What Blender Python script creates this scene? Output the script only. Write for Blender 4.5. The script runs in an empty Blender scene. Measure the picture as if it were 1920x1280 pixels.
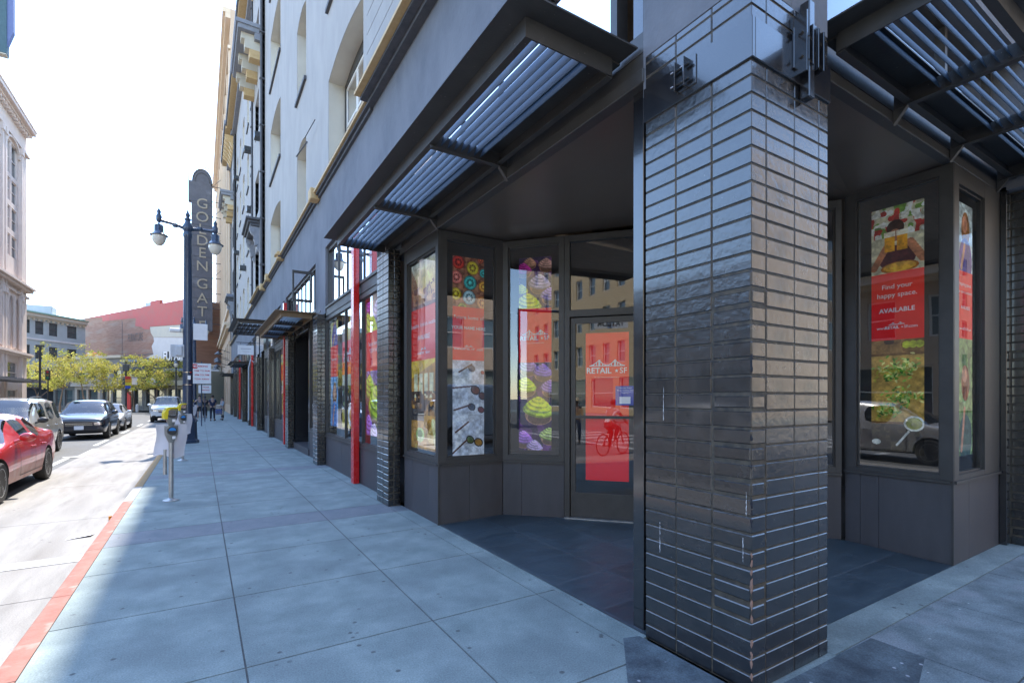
import bpy, bmesh, math, random
import numpy as np
from mathutils import Vector, Matrix
from mathutils.bvhtree import BVHTree
R = math.radians
rnd = random.Random(7)
scene = bpy.context.scene
COL = scene.collection

def lin(r, g, b):
    def f(v):
        v /= 255.0
        return v/12.92 if v <= 0.04045 else ((v+0.055)/1.055)**2.4
    return (f(r), f(g), f(b))

# ---------------------------------------------------------------- materials
def _nodes(name):
    m = bpy.data.materials.new(name); m.use_nodes = True
    nt = m.node_tree; nt.nodes.clear()
    out = nt.nodes.new('ShaderNodeOutputMaterial')
    return m, nt, out

def pmat(name, c1, c2=None, scale=6.0, rough=0.6, rough2=None, metal=0.0, bump=0.0, bscale=None, spec=0.5,
         attr=False, coat=0.0, stretch=(1, 1, 1), spots=None, spot_scale=8, spot_th=0.2, big=None, emit=None, grit=0.0, gscale=90):
    """procedural principled material: two tones mixed by noise, rough variation, bump, optional spots/stains"""
    m, nt, out = _nodes(name)
    N = nt.nodes.new; L = nt.links.new
    b = N('ShaderNodeBsdfPrincipled'); L(b.outputs[0], out.inputs[0])
    tc = N('ShaderNodeTexCoord'); mp = N('ShaderNodeMapping'); mp.inputs['Scale'].default_value = stretch
    L(tc.outputs['Object'], mp.inputs[0])
    nz = N('ShaderNodeTexNoise'); nz.inputs['Scale'].default_value = scale; nz.inputs['Detail'].default_value = 8
    nz.inputs['Roughness'].default_value = 0.62
    L(mp.outputs[0], nz.inputs['Vector'])
    c2 = c2 or tuple(x*0.8 for x in c1)
    rp = N('ShaderNodeValToRGB'); rp.color_ramp.elements[0].position = 0.32; rp.color_ramp.elements[1].position = 0.68
    rp.color_ramp.elements[0].color = (*c1, 1); rp.color_ramp.elements[1].color = (*c2, 1)
    L(nz.outputs[0], rp.inputs[0])
    col = rp.outputs[0]
    def mixc(fac, a, bb, mode='MIX'):
        x = N('ShaderNodeMix'); x.data_type = 'RGBA'; x.blend_type = mode
        if isinstance(fac, float): x.inputs[0].default_value = fac
        else: L(fac, x.inputs[0])
        L(a, x.inputs[6])
        if isinstance(bb, tuple): x.inputs[7].default_value = (*bb, 1)
        else: L(bb, x.inputs[7])
        return x.outputs[2]
    if big:
        n2 = N('ShaderNodeTexNoise'); n2.inputs['Scale'].default_value = big[1]; n2.inputs['Detail'].default_value = 5
        L(mp.outputs[0], n2.inputs['Vector'])
        r2 = N('ShaderNodeValToRGB'); r2.color_ramp.elements[0].position = big[2]; r2.color_ramp.elements[1].position = big[3]
        L(n2.outputs[0], r2.inputs[0])
        col = mixc(r2.outputs[0], col, big[0])
    if spots:
        vo = N('ShaderNodeTexVoronoi'); vo.inputs['Scale'].default_value = spot_scale
        L(tc.outputs['Object'], vo.inputs['Vector'])
        r3 = N('ShaderNodeValToRGB'); r3.color_ramp.elements[0].position = spot_th*0.6; r3.color_ramp.elements[1].position = spot_th
        r3.color_ramp.elements[0].color = (1, 1, 1, 1); r3.color_ramp.elements[1].color = (0, 0, 0, 1)
        L(vo.outputs['Distance'], r3.inputs[0])
        n4 = N('ShaderNodeTexNoise'); n4.inputs['Scale'].default_value = spot_scale*0.35
        L(tc.outputs['Object'], n4.inputs['Vector'])
        r4 = N('ShaderNodeValToRGB'); r4.color_ramp.elements[0].position = 0.45; r4.color_ramp.elements[1].position = 0.57
        L(n4.outputs[0], r4.inputs[0])
        mu = N('ShaderNodeMath'); mu.operation = 'MULTIPLY'; L(r3.outputs[0], mu.inputs[0]); L(r4.outputs[0], mu.inputs[1])
        col = mixc(mu.outputs[0], col, spots)
    if grit:
        ng = N('ShaderNodeTexNoise'); ng.inputs['Scale'].default_value = gscale; ng.inputs['Detail'].default_value = 5; ng.inputs['Roughness'].default_value = 0.75
        L(tc.outputs['Object'], ng.inputs['Vector'])
        mg = N('ShaderNodeMapRange'); mg.inputs[1].default_value = 0.35; mg.inputs[2].default_value = 0.65; mg.inputs[3].default_value = 1-grit; mg.inputs[4].default_value = 1+grit
        L(ng.outputs[0], mg.inputs[0]); cg = N('ShaderNodeCombineColor')
        for q in range(3): L(mg.outputs[0], cg.inputs[q])
        col = mixc(1.0, col, cg.outputs[0], 'MULTIPLY')
    if attr:
        at = N('ShaderNodeAttribute'); at.attribute_name = 'Col'
        col = mixc(1.0, col, at.outputs['Color'], 'MULTIPLY')
    L(col, b.inputs['Base Color'])
    rr = N('ShaderNodeMapRange'); rr.inputs[3].default_value = rough; rr.inputs[4].default_value = rough2 if rough2 is not None else min(1, rough*1.25)
    L(nz.outputs[0], rr.inputs[0]); L(rr.outputs[0], b.inputs['Roughness'])
    b.inputs['Metallic'].default_value = metal
    b.inputs['Specular IOR Level'].default_value = spec
    b.inputs['Coat Weight'].default_value = coat; b.inputs['Coat Roughness'].default_value = 0.06
    if bump:
        n5 = N('ShaderNodeTexNoise'); n5.inputs['Scale'].default_value = bscale or scale*6; n5.inputs['Detail'].default_value = 6
        L(mp.outputs[0], n5.inputs['Vector'])
        bp = N('ShaderNodeBump'); bp.inputs['Strength'].default_value = bump; bp.inputs['Distance'].default_value = 0.01
        L(n5.outputs[0], bp.inputs['Height']); L(bp.outputs[0], b.inputs['Normal'])
    if emit:
        b.inputs['Emission Color'].default_value = (*emit[0], 1); b.inputs['Emission Strength'].default_value = emit[1]
    return m

def glass_mat(name, tint=(0.85, 0.9, 0.9), ior=1.6, rough=0.0, boost=1.0, dirt=0.0):
    m, nt, out = _nodes(name)
    N = nt.nodes.new; L = nt.links.new
    tr = N('ShaderNodeBsdfTransparent'); tr.inputs[0].default_value = (*tint, 1)
    gl = N('ShaderNodeBsdfGlossy'); gl.inputs['Roughness'].default_value = rough; gl.inputs[0].default_value = (0.95, 0.97, 1, 1)
    fr = N('ShaderNodeFresnel'); fr.inputs[0].default_value = ior
    mu = N('ShaderNodeMath'); mu.operation = 'MULTIPLY'; mu.inputs[1].default_value = boost; mu.use_clamp = True
    L(fr.outputs[0], mu.inputs[0])
    tc = N('ShaderNodeTexCoord'); nz = N('ShaderNodeTexNoise'); nz.inputs['Scale'].default_value = 0.9
    L(tc.outputs['Object'], nz.inputs['Vector'])
    bp = N('ShaderNodeBump'); bp.inputs['Strength'].default_value = 0.06; bp.inputs['Distance'].default_value = 0.02
    L(nz.outputs[0], bp.inputs['Height']); L(bp.outputs[0], gl.inputs['Normal'])
    mx = N('ShaderNodeMixShader'); L(mu.outputs[0], mx.inputs[0]); L(tr.outputs[0], mx.inputs[1]); L(gl.outputs[0], mx.inputs[2])
    last = mx.outputs[0]
    if dirt:
        df = N('ShaderNodeBsdfDiffuse'); df.inputs[0].default_value = (0.5, 0.5, 0.48, 1)
        n2 = N('ShaderNodeTexNoise'); n2.inputs['Scale'].default_value = 7; n2.inputs['Detail'].default_value = 8
        L(tc.outputs['Object'], n2.inputs['Vector'])
        r2 = N('ShaderNodeMapRange'); r2.inputs[1].default_value = 0.4; r2.inputs[2].default_value = 0.8; r2.inputs[3].default_value = 0.0; r2.inputs[4].default_value = dirt
        L(n2.outputs[0], r2.inputs[0])
        m2 = N('ShaderNodeMixShader'); L(r2.outputs[0], m2.inputs[0]); L(last, m2.inputs[1]); L(df.outputs[0], m2.inputs[2]); last = m2.outputs[0]
    L(last, out.inputs[0])
    return m

# ---------------------------------------------------------------- mesh builder
class MB:
    def __init__(s): s.v = []; s.f = []; s.m = []; s.c = []
    def add(s, vs, fs, m=0, c=(1, 1, 1)):
        o = len(s.v); s.v += [tuple(v) for v in vs]
        for f in fs: s.f.append(tuple(i+o for i in f)); s.m.append(m); s.c.append(c)
    def box(s, x0, x1, y0, y1, z0, z1, m=0, c=(1, 1, 1)):
        if x1 < x0: x0, x1 = x1, x0
        if y1 < y0: y0, y1 = y1, y0
        if z1 < z0: z0, z1 = z1, z0
        v = [(x0,y0,z0),(x1,y0,z0),(x1,y1,z0),(x0,y1,z0),(x0,y0,z1),(x1,y0,z1),(x1,y1,z1),(x0,y1,z1)]
        s.add(v, [(0,3,2,1),(4,5,6,7),(0,1,5,4),(1,2,6,5),(2,3,7,6),(3,0,4,7)], m, c)
    def cbox(s, x0, x1, y0, y1, z0, z1, b=0.005, m=0, c=(1, 1, 1)):
        """box with chamfered edges: inset corners"""
        cx, cy, cz = (x0+x1)/2, (y0+y1)/2, (z0+z1)/2
        hx, hy, hz = abs(x1-x0)/2, abs(y1-y0)/2, abs(z1-z0)/2
        b = min(b, hx*.9, hy*.9, hz*.9)
        vs = []; idx = {}
        for sx in (-1, 1):
            for sy in (-1, 1):
                for sz in (-1, 1):
                    for a in range(3):
                        p = [sx*(hx-b), sy*(hy-b), sz*(hz-b)]
                        p[a] = (sx*hx, sy*hy, sz*hz)[a]
                        idx[(sx, sy, sz, a)] = len(vs); vs.append((cx+p[0], cy+p[1], cz+p[2]))
        fs = []
        for a in range(3):
            o = [i for i in range(3) if i != a]
            for sg in (-1, 1):
                q = []
                for s1, s2 in ((-1,-1),(1,-1),(1,1),(-1,1)):
                    k = [0,0,0]; k[a] = sg; k[o[0]] = s1; k[o[1]] = s2
                    q.append(idx[(k[0],k[1],k[2],a)])
                fs.append(tuple(q))
        for a in range(3):
            o = [i for i in range(3) if i != a]
            for s1 in (-1, 1):
                for s2 in (-1, 1):
                    def k(sa, ax):
                        t = [0,0,0]; t[a] = sa; t[o[0]] = s1; t[o[1]] = s2
                        return idx[(t[0],t[1],t[2],ax)]
                    fs.append((k(-1,o[0]), k(1,o[0]), k(1,o[1]), k(-1,o[1])))
        for sx in (-1, 1):
            for sy in (-1, 1):
                for sz in (-1, 1):
                    fs.append((idx[(sx,sy,sz,0)], idx[(sx,sy,sz,1)], idx[(sx,sy,sz,2)]))
        s.add(vs, fs, m, c)
    def obox(s, o, du, dv, dw, m=0, c=(1, 1, 1)):
        """oriented box: origin corner and three edge vectors"""
        o = Vector(o); du = Vector(du); dv = Vector(dv); dw = Vector(dw)
        v = [o, o+du, o+du+dv, o+dv, o+dw, o+du+dw, o+du+dv+dw, o+dv+dw]
        s.add(v, [(0,3,2,1),(4,5,6,7),(0,1,5,4),(1,2,6,5),(2,3,7,6),(3,0,4,7)], m, c)
    def prism(s, pts, d, m=0, c=(1, 1, 1)):
        """closed polygon (3-D points) extruded by vector d"""
        n = len(pts); d = Vector(d); P = [Vector(p) for p in pts]
        s.add(P+[p+d for p in P], [tuple(range(n)), tuple(range(2*n-1, n-1, -1))]+[(i, i+n, (i+1) % n+n, (i+1) % n) for i in range(n)], m, c)
    def tube(s, pts, r, n=10, m=0, c=(1, 1, 1), cap=True):
        P = [Vector(p) for p in pts]; rs = r if isinstance(r, (list, tuple)) else [r]*len(P)
        rings = []; ref = None
        for i, p in enumerate(P):
            t = (P[min(i+1, len(P)-1)]-P[max(i-1, 0)]).normalized()
            if ref is None: ref = t.orthogonal().normalized()
            a = (ref-t*ref.dot(t)).normalized(); ref = a; b = t.cross(a)
            rings.append([p+(a*math.cos(2*math.pi*k/n)+b*math.sin(2*math.pi*k/n))*rs[i] for k in range(n)])
        vs = [v for r_ in rings for v in r_]; fs = []
        for i in range(len(P)-1):
            for k in range(n): fs.append((i*n+k, i*n+(k+1) % n, (i+1)*n+(k+1) % n, (i+1)*n+k))
        if cap: fs.append(tuple(range(n-1, -1, -1))); fs.append(tuple(range((len(P)-1)*n, len(P)*n)))
        s.add(vs, fs, m, c)
    def lathe(s, prof, o=(0, 0, 0), n=20, m=0, axis='z', sx=1, sy=1, c=(1, 1, 1)):
        vs = []
        for (r_, z) in prof:
            for k in range(n):
                a = 2*math.pi*k/n; p = (r_*math.cos(a)*sx, r_*math.sin(a)*sy, z)
                if axis == 'x': p = (p[2], p[0], p[1])
                if axis == 'y': p = (p[0], p[2], p[1])
                vs.append((p[0]+o[0], p[1]+o[1], p[2]+o[2]))
        fs = []
        for i in range(len(prof)-1):
            for k in range(n): fs.append((i*n+k, i*n+(k+1) % n, (i+1)*n+(k+1) % n, (i+1)*n+k))
        if prof[0][0] > 1e-4: fs.append(tuple(range(n-1, -1, -1)))
        if prof[-1][0] > 1e-4: fs.append(tuple(range((len(prof)-1)*n, len(prof)*n)))
        s.add(vs, fs, m, c)
    def ell(s, o, rx, ry, rz, n=12, k=8, m=0, c=(1, 1, 1)):
        prof = [(max(1e-5, math.sin(math.pi*i/k)), -math.cos(math.pi*i/k)) for i in range(k+1)]
        vs0 = len(s.v); s.lathe(prof, (0, 0, 0), n, m, c=c)
        for i in range(vs0, len(s.v)):
            v = s.v[i]; s.v[i] = (o[0]+v[0]*rx, o[1]+v[1]*ry, o[2]+v[2]*rz)
    def build(s, name, mats, parent=None, smooth=None, loc=None):
        me = bpy.data.meshes.new(name); me.from_pydata(s.v, [], s.f)
        if not isinstance(mats, (list, tuple)): mats = [mats]
        for mt in mats: me.materials.append(mt)
        me.polygons.foreach_set('material_index', s.m)
        ca = me.color_attributes.new('Col', 'FLOAT_COLOR', 'CORNER')
        arr = np.ones((len(me.loops), 4), dtype=np.float32)
        k = 0
        if any(c != (1, 1, 1) for c in s.c):
            lens = [len(f) for f in s.f]
            cc = np.array([c for c in s.c], dtype=np.float32)
            arr[:, :3] = np.repeat(cc, lens, axis=0)
        ca.data.foreach_set('color', arr.ravel())
        bm = bmesh.new(); bm.from_mesh(me)
        bmesh.ops.recalc_face_normals(bm, faces=bm.faces)
        bm.to_mesh(me); bm.free()
        o = bpy.data.objects.new(name, me); COL.objects.link(o)
        if smooth is not None:
            me.polygons.foreach_set('use_smooth', [True]*len(me.polygons))
            try: me.set_sharp_from_angle(angle=R(smooth))
            except Exception: pass
        if parent is not None: o.parent = parent; o.matrix_parent_inverse = parent.matrix_world.inverted() if False else Matrix.Translation(-parent.location)
        if loc is not None: o.location = loc
        return o

def tag(o, label=None, cat=None, group=None, kind=None):
    if label: o['label'] = label
    if cat: o['category'] = cat
    if group: o['group'] = group
    if kind: o['kind'] = kind
    return o
def empty(name, label, cat, loc=(0, 0, 0), group=None):
    o = bpy.data.objects.new(name, None); COL.objects.link(o); o.location = loc
    o.empty_display_size = 0.2
    return tag(o, label, cat, group)
def copy_tree(o, parent=None):
    c = o.copy(); COL.objects.link(c)
    if parent is not None: c.parent = parent
    for ch in list(o.children): copy_tree(ch, c)
    return c
def struct(o): o['kind'] = 'structure'; return o
def world_part(o, parent):
    """parent an object whose mesh is in world coordinates"""
    o.parent = parent
    if parent.parent: o.matrix_parent_inverse = Matrix.Identity(4)
    return o

def text_into(mb, txt, size, o, ux, uy, m=0, c=(1, 1, 1), th=0.0, align='CENTER', bold=0.0, sx=1.0):
    """flat lettering added to mb: origin o, right vector ux, up vector uy; th extrudes along the normal"""
    cu = bpy.data.curves.new('t', 'FONT'); cu.body = txt; cu.size = size; cu.align_x = align; cu.align_y = 'CENTER'
    cu.extrude = th/2; cu.offset = bold; cu.resolution_u = 3
    ob = bpy.data.objects.new('t', cu); COL.objects.link(ob)
    bpy.context.view_layer.update()
    me = bpy.data.meshes.new_from_object(ob.evaluated_get(bpy.context.evaluated_depsgraph_get()))
    ux = Vector(ux).normalized(); uy = Vector(uy).normalized(); n = ux.cross(uy); o = Vector(o)
    vs = [o+ux*v.co.x*sx+uy*v.co.y+n*(v.co.z+th/2) for v in me.vertices]
    mb.add(vs, [tuple(p.vertices) for p in me.polygons], m, c)
    bpy.data.objects.remove(ob); bpy.data.curves.remove(cu); bpy.data.meshes.remove(me)
# ---------------------------------------------------------------- material library
M = {}
M['concrete'] = pmat('concrete_paving', (0.150, 0.188, 0.183), (0.255, 0.300, 0.288), 2.6, 0.75, 0.95, grit=.26, bump=0.25, bscale=60, attr=True,
                     spots=(0.085, 0.095, 0.095), spot_scale=7, spot_th=0.14, big=((0.145, 0.175, 0.175), 1.7, 0.44, 0.74))
M['band'] = pmat('dark_concrete_band', (0.13, 0.15, 0.165), (0.20, 0.205, 0.215), 4, 0.7, 0.9, grit=.2, bump=0.2, bscale=60, attr=True,
                 spots=(0.07, 0.07, 0.07), spot_scale=6, spot_th=0.1)
M['joint'] = pmat('joint_dirt', (0.07, 0.07, 0.07), (0.12, 0.12, 0.11), 20, 0.95)
M['worn'] = pmat('worn_dark_concrete', (0.085, 0.105, 0.112), (0.22, 0.26, 0.265), 3.2, 0.7, 0.95, grit=.35, bump=0.35, bscale=50, attr=True,
                 spots=(0.5, 0.5, 0.48), spot_scale=9, spot_th=0.09, big=((0.23, 0.25, 0.26), 2.2, 0.52, 0.64))
M['asphalt'] = pmat('asphalt', (0.085, 0.085, 0.085), (0.125, 0.125, 0.122), 1.4, 0.85, 0.98, grit=.25, bump=0.4, bscale=150, big=((0.10, 0.10, 0.10), 0.25, 0.45, 0.7))
M['lane'] = pmat('pale_concrete_lane', (0.17, 0.16, 0.148), (0.27, 0.258, 0.24), 1.8, 0.8, 0.95, grit=.2, bump=0.25, bscale=70, attr=True, stretch=(3, 0.5, 1),
                 big=((0.15, 0.138, 0.125), 0.9, 0.5, 0.72), spots=(0.07, 0.065, 0.06), spot_scale=3, spot_th=0.07)
M['kerb'] = pmat('kerb_stone', (0.26, 0.255, 0.24), (0.33, 0.32, 0.30), 6, 0.8, 0.95, bump=0.4, bscale=50)
M['kerb_red'] = pmat('kerb_red_paint', (0.25, 0.075, 0.05), (0.23, 0.13, 0.10), 7, 0.7, 0.9, bump=0.4, bscale=50, big=((0.30, 0.22, 0.18), 5, 0.58, 0.72))
M['kerb_yellow'] = pmat('kerb_yellow_paint', (0.30, 0.17, 0.04), (0.27, 0.19, 0.1), 8, 0.7, 0.9, bump=0.4, bscale=50)
M['roadpaint'] = pmat('white_road_paint', (0.45, 0.445, 0.43), (0.34, 0.335, 0.325), 9, 0.7, 0.9)
M['tile'] = pmat('slate_floor_tile', (0.024, 0.040, 0.052), (0.046, 0.068, 0.082), 2.4, 0.32, 0.6, grit=.22, bump=0.12, bscale=14, attr=True, stretch=(1, 2.5, 1), spots=(0.2, 0.2, 0.2), spot_scale=11, spot_th=0.05)
M['grout'] = pmat('floor_grout', (0.06, 0.075, 0.09), (0.09, 0.105, 0.12), 12, 0.9)
M['black_brick'] = pmat('black_painted_brick', (0.010, 0.010, 0.011), (0.022, 0.021, 0.021), 9, 0.16, 0.34, bump=0.28, bscale=26, spec=1.0, attr=True,
                        spots=(0.3, 0.28, 0.24), spot_scale=16, spot_th=0.045, coat=0.55, grit=.45, gscale=45)
M['mortar'] = pmat('black_painted_mortar', (0.022, 0.020, 0.018), (0.095, 0.076, 0.05), 18, 0.6, 0.8, bump=0.4, bscale=60)
M['black_paint'] = pmat('black_satin_paint', (0.012, 0.012, 0.014), (0.020, 0.020, 0.022), 5, 0.14, 0.26, bump=0.05, bscale=30, coat=0.8, spec=0.8, spots=(0.3, 0.3, 0.3), spot_scale=10, spot_th=0.04)
M['bronze'] = pmat('dark_bronze_metal', (0.034, 0.032, 0.030), (0.048, 0.045, 0.042), 7, 0.38, 0.52, bump=0.05, spec=0.55)
M['steel'] = pmat('canopy_painted_steel', (0.042, 0.040, 0.038), (0.062, 0.058, 0.054), 6, 0.4, 0.6, bump=0.15, bscale=50, spec=0.5, spots=(0.28, 0.25, 0.2), spot_scale=22, spot_th=0.09)
M['steel_sunlit_tan'] = pmat('canopy_tan_sunlit_edge', (0.24, 0.17, 0.09), (0.16, 0.115, 0.07), 9, 0.5, 0.7, bump=0.15)  # tan colour imitates sunlight on the canopy steel
M['slat'] = pmat('louvre_paint', (0.036, 0.072, 0.12), (0.05, 0.092, 0.15), 5, 0.45, 0.65, bump=0.06, bscale=40, spec=0.3, coat=0.0)
M['kick'] = pmat('grey_stone_panel', (0.050, 0.048, 0.052), (0.066, 0.063, 0.068), 3, 0.42, 0.62, bump=0.08, bscale=60, stretch=(2, 2, 0.6), attr=True)
M['fascia'] = pmat('dark_grey_stucco', (0.115, 0.122, 0.14), (0.165, 0.172, 0.19), 3, 0.75, 0.95, bump=0.55, bscale=26, stretch=(1, 1, 0.7), big=((0.19, 0.195, 0.21), 0.8, 0.45, 0.75))
M['stucco'] = pmat('pale_grey_stucco', (0.30, 0.285, 0.27), (0.37, 0.352, 0.335), 1.6, 0.8, 0.95, bump=0.4, bscale=18, stretch=(1, 1, 0.45))
M['reveal'] = pmat('bounce_lit_reveal', (0.50, 0.46, 0.38), (0.56, 0.52, 0.43), 2, 0.8, 0.95, bump=0.1)  # warm pale colour stands in for light reflected into the window reveals
M['gold'] = pmat('ochre_trim', (0.50, 0.33, 0.14), (0.58, 0.42, 0.22), 8, 0.6, 0.8, bump=0.25, bscale=40)
M['trim_dark'] = pmat('dark_grey_moulding', (0.06, 0.065, 0.075), (0.10, 0.10, 0.11), 8, 0.6, 0.8, bump=0.25)
M['trim_grey'] = pmat('blue_grey_moulding', (0.20, 0.21, 0.24), (0.27, 0.28, 0.31), 6, 0.6, 0.8, bump=0.2)
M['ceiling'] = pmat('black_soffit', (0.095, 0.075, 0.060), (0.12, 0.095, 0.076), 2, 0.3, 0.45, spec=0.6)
M['red_post'] = pmat('glossy_red_paint', (0.62, 0.012, 0.012), (0.50, 0.010, 0.012), 6, 0.2, 0.35, coat=0.5, bump=0.05)
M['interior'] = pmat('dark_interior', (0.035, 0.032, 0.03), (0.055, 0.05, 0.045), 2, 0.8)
M['int_ceiling'] = pmat('brown_interior_ceiling', (0.20, 0.15, 0.10), (0.26, 0.19, 0.13), 4, 0.8, stretch=(1, 6, 1))
M['white_frame'] = pmat('white_window_frame', (0.6, 0.58, 0.54), (0.7, 0.68, 0.64), 5, 0.5)
M['glass'] = glass_mat('shop_glass', (0.97, 0.98, 0.975), 1.5, boost=2.6, dirt=0.015)
M['glass_street'] = glass_mat('street_glass', (0.97, 0.98, 0.98), 1.45, boost=0.42, dirt=0.02)
M['glass_up'] = glass_mat('upper_glass', (0.35, 0.4, 0.45), 1.6, boost=2.5, dirt=0.05)
M['glass_far'] = pmat('far_window_glass', (0.04, 0.06, 0.07), (0.07, 0.10, 0.11), 2, 0.06, 0.12, spec=1.0)
M['car_glass'] = glass_mat('car_glass', (0.50, 0.55, 0.53), 1.5, boost=1.6)
M['steel_galv'] = pmat('galvanised_steel', (0.35, 0.36, 0.36), (0.45, 0.46, 0.46), 14, 0.35, 0.5, metal=0.7, bump=0.05)
M['chrome'] = pmat('chrome', (0.7, 0.7, 0.7), (0.62, 0.62, 0.62), 4, 0.12, 0.2, metal=1.0)
M['rubber'] = pmat('tyre_rubber', (0.025, 0.024, 0.023), (0.04, 0.038, 0.036), 12, 0.75)
M['rim'] = pmat('alloy_rim', (0.45, 0.45, 0.45), (0.52, 0.52, 0.52), 8, 0.3, 0.4, metal=0.7)
M['black_plastic'] = pmat('black_plastic', (0.02, 0.02, 0.022), (0.03, 0.03, 0.032), 8, 0.45)
M['lamp_blue'] = pmat('navy_cast_iron', (0.018, 0.035, 0.07), (0.03, 0.05, 0.09), 9, 0.3, 0.45, coat=0.4, bump=0.1)
M['lamp_globe'] = pmat('frosted_lamp_globe', (0.62, 0.56, 0.46), (0.70, 0.64, 0.54), 4, 0.2, 0.3, coat=0.3)
M['meter_grey'] = pmat('meter_grey', (0.20, 0.21, 0.20), (0.28, 0.29, 0.28), 9, 0.35, 0.5, metal=0.4)
M['meter_dark'] = pmat('meter_dark', (0.03, 0.032, 0.035), (0.045, 0.048, 0.05), 9, 0.35)
M['yellow'] = pmat('yellow_vinyl', (0.72, 0.58, 0.01), (0.62, 0.50, 0.02), 6, 0.4, 0.55)
M['blue_label'] = pmat('blue_label', (0.02, 0.20, 0.55), (0.03, 0.25, 0.6), 6, 0.4)
M['paper'] = pmat('white_paper', (0.62, 0.61, 0.66), (0.70, 0.69, 0.72), 5, 0.8)
M['white_sign'] = pmat('white_enamel', (0.62, 0.62, 0.62), (0.7, 0.7, 0.7), 5, 0.45)
M['grey_box'] = pmat('pale_grey_cabinet', (0.42, 0.44, 0.46), (0.5, 0.52, 0.54), 5, 0.5)
M['ink_red'] = pmat('red_ink', (0.55, 0.03, 0.03), (0.5, 0.04, 0.04), 5, 0.6)
M['ink_white'] = pmat('white_ink', (0.8, 0.78, 0.78), (0.75, 0.74, 0.74), 5, 0.6)
M['ink_black'] = pmat('black_ink', (0.02, 0.02, 0.02), (0.03, 0.03, 0.03), 5, 0.6)
M['terracotta'] = pmat('white_glazed_masonry', (0.66, 0.54, 0.47), (0.74, 0.62, 0.55), 1.5, 0.7, 0.85, bump=0.2, bscale=12)
M['bluegrey'] = pmat('blue_grey_render', (0.36, 0.42, 0.44), (0.42, 0.48, 0.50), 1, 0.8)
M['oldbrick'] = pmat('weathered_brown_brick', (0.24, 0.125, 0.085), (0.33, 0.19, 0.135), 1.2, 0.85, 0.98, bump=0.3, bscale=10, stretch=(0.6, 0.6, 4), big=((0.30, 0.22, 0.17), 0.35, 0.5, 0.75))
M['wallred'] = pmat('painted_red_wall', (0.50, 0.11, 0.10), (0.42, 0.14, 0.12), 0.8, 0.8)
M['wallcream'] = pmat('cream_wall_paint', (0.52, 0.47, 0.37), (0.46, 0.43, 0.36), 1, 0.85)
M['wallpale'] = pmat('pale_wall_paint', (0.52, 0.49, 0.46), (0.58, 0.55, 0.52), 1, 0.85)
M['tanstone'] = pmat('tan_masonry', (0.44, 0.32, 0.22), (0.54, 0.40, 0.28), 0.8, 0.85, bump=0.3, bscale=6)
M['tanlight'] = pmat('pale_tan_trim', (0.60, 0.47, 0.33), (0.66, 0.53, 0.40), 1, 0.8)
M['sign_grey'] = pmat('grey_sign_metal', (0.085, 0.085, 0.10), (0.12, 0.12, 0.14), 1.2, 0.6, 0.8, big=((0.15, 0.155, 0.18), 0.5, 0.6, 0.7))
M['letter'] = pmat('cream_letter_outline', (0.30, 0.26, 0.19), (0.36, 0.31, 0.24), 2, 0.5)
M['bark'] = pmat('tree_bark', (0.16, 0.11, 0.08), (0.24, 0.18, 0.13), 10, 0.9, bump=0.4)
def leaf_mat():
    m, nt, out = _nodes('leaf'); N = nt.nodes.new; L = nt.links.new
    at = N('ShaderNodeAttribute'); at.attribute_name = 'Col'
    d = N('ShaderNodeBsdfDiffuse'); t = N('ShaderNodeBsdfTranslucent'); mx = N('ShaderNodeMixShader'); mx.inputs[0].default_value = 0.4
    L(at.outputs['Color'], d.inputs[0]); L(at.outputs['Color'], t.inputs[0]); L(d.outputs[0], mx.inputs[1]); L(t.outputs[0], mx.inputs[2]); L(mx.outputs[0], out.inputs[0])
    return m
M['leaf'] = leaf_mat()
def solid(name, c, rough=0.6, **k): 
    if name not in M: M[name] = pmat(name, c, tuple(x*0.86 for x in c), 8, rough, **k)
    return M[name]
def vcol_mat(name, rough=0.35):
    m, nt, out = _nodes(name); N = nt.nodes.new; L = nt.links.new
    at = N('ShaderNodeAttribute'); at.attribute_name = 'Col'
    b = N('ShaderNodeBsdfPrincipled'); L(at.outputs['Color'], b.inputs['Base Color']); b.inputs['Roughness'].default_value = rough
    L(b.outputs[0], out.inputs[0]); return m
M['print'] = vcol_mat('printed_poster', 0.8); M['print'].node_tree.nodes['Principled BSDF'].inputs['Specular IOR Level'].default_value = 0.1

# ---------------------------------------------------------------- the setting
RZ = -0.15           # road level
def tone(a=0.06): 
    t = 1+rnd.uniform(-a, a); return (t, t, t)
mb = MB(); mb.add([(-400,-300,RZ-0.03),(400,-300,RZ-0.03),(400,500,RZ-0.03),(-400,500,RZ-0.03)], [(0,1,2,3)])
struct(mb.build('ground', M['asphalt']))
KI, KO = -0.915, -1.06      # kerb inner / outer X
KS = -2.6                   # kerb of the cross street (behind the photographer)
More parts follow.
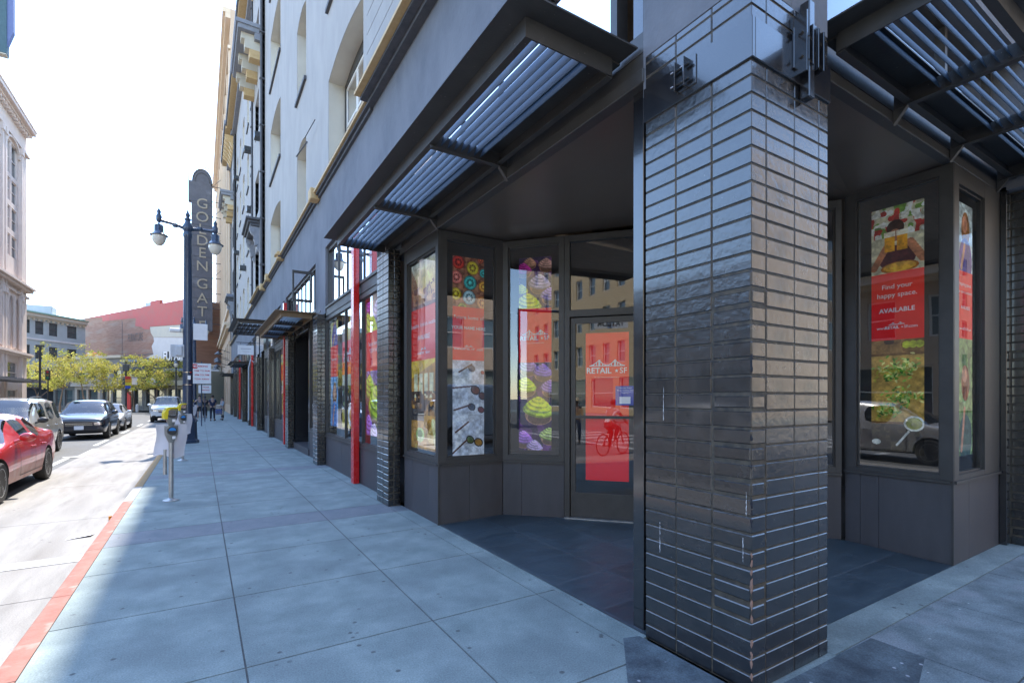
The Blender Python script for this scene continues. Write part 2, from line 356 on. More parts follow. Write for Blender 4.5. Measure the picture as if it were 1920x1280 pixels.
# sidewalk: slabs separated by grooves
mb = MB()
mb.box(KI, 8.6, KS+0.15, 1.62, -0.14, -0.006, 2)
mb.box(KI, 2.58, 1.62, 190, -0.14, -0.006, 2)
mb.box(8.6, 60, KS+0.15, 1.62, -0.14, -0.006, 2)
g = 0.006
ys = [KS+0.15, -1.2, -0.1, 1.1, 2.25, 3.45, 4.72, 5.98, 7.02, 7.66, 8.9, 10.15, 11.4, 12.36, 12.9, 14.1, 15.3, 16.4, 17.18, 17.74, 19, 20.3, 21.6, 22.5, 23.05, 24.4, 25.8, 27.2, 27.75]
y = 27.75
while y < 190: y += 1.3; ys.append(y)
bands = {(7.02, 7.66), (12.36, 12.9), (17.18, 17.74), (22.5, 23.05), (27.2, 27.75)}
for a, b in zip(ys[:-1], ys[1:]):
    xs = [KI, 0.235, 1.46, 2.40, 2.62]
    for x0, x1 in zip(xs[:-1], xs[1:]):
        if a < 2.3 and x1 > 2.5 and a > 1.0: x1 = 2.58
        mm = 1 if (a, b) in bands else 0
        mb.box(x0+g, x1-g, a+g, b-g, -0.02, 0.0, mm, tone(0.035))
xs = [2.62, 3.9, 5.1, 6.3, 7.5, 8.6]
k = 8.6
while k < 60: k += 1.3; xs.append(k)
for x0, x1 in zip(xs[:-1], xs[1:]):
    for a, b in ((KS+0.15, -1.2), (-1.2, -0.1), (-0.1, 0.9), (0.9, 1.62)):
        mb.box(x0+g, x1-g, a+g, b-g, -0.02, 0.0, 3, tone(0.05))
# darker, worn strip round the foot of the corner column
o = mb.build('sidewalk', [M['concrete'], M['band'], M['joint'], M['worn']]); struct(o)
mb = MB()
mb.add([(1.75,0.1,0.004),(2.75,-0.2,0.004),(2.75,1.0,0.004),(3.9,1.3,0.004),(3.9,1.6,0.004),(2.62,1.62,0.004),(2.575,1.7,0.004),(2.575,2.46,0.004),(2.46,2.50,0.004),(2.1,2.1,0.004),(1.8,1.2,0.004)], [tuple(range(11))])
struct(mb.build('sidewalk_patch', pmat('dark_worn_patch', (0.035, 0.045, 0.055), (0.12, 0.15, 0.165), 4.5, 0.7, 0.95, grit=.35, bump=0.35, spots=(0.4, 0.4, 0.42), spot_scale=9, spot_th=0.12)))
# concrete threshold strip in front of the tiled lobby on the right
mb = MB()
mb.box(3.45, 8.6, 1.62, 1.86, -0.05, 0.004, 0); mb.box(2.585, 3.446, 1.6, 1.70, -0.05, 0.003, 0)
mb.box(2.575, 2.62, 2.43, 5.97, -0.05, 0.003, 0)
struct(mb.build('entrance_curb', M['concrete']))
# kerb
mb = MB()
def kerb_seg(y0, y1, m):
    b = 0.03
    pts = [(KO, y0, RZ-0.02), (KO, y0, -b), (KO+b*0.4, y0, -b*0.3), (KO+b, y0, 0.001), (KI, y0, 0.001), (KI, y0, RZ-0.02)]
    mb.prism(pts, (0, y1-y0-0.008, 0), m)
y = KS+0.6
while y < 186:
    m_ = 1 if y < 9.6 else (0 if y < 11.2 else (2 if y < 21 else 0))
    kerb_seg(y, y+1.5, m_); y += 1.5
mb.prism([(KO, KS, RZ-0.02), (KO, KS, -0.02), (KO+0.02, KS, 0.001), (KO+0.02, KS, RZ)], (0, 0.6, 0), 1)
mb.box(KO, 60, KS, KS+0.15, RZ-0.02, 0.001, 0)
mb.box(KO, KI, KS+0.15, KS+0.592, RZ-0.02, 0.001, 1)
struct(mb.build('kerb', [M['kerb'], M['kerb_red'], M['kerb_yellow']], smooth=30))
# road
mb = MB(); mb.add([(-60,-300,RZ),(60,-300,RZ),(60,300,RZ),(-60,300,RZ)], [(0,1,2,3)])
struct(mb.build('road', M['asphalt']))
mb = MB(); y = -1.2
while y < 75:
    for x0, x1 in ((KO-0.02, -3.1),):
        mb.box(x1+g, x0-g, y+g, y+3.6-g, RZ-0.01, RZ+0.006, 0, tone(0.05))
    y += 3.6
struct(mb.build('pale_concrete_lane', M['lane']))
# painted markings
mb = MB()
def mark(x0, x1, y0, y1, z=RZ+0.010): mb.box(x0, x1, y0, y1, z-0.003, z, 0)
for k in range(7): mark(-3.42, -3.28, 9+k*7.5, 12+k*7.5, RZ+0.008) if k else None
mark(-3.5, -3.0, 19.6, 19.9, RZ+0.014); mark(-3.2, -3.04, 20.0, 22.6, RZ+0.010)
mark(-6.2, -1.1, 7.15, 7.42, RZ+0.012)
for k in range(8): mark(-9.8, -9.65, 2+k*7, 5+k*7, RZ+0.008)
# crosswalks of the junction behind the photographer (seen mirrored in the glass)
for k in range(9): mark(-13.8+k*1.4, -13.2+k*1.4, -6.0, -2.9, RZ+0.008)
for k in range(7): mark(-5.6, -1.9, -15.5+k*1.5, -14.9+k*1.5, RZ+0.012)
mark(3.0, 30, -9.0, -8.85, RZ+0.008)
mark(-14, -1.2, -2.3, -1.95, RZ+0.012)
struct(mb.build('road_markings', M['roadpaint']))
# far side pavements
mb = MB()
mb.box(-17.0, -13.2, -1.0, 66, RZ-0.02, 0.0, 0); mb.box(-13.2, -13.05, -1.0, 66, RZ-0.02, 0.001, 1)
mb.box(-60, -13.05, -19.0, -15.9, RZ-0.02, 0.0, 0); mb.box(KO, 60, -19.0, -15.9, RZ-0.02, 0.0, 0)
mb.box(-60, -17.0, -1.0, 2.0, RZ-0.02, 0.0, 0)
mb.box(-60, 30, 84, 110, RZ-0.02, 0.0, 0)
struct(mb.build('far_pavement', [M['concrete'], M['kerb']]))

# lobby floor of slate tiles, ramping up a little to the doors
LOB = [(2.62, 2.44), (2.62, 5.965), (3.55, 5.93), (6.2, 2.83), (6.24, 1.86), (3.44, 1.86)]
def lob_z(x, y):
    # 0 at the two street lines, 0.05 at the glazed diagonal
    d1 = max(0, x-2.62); d2 = max(0, y-1.86)
    return 0.006+0.045*min(1, min(d1, d2)/1.5)
mb = MB()
from mathutils.geometry import intersect_point_quad_2d
def inside(x, y):
    c = False; n = len(LOB)
    for i in range(n):
        (x1, y1), (x2, y2) = LOB[i], LOB[(i+1) % n]
        if (y1 > y) != (y2 > y) and x < (x2-x1)*(y-y1)/(y2-y1)+x1: c = not c
    return c
bmf = bmesh.new()
bvs = [bmf.verts.new((x, y, 0)) for x, y in LOB]; bmf.faces.new(bvs)
tx = [2.62+0.02+i*0.61 for i in range(0, 8)]; ty = [1.86+0.45+i*0.61 for i in range(0, 8)]
for x in tx:
    for e in (-0.005, 0.005):
        bmesh.ops.bisect_plane(bmf, geom=bmf.verts[:]+bmf.edges[:]+bmf.faces[:], plane_co=(x+e, 0, 0), plane_no=(1, 0, 0))
for yy in ty:
    for e in (-0.005, 0.005):
        bmesh.ops.bisect_plane(bmf, geom=bmf.verts[:]+bmf.edges[:]+bmf.faces[:], plane_co=(0, yy+e, 0), plane_no=(0, 1, 0))
for f in bmf.faces:
    cxy = f.calc_center_median()
    gr = any(abs(cxy.x-x) < 0.0051 for x in tx) or any(abs(cxy.y-q) < 0.0051 for q in ty)
    mb.add([(v.co.x, v.co.y, lob_z(v.co.x, v.co.y)) for v in f.verts], [tuple(range(len(f.verts)))], 1 if gr else 0, tone(0.18))
bmf.free()
struct(mb.build('lobby_tile_floor', [M['tile'], M['grout']]))
# ---------------------------------------------------------------- the corner building
B = empty('corner_building', 'pale grey stucco corner building with a black-painted shopfront and glossy black brick pillars', 'building', (2.6, 1.65, 0))

class Plane:
    """vertical working plane: s along the wall, d outwards, z up"""
    def __init__(p, o, u, n): p.o = Vector((*o, 0)); p.u = Vector((*u, 0)).normalized(); p.n = Vector((*n, 0)).normalized()
    def P(p, s, d, z): return p.o+p.u*s+p.n*d+Vector((0, 0, z))
    def bar(p, mb, s0, s1, z0, z1, d0, d1, m=0, c=(1, 1, 1)):
        mb.obox(p.P(s0, d0, z0), p.u*(s1-s0), p.n*(d1-d0), Vector((0, 0, z1-z0)), m, c)

def brick_pillar(x0, x1, y0, y1, zr, yseg, xseg, parent, label=None, chip=True, pitch=0.0985, front=True):
    """stack-bonded pillar: bricks on the -X face along yseg (near..far), on the -Y face along xseg"""
    mb = MB(); r = random.Random(int(x0*100+y0*1000))
    mb.box(x0+0.005, x1-0.004, y0+0.005, y1-0.004, 0.0, zr[1], 1)
    z = zr[0]; row = 0
    while z < zr[1]-0.04:
        z1 = min(z+pitch, zr[1]); h0, h1 = z+0.005, z1-0.005
        for i in range(len(yseg)-1):
            a, b = yseg[i], yseg[i+1]; t = r.uniform(0.75, 1.25); j = r.uniform(-0.0012, 0.0012)
            bb = 0.004
            if i == 0:
                if chip and 0.0 < z < 2.3: bb = r.choice([0.004, 0.006, 0.010, 0.016, 0.008])
                mb.cbox(x0+j, xseg[1]-0.005, y0+j, b-0.004, h0, h1, bb, 0, (t, t, t))
            else:
                mb.cbox(x0+j, x0+0.06, a+0.004, b-0.004 if i < len(yseg)-2 else b, h0+r.uniform(-.001, .001), h1, bb, 0, (t, t, t))
        for i in range(1, len(xseg)-1):
            a, b = xseg[i], xseg[i+1]; t = r.uniform(0.75, 1.25); j = r.uniform(-0.0012, 0.0012)
            mb.cbox(a+0.004, b-0.004 if i < len(xseg)-2 else b, y0+j, y0+0.06, h0, h1+r.uniform(-.001, .001), 0.004, 0, (t, t, t))
        z += pitch; row += 1
    o = mb.build('brick_pillar', [M['black_brick'], M['mortar']], parent)
    if label: o['label'] = label
    return o

CX0, CX1, CY0, CY1 = 2.60, 3.424, 1.65, 2.43
col = brick_pillar(CX0, CX1, CY0, CY1, (0.0, 3.99), [1.65, 1.906, 2.172, 2.43], [2.60, 2.742, 3.034, 3.313, 3.424], B, 'glossy black corner pillar with chipped front edge')
mb = MB()   # steel strap round the pillar
mb.cbox(CX0-0.016, CX0+0.01, CY0-0.016, CY1+0.005, 3.535, 3.765, 0.004)
mb.cbox(CX0+0.012, CX1+0.005, CY0-0.016, CY0+0.01, 3.535, 3.765, 0.004)
mb.build('steel_strap', M['black_paint'], col)
mb = MB()   # clamp on the street face
for yy in (2.13, 2.06): mb.cbox(CX0-0.07, CX0-0.014, yy-0.006, yy+0.006, 3.58, 3.76, 0.002)
mb.cbox(CX0-0.024, CX0-0.014, 2.0, 2.15, 3.58, 3.76, 0.002)
for zz in (3.62, 3.71): mb.tube([(CX0-0.045, 2.03, zz), (CX0-0.045, 2.17, zz)], 0.010, 8)
mb.build('clamp', M['black_paint'], col)
mb = MB()   # clamp cluster on the front face
for xx in (3.01, 3.08, 3.14, 3.20): mb.cbox(xx-0.007, xx+0.007, CY0-0.09, CY0-0.012, 3.56 if xx < 3.05 else 3.62, 3.92 if xx < 3.05 else 3.86, 0.003)
mb.cbox(2.98, 3.22, CY0-0.028, CY0-0.015, 3.60, 3.84, 0.003)
mb.cbox(3.07, 3.13, CY0-0.07, CY0-0.01, 3.44, 4.02, 0.006)
for zz in (3.66, 3.80): mb.tube([(2.99, CY0-0.055, zz), (3.22, CY0-0.055, zz)], 0.013, 8)
mb.build('clamp', M['black_paint'], col)
for (px_y, z0, z1, w_) in ((2.27, 1.50, 1.72, .006), (2.30, .62, .82, .007), (1.68, .98, 1.12, .006), (1.70, .72, .86, .006)):
    mb = MB(); n_ = 14; r_ = random.Random(int(z0*100)); q_ = [(px_y+r_.uniform(-.0012, .0012), z0+(z1-z0)*k/n_, w_*r_.choice((.05, .15, .3, .25, .02))) for k in range(n_+1)]
    mb.add([(CX0-.0035, y_-w2, z_) for y_, z_, w2 in q_]+[(CX0-.0035, y_+w2, z_) for y_, z_, w2 in q_], [(k, k+1, n_+2+k, n_+1+k) for k in range(n_)])
    mb.build('paint_drip', M['ink_white'], col)
mb = MB(); mbd = MB(); rc_ = random.Random(91)
for k in range(34):     # chipped front edge: bare clay low down, dark cavities higher up
    z_ = rc_.uniform(.02, .78) if k < 20 else rc_.uniform(.9, 2.0); s_ = rc_.uniform(.006, .022); t_ = MB()
    q_ = mb if k < 20 else mbd
    n_ = 7; ring = []
    for j in range(n_):
        a_ = 2*math.pi*j/n_; rr = s_*rc_.uniform(.4, 1.0)
        dx = rr*math.cos(a_)*.8; dz = rr*math.sin(a_)*1.5
        ring.append((CX0-.003+max(0, dx), CY0-.003+max(0, -dx), z_+dz))
    q_.add([(CX0-.006, CY0-.006, z_)]+ring, [(0, j+1, (j+1) % n_+1) for j in range(n_)])
mb.build('bare_clay_chips', solid('bare_clay', (0.30, 0.17, 0.12), .9), col); mbd.build('dark_chips', solid('chip_dark', (0.02, 0.02, 0.025), .8), col)
mb = MB(); mb.cbox(2.655, 2.75, 2.50, 2.60, 0.0, 5.35, 0.004); mb.build('steel_post', M['black_paint'], B)
mb = MB(); mb.cbox(3.43, 3.50, 1.90, 1.99, 0.0, 5.35, 0.004); mb.build('steel_post', M['black_paint'], B)

PA = [(7.40, 7.97), (12.82, 13.38), (17.62, 18.25), (22.9, 23.5), (28.1, 28.7), (33.3, 33.9), (38.5, 39.1), (43.7, 44.3), (48.9, 49.5), (54.1, 54.7)]
for i, (a, b) in enumerate(PA):
    lab = ['black brick pier beside the bay window with cast shadow grooves', 'black brick pier beside the raised doorway'][i] if i < 2 else None
    if i == 0: lab = 'black brick pier between the bay window and the red post'
    n = 3
    brick_pillar(2.41, 2.60, a, b, (0.0, 3.90 if i == 0 else 3.68), [a, a+(b-a)*0.45, a+(b-a)*0.72, b], [2.41, 2.50, 2.60], B, lab, chip=(i < 3), pitch=0.0985 if i < 4 else 0.197)
# pier at the right edge of the picture
rp = brick_pillar(7.75, 8.35, 1.66, 1.95, (0.0, 3.95), [1.66, 1.80, 1.95], [7.75, 7.90, 8.12, 8.35], B, 'black brick pier right of the food poster bay')
mb = MB(); mb.cbox(7.62, 7.70, 1.80, 1.95, 0, 4.0, 0.004); mb.build('downpipe', M['black_paint'], B)

# ---- shopfront glazing
def glazed(name, pl, L, z0, z1, g, fr=0.06, depth=0.07, kick=0.79, sill=True, muls=(), parent=B, label=None, seg=None, kmat='kick', glass='glass', setback=0.03, rails=()):
    """framed window: outer frame 0..L, glass opening g=(s0,s1,za,zb), optional kick panel with vertical joints"""
    mb = MB(); s0, s1, za, zb = g
    pl.bar(mb, 0, s0, z0, z1, -depth, 0); pl.bar(mb, s1, L, z0, z1, -depth, 0)
    pl.bar(mb, s0, s1, z0, za, -depth, -0.002); pl.bar(mb, s0, s1, zb, z1, -depth, -0.002)
    # inner glazing bead, set back
    b = 0.018
    for q in ((s0, s0+b, za, zb), (s1-b, s1, za, zb)): pl.bar(mb, *q, -depth+0.004, -0.03)
    for q in ((s0+b, s1-b, za, za+b), (s0+b, s1-b, zb-b, zb)): pl.bar(mb, *q, -depth+0.004, -0.03)
    for ms in muls: pl.bar(mb, ms-0.02, ms+0.02, za, zb, -depth+0.002, -0.012)
    for rz in rails: pl.bar(mb, s0, s1, rz-0.03, rz+0.03, -depth+0.003, -0.01)
    o = mb.build(name, M['bronze'], parent)
    if label: o['label'] = label
    if sill:
        mb = MB(); pl.bar(mb, 0.0, L, z0-0.028, z0-0.001, -depth, 0.018); mb.build('sill', M['bronze'], o)
    mb = MB()
    mb.add([pl.P(s0, -setback-0.012, za), pl.P(s1, -setback-0.012, za), pl.P(s1, -setback-0.012, zb), pl.P(s0, -setback-0.012, zb)], [(0, 1, 2, 3)])
    mb.build('pane', M[glass], o)
    if kick and kick > 0.1:
        mb = MB(); seg = seg or [0, L]
        for a, b2 in zip(seg[:-1], seg[1:]): pl.bar(mb, a+0.002, b2-0.002, 0.0, z0-0.03, -0.05, -0.008+rnd.uniform(-.0006, .0006), 0, tone(0.06))
        pl.bar(mb, 0, L, 0.0, z0-0.032, -0.08, -0.052, 1)
        mb.build('kick_panel', [M[kmat], M['trim_dark']], o)
    return o

PL1 = Plane((2.605, 5.985), (0, 1), (-1, 0)); PL2 = Plane((2.625, 5.962), (1, -0.035), (-0.035, -1))
PL3 = Plane((3.55, 5.93), (2.65, -3.10), (-3.10, -2.65)); PL4 = Plane((6.25, 1.875), (0, 1), (-1, 0)); PL5 = Plane((6.27, 1.855), (1, 0), (0, -1))
glazed('bay_window', PL1, 1.27, 0.79, 3.82, (0.085, 1.16, 0.86, 3.63), glass='glass_street', label='bay window pane facing the street', seg=[0, 0.33, 0.92, 1.27])
glazed('bay_window', PL2, 0.925, 0.79, 3.82, (0.095, 0.82, 0.86, 3.72), label='bay window side pane facing the lobby', seg=[0, 0.42, 0.925])
glazed('lobby_window', PL3, 0.86, 0.79, 3.80, (0.075, 0.80, 0.86, 3.72), label='tall lobby window left of the door', seg=[0, 0.27, 0.86])
glazed('bay_window', PL4, 0.955, 0.83, 3.95, (0.09, 0.84, 0.88, 3.86), label='wide bay window pane behind the corner pillar', seg=[0, 0.62, 0.8, 0.955])
glazed('bay_window', PL5, 1.33, 0.83, 3.95, (0.12, 0.86, 0.88, 3.78), glass='glass_street', label='narrow bay window pane facing the cross street', seg=[0, 0.42, 1.33])
glazed('lobby_window', PL3, 0.86, 0.79, 3.80, (0.075, 0.80, 0.86, 3.72), label='lobby window half hidden by the corner pillar') if False else None
PL3b = Plane(PL3.P(3.19, 0, 0).xy, (2.65, -3.10), (-3.10, -2.65))
glazed('lobby_window', PL3b, 0.88, 0.79, 3.90, (0.075, 0.82, 0.86, 3.82), label='lobby window half hidden by the corner pillar', seg=[0, 0.5, 0.88])
mb = MB(); mb.box(2.598, 2.622, 5.962, 5.986, 0.0, 3.82); mb.build('corner_post', M['bronze'], B)
mb = MB(); mb.box(6.252, 6.27, 1.857, 1.876, 0, 3.95); mb.build('corner_post', M['bronze'], B)
# doors in the diagonal
def shop_door(s, lab, hinge):
    pl = Plane(PL3.P(s, 0, 0).xy, PL3.u.xy, PL3.n.xy); W = 1.10
    mb = MB()
    pl.bar(mb, 0, 0.07, 0.03, 3.80, -0.09, 0.0); pl.bar(mb, W-0.05, W, 0.03, 3.80, -0.09, 0.0)
    pl.bar(mb, 0.07, W-0.05, 2.72, 2.81, -0.09, -0.002); pl.bar(mb, 0.07, W-0.05, 3.72, 3.80, -0.09, -0.002)
    d = mb.build('shop_door', M['bronze'], B); d['label'] = lab
    mb = MB(); mb.add([pl.P(0.07, -0.05, 2.81), pl.P(W-0.05, -0.05, 2.81), pl.P(W-0.05, -0.05, 3.72), pl.P(0.07, -0.05, 3.72)], [(0, 1, 2, 3)]); mb.build('transom_pane', M['glass'], d)
    mb = MB(); a, b2 = 0.082, W-0.062
    pl.bar(mb, a, a+0.06, 0.08, 2.705, -0.07, -0.025); pl.bar(mb, b2-0.06, b2, 0.08, 2.705, -0.07, -0.025)
    pl.bar(mb, a+0.06, b2-0.06, 0.08, 0.39, -0.07, -0.027); pl.bar(mb, a+0.06, b2-0.06, 2.63, 2.705, -0.07, -0.027)
    pl.bar(mb, a+0.06, b2-0.06, 1.375, 1.41, -0.065, -0.02)
    mb.build('door_leaf', M['bronze'], d)
    mb = MB(); mb.add([pl.P(a+0.06, -0.05, 0.39), pl.P(b2-0.06, -0.05, 0.39), pl.P(b2-0.06, -0.05, 2.63), pl.P(a+0.06, -0.05, 2.63)], [(0, 1, 2, 3)]); mb.build('pane', M['glass'], d)
    mb = MB(); pl.bar(mb, 0.0, W, 0.03, 0.062, -0.08, 0.03); mb.build('threshold', M['steel_galv'], d)
    mb = MB(); pl.bar(mb, 0.07, W-0.05, 0.062, 0.079, -0.07, -0.03); mb.build('weather_strip', M['black_plastic'], d)
    hs = b2-0.1 if hinge else a+0.1
    mb = MB(); mb.tube([pl.P(hs, -0.02, 1.15), pl.P(hs, 0.03, 1.17), pl.P(hs, 0.03, 1.62), pl.P(hs, -0.02, 1.64)], 0.011, 8); mb.build('handle', M['chrome'], d)
shop_door(0.865, 'left leaf of the glazed lobby doors with a large red poster', True)
shop_door(1.97, 'right leaf of the glazed lobby doors behind the corner pillar', False)
mb = MB(); p9 = Plane(PL3.P(3.075, 0, 0).xy, PL3.u.xy, PL3.n.xy); p9.bar(mb, 0, 0.11, 0.0, 3.85, -0.08, 0.0); mb.build('mullion_post', M['bronze'], B)
# black soffit over the lobby + header beams
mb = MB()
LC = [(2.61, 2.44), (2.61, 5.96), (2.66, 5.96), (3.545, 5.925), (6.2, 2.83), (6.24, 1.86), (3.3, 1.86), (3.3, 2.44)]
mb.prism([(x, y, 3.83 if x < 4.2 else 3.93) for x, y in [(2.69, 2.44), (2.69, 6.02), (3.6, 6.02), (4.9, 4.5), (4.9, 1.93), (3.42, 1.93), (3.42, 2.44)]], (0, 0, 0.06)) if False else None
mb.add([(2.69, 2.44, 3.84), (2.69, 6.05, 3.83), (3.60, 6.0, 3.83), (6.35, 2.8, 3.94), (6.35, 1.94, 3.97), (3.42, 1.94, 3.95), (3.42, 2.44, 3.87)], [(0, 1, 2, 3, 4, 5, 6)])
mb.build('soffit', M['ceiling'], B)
mb = MB(); mb.add([(x, y, 4.05) for x, y in LC], [tuple(range(8))]); mb.build('lobby_light_block_deck', M['interior'], B)  # unseen sheet above the soffit, added to stop light leaks
mb = MB()
mb.cbox(2.585, 2.69, 2.44, 7.395, 3.825, 3.925, 0.006)
mb.cbox(2.615, 2.68, 2.44, 7.395, 3.93, 4.20, 0.004)
mb.build('header_beam', M['steel'], B)
mb = MB()
mb.cbox(3.43, 7.74, 1.855, 1.945, 3.955, 4.04, 0.006)
mb.cbox(3.43, 7.74, 1.88, 1.94, 4.045, 4.28, 0.004)
mb.build('header_beam', M['steel'], B)

# ---- canopies
def canopy(T, Lc, W, z, cross, name='canopy', label=None, nsl=8, edge='steel', parent=B):
    """T maps (l, w, z) to the world. plate, edge channels, cross beams, tilted louvre blades"""
    def bx(mb, l0, l1, w0, w1, z0, z1, m=0):
        o = T(l0, w0, z0); mb.obox(o, T(l1, w0, z0)-o, T(l0, w1, z0)-o, T(l0, w0, z1)-o, m)
    mb = MB(); t = 0.012; ch = 0.13
    bx(mb, 0, Lc, W-0.19, W, z, z+t); bx(mb, 0, 0.19, 0.0, W-0.19, z, z+t); bx(mb, Lc-0.19, Lc, 0.0, W-0.19, z, z+t)
    # edge channels below the plate
    a = 0.165
    for (l0, l1, w0, w1) in ((a, Lc-a, W-a-0.012, W-a), (a, a+0.012, 0.09, W-a-0.012), (Lc-a-0.012, Lc-a, 0.09, W-a-0.012)):
        bx(mb, l0, l1, w0, w1, z-ch, z-0.001)
    bx(mb, a+0.012, Lc-a-0.012, W-a-0.055, W-a-0.012, z-ch, z-ch+0.01)
    # wall-side channel and solid strip
    bx(mb, a+0.012, Lc-a-0.012, 0.075, 0.088, z-ch-0.01, z-0.02); bx(mb, a+0.012, Lc-a-0.012, 0.088, 0.13, z-ch-0.01, z-ch)
    bx(mb, a+0.012, Lc-a-0.012, 0.0, 0.30, z-0.018, z-0.005)
    o = mb.build(name, M[edge], parent)
    if label: o['label'] = label
    for c in cross:
        mb = MB(); bx(mb, c-0.006, c+0.006, 0.0, W-a-0.014, z-ch-0.02, z-0.03); bx(mb, c-0.03, c+0.03, 0.09, W-a-0.02, z-ch-0.028, z-ch-0.021)
        # little fins that carry the blades
        q0 = T(c-0.05, 0.02, z-ch-0.005); 
        mb.prism([T(c-0.02, 0.0, z-0.28), T(c-0.02, 0.10, z-ch-0.03), T(c-0.02, 0.0, z-ch-0.03)], T(c+0.02, 0, 0)-T(c-0.02, 0, 0))
        mb.build('cross_beam', M['steel'], o)
    cs = [a+0.012]+[c for c in cross]+[Lc-a-0.012]
    w_in, w_out = 0.31, W-a-0.045
    for k in range(nsl):
        mb = MB(); w = w_out-(w_out-w_in)*k/(nsl-1)
        for c0, c1 in zip(cs[:-1], cs[1:]):
            if c1-c0 < 0.1: continue
            jz = rnd.uniform(-.002, .002)
            p = [T(c0+0.008, w, z-ch+0.006+jz), T(c0+0.008, w-0.004, z-ch+0.004+jz), T(c0+0.008, w-0.045, z-ch+0.127+jz), T(c0+0.008, w-0.041, z-ch+0.128+jz)]
            mb.prism(p, T(c1-0.008, 0, 0)-T(c0+0.008, 0, 0))
        mb.build('louvre_blade', M['slat'], o)
    return o
def TL(y0, x=2.6): return lambda l, w, z: Vector((x-w, y0+l, z))
def TR(x0, y=1.85): return lambda l, w, z: Vector((x0+l, y-w, z))
canopy(TL(2.50), 5.52, 1.0, 4.09, [1.76, 3.49], label='long louvred canopy over the bay window, nearest on the street side')
canopy(TR(3.62), 6.2, 1.0, 4.20, [1.30, 2.53, 3.88, 5.1], label='louvred canopy over the cross street shopfront')
canopy(TL(13.9), 5.9, 1.0, 3.87, [1.6, 3.0, 4.4], edge='steel_sunlit_tan', label='louvred canopy with an edge coloured sunlit tan over the raised doorway')
canopy(TL(20.5), 4.4, 1.6, 4.50, [1.1, 2.2, 3.3], label='deep louvred canopy beyond the tan-edged one')
canopy(TL(34.0), 4.6, 1.1, 3.8, [1.5, 3.0], nsl=6)
canopy(TL(50.8), 4.6, 1.1, 3.8, [1.5, 3.0], nsl=6)

# ---- fascia and upper walls: a sheet with real openings
def wall(mb, pl, L0, L1, z0, z1, depth, ops, m=0, mrev=1):
    ss = sorted(q for q in {L0, L1}|{o[0] for o in ops}|{o[1] for o in ops} if L0 <= q <= L1); zs = sorted(z for z in {z0, z1}|{o[2] for o in ops}|{o[3] for o in ops} if z0 <= z <= z1)
    for a, b in zip(ss[:-1], ss[1:]):
        run = None
        for c, d in zip(zs[:-1], zs[1:]):
            hit = any(o[0] <= (a+b)/2 <= o[1] and o[2] <= (c+d)/2 <= o[3] for o in ops)
            if not hit:
                run = (run[0], d) if run else (c, d)
            if hit and run: pl.bar(mb, a, b, run[0], run[1], -depth, 0, m); run = None
        if run: pl.bar(mb, a, b, run[0], run[1], -depth, 0, m)
def arch_fill(mb, pl, s0, s1, zt, rise, depth, m=0, n=10):
    """masonry above a segmental arch, closing the top of the rectangular opening; zt is the apex"""
    for k in range(n):
        a = s0+(s1-s0)*k/n; b = s0+(s1-s0)*(k+1)/n
        def h(s): 
            t = (s-(s0+s1)/2)/((s1-s0)/2); return zt-rise*t*t
        P_ = [pl.P(a, 0, h(a)), pl.P(b, 0, h(b)), pl.P(b, 0, zt), pl.P(a, 0, zt)]
        if abs(h(a)-zt) < 1e-4: P_ = P_[:3]
        if abs(h(b)-zt) < 1e-4: P_ = [pl.P(a, 0, h(a)), pl.P(b, 0, zt), pl.P(a, 0, zt)]
        mb.prism(P_, -pl.n*depth, m)
SL = Plane((2.6, 0), (0, 1), (-1, 0)); SR = Plane((0, 1.65), (1, 0), (0, -1))
mb = MB()
fops = [(2.45, 7.40, 3.5, 5.32), (7.97, 12.82, 3.5, 5.33), (14.05, 19.55, 3.5, 5.22), (19.85, 20.25, 3.5, 5.2), (20.9, 22.9, 3.5, 5.2)]
for a, b in zip(PA[3:-1], PA[4:]): fops.append((a[1], b[0], 3.3, 5.1))
wall(mb, SL, 1.652, 57.0, 3.72, 6.86, 0.40, fops+[(1.6, 2.43, 3.5, 3.99), (7.40, 7.97, 3.5, 3.9)])
wall(mb, SR, 3.002, 30.0, 3.96, 6.86, 0.39, [(3.42, 7.62, 3.5, 5.32), (8.35, 13.5, 3.5, 5.3), (14.2, 19.5, 3.5, 5.3)])
mb.build('fascia', M['fascia'], B)
# ledges
mb = MB()
def ledge(mb, y0, y1, proj, zb, m_g=0, m_d=1):
    x = 2.6
    mb.box(x-proj*0.35, x+0.02, y0, y1, zb-0.06, zb, m_d); mb.box(x-proj*0.7, x+0.02, y0, y1, zb+0.001, zb+0.05, m_d)
    mb.box(x-proj, x+0.02, y0, y1, zb+0.051, zb+0.10, m_g); mb.box(x-proj*0.86, x+0.02, y0, y1, zb+0.101, zb+0.135, m_g)
ledge(mb, 8.82, 26.4, 0.16, 6.80); ledge(mb, 1.5, 8.81, 0.34, 6.84)
ledge(mb, 26.42, 31.2, 0.34, 6.80); ledge(mb, 31.22, 57, 0.16, 6.80)
ledge(mb, 19.9, 20.3, 0.3, 6.78)
mb.box(2.3, 20, 1.30, 1.66, 6.84, 6.98, 0)
mb.build('ledge', [M['gold'], M['trim_dark']], B)
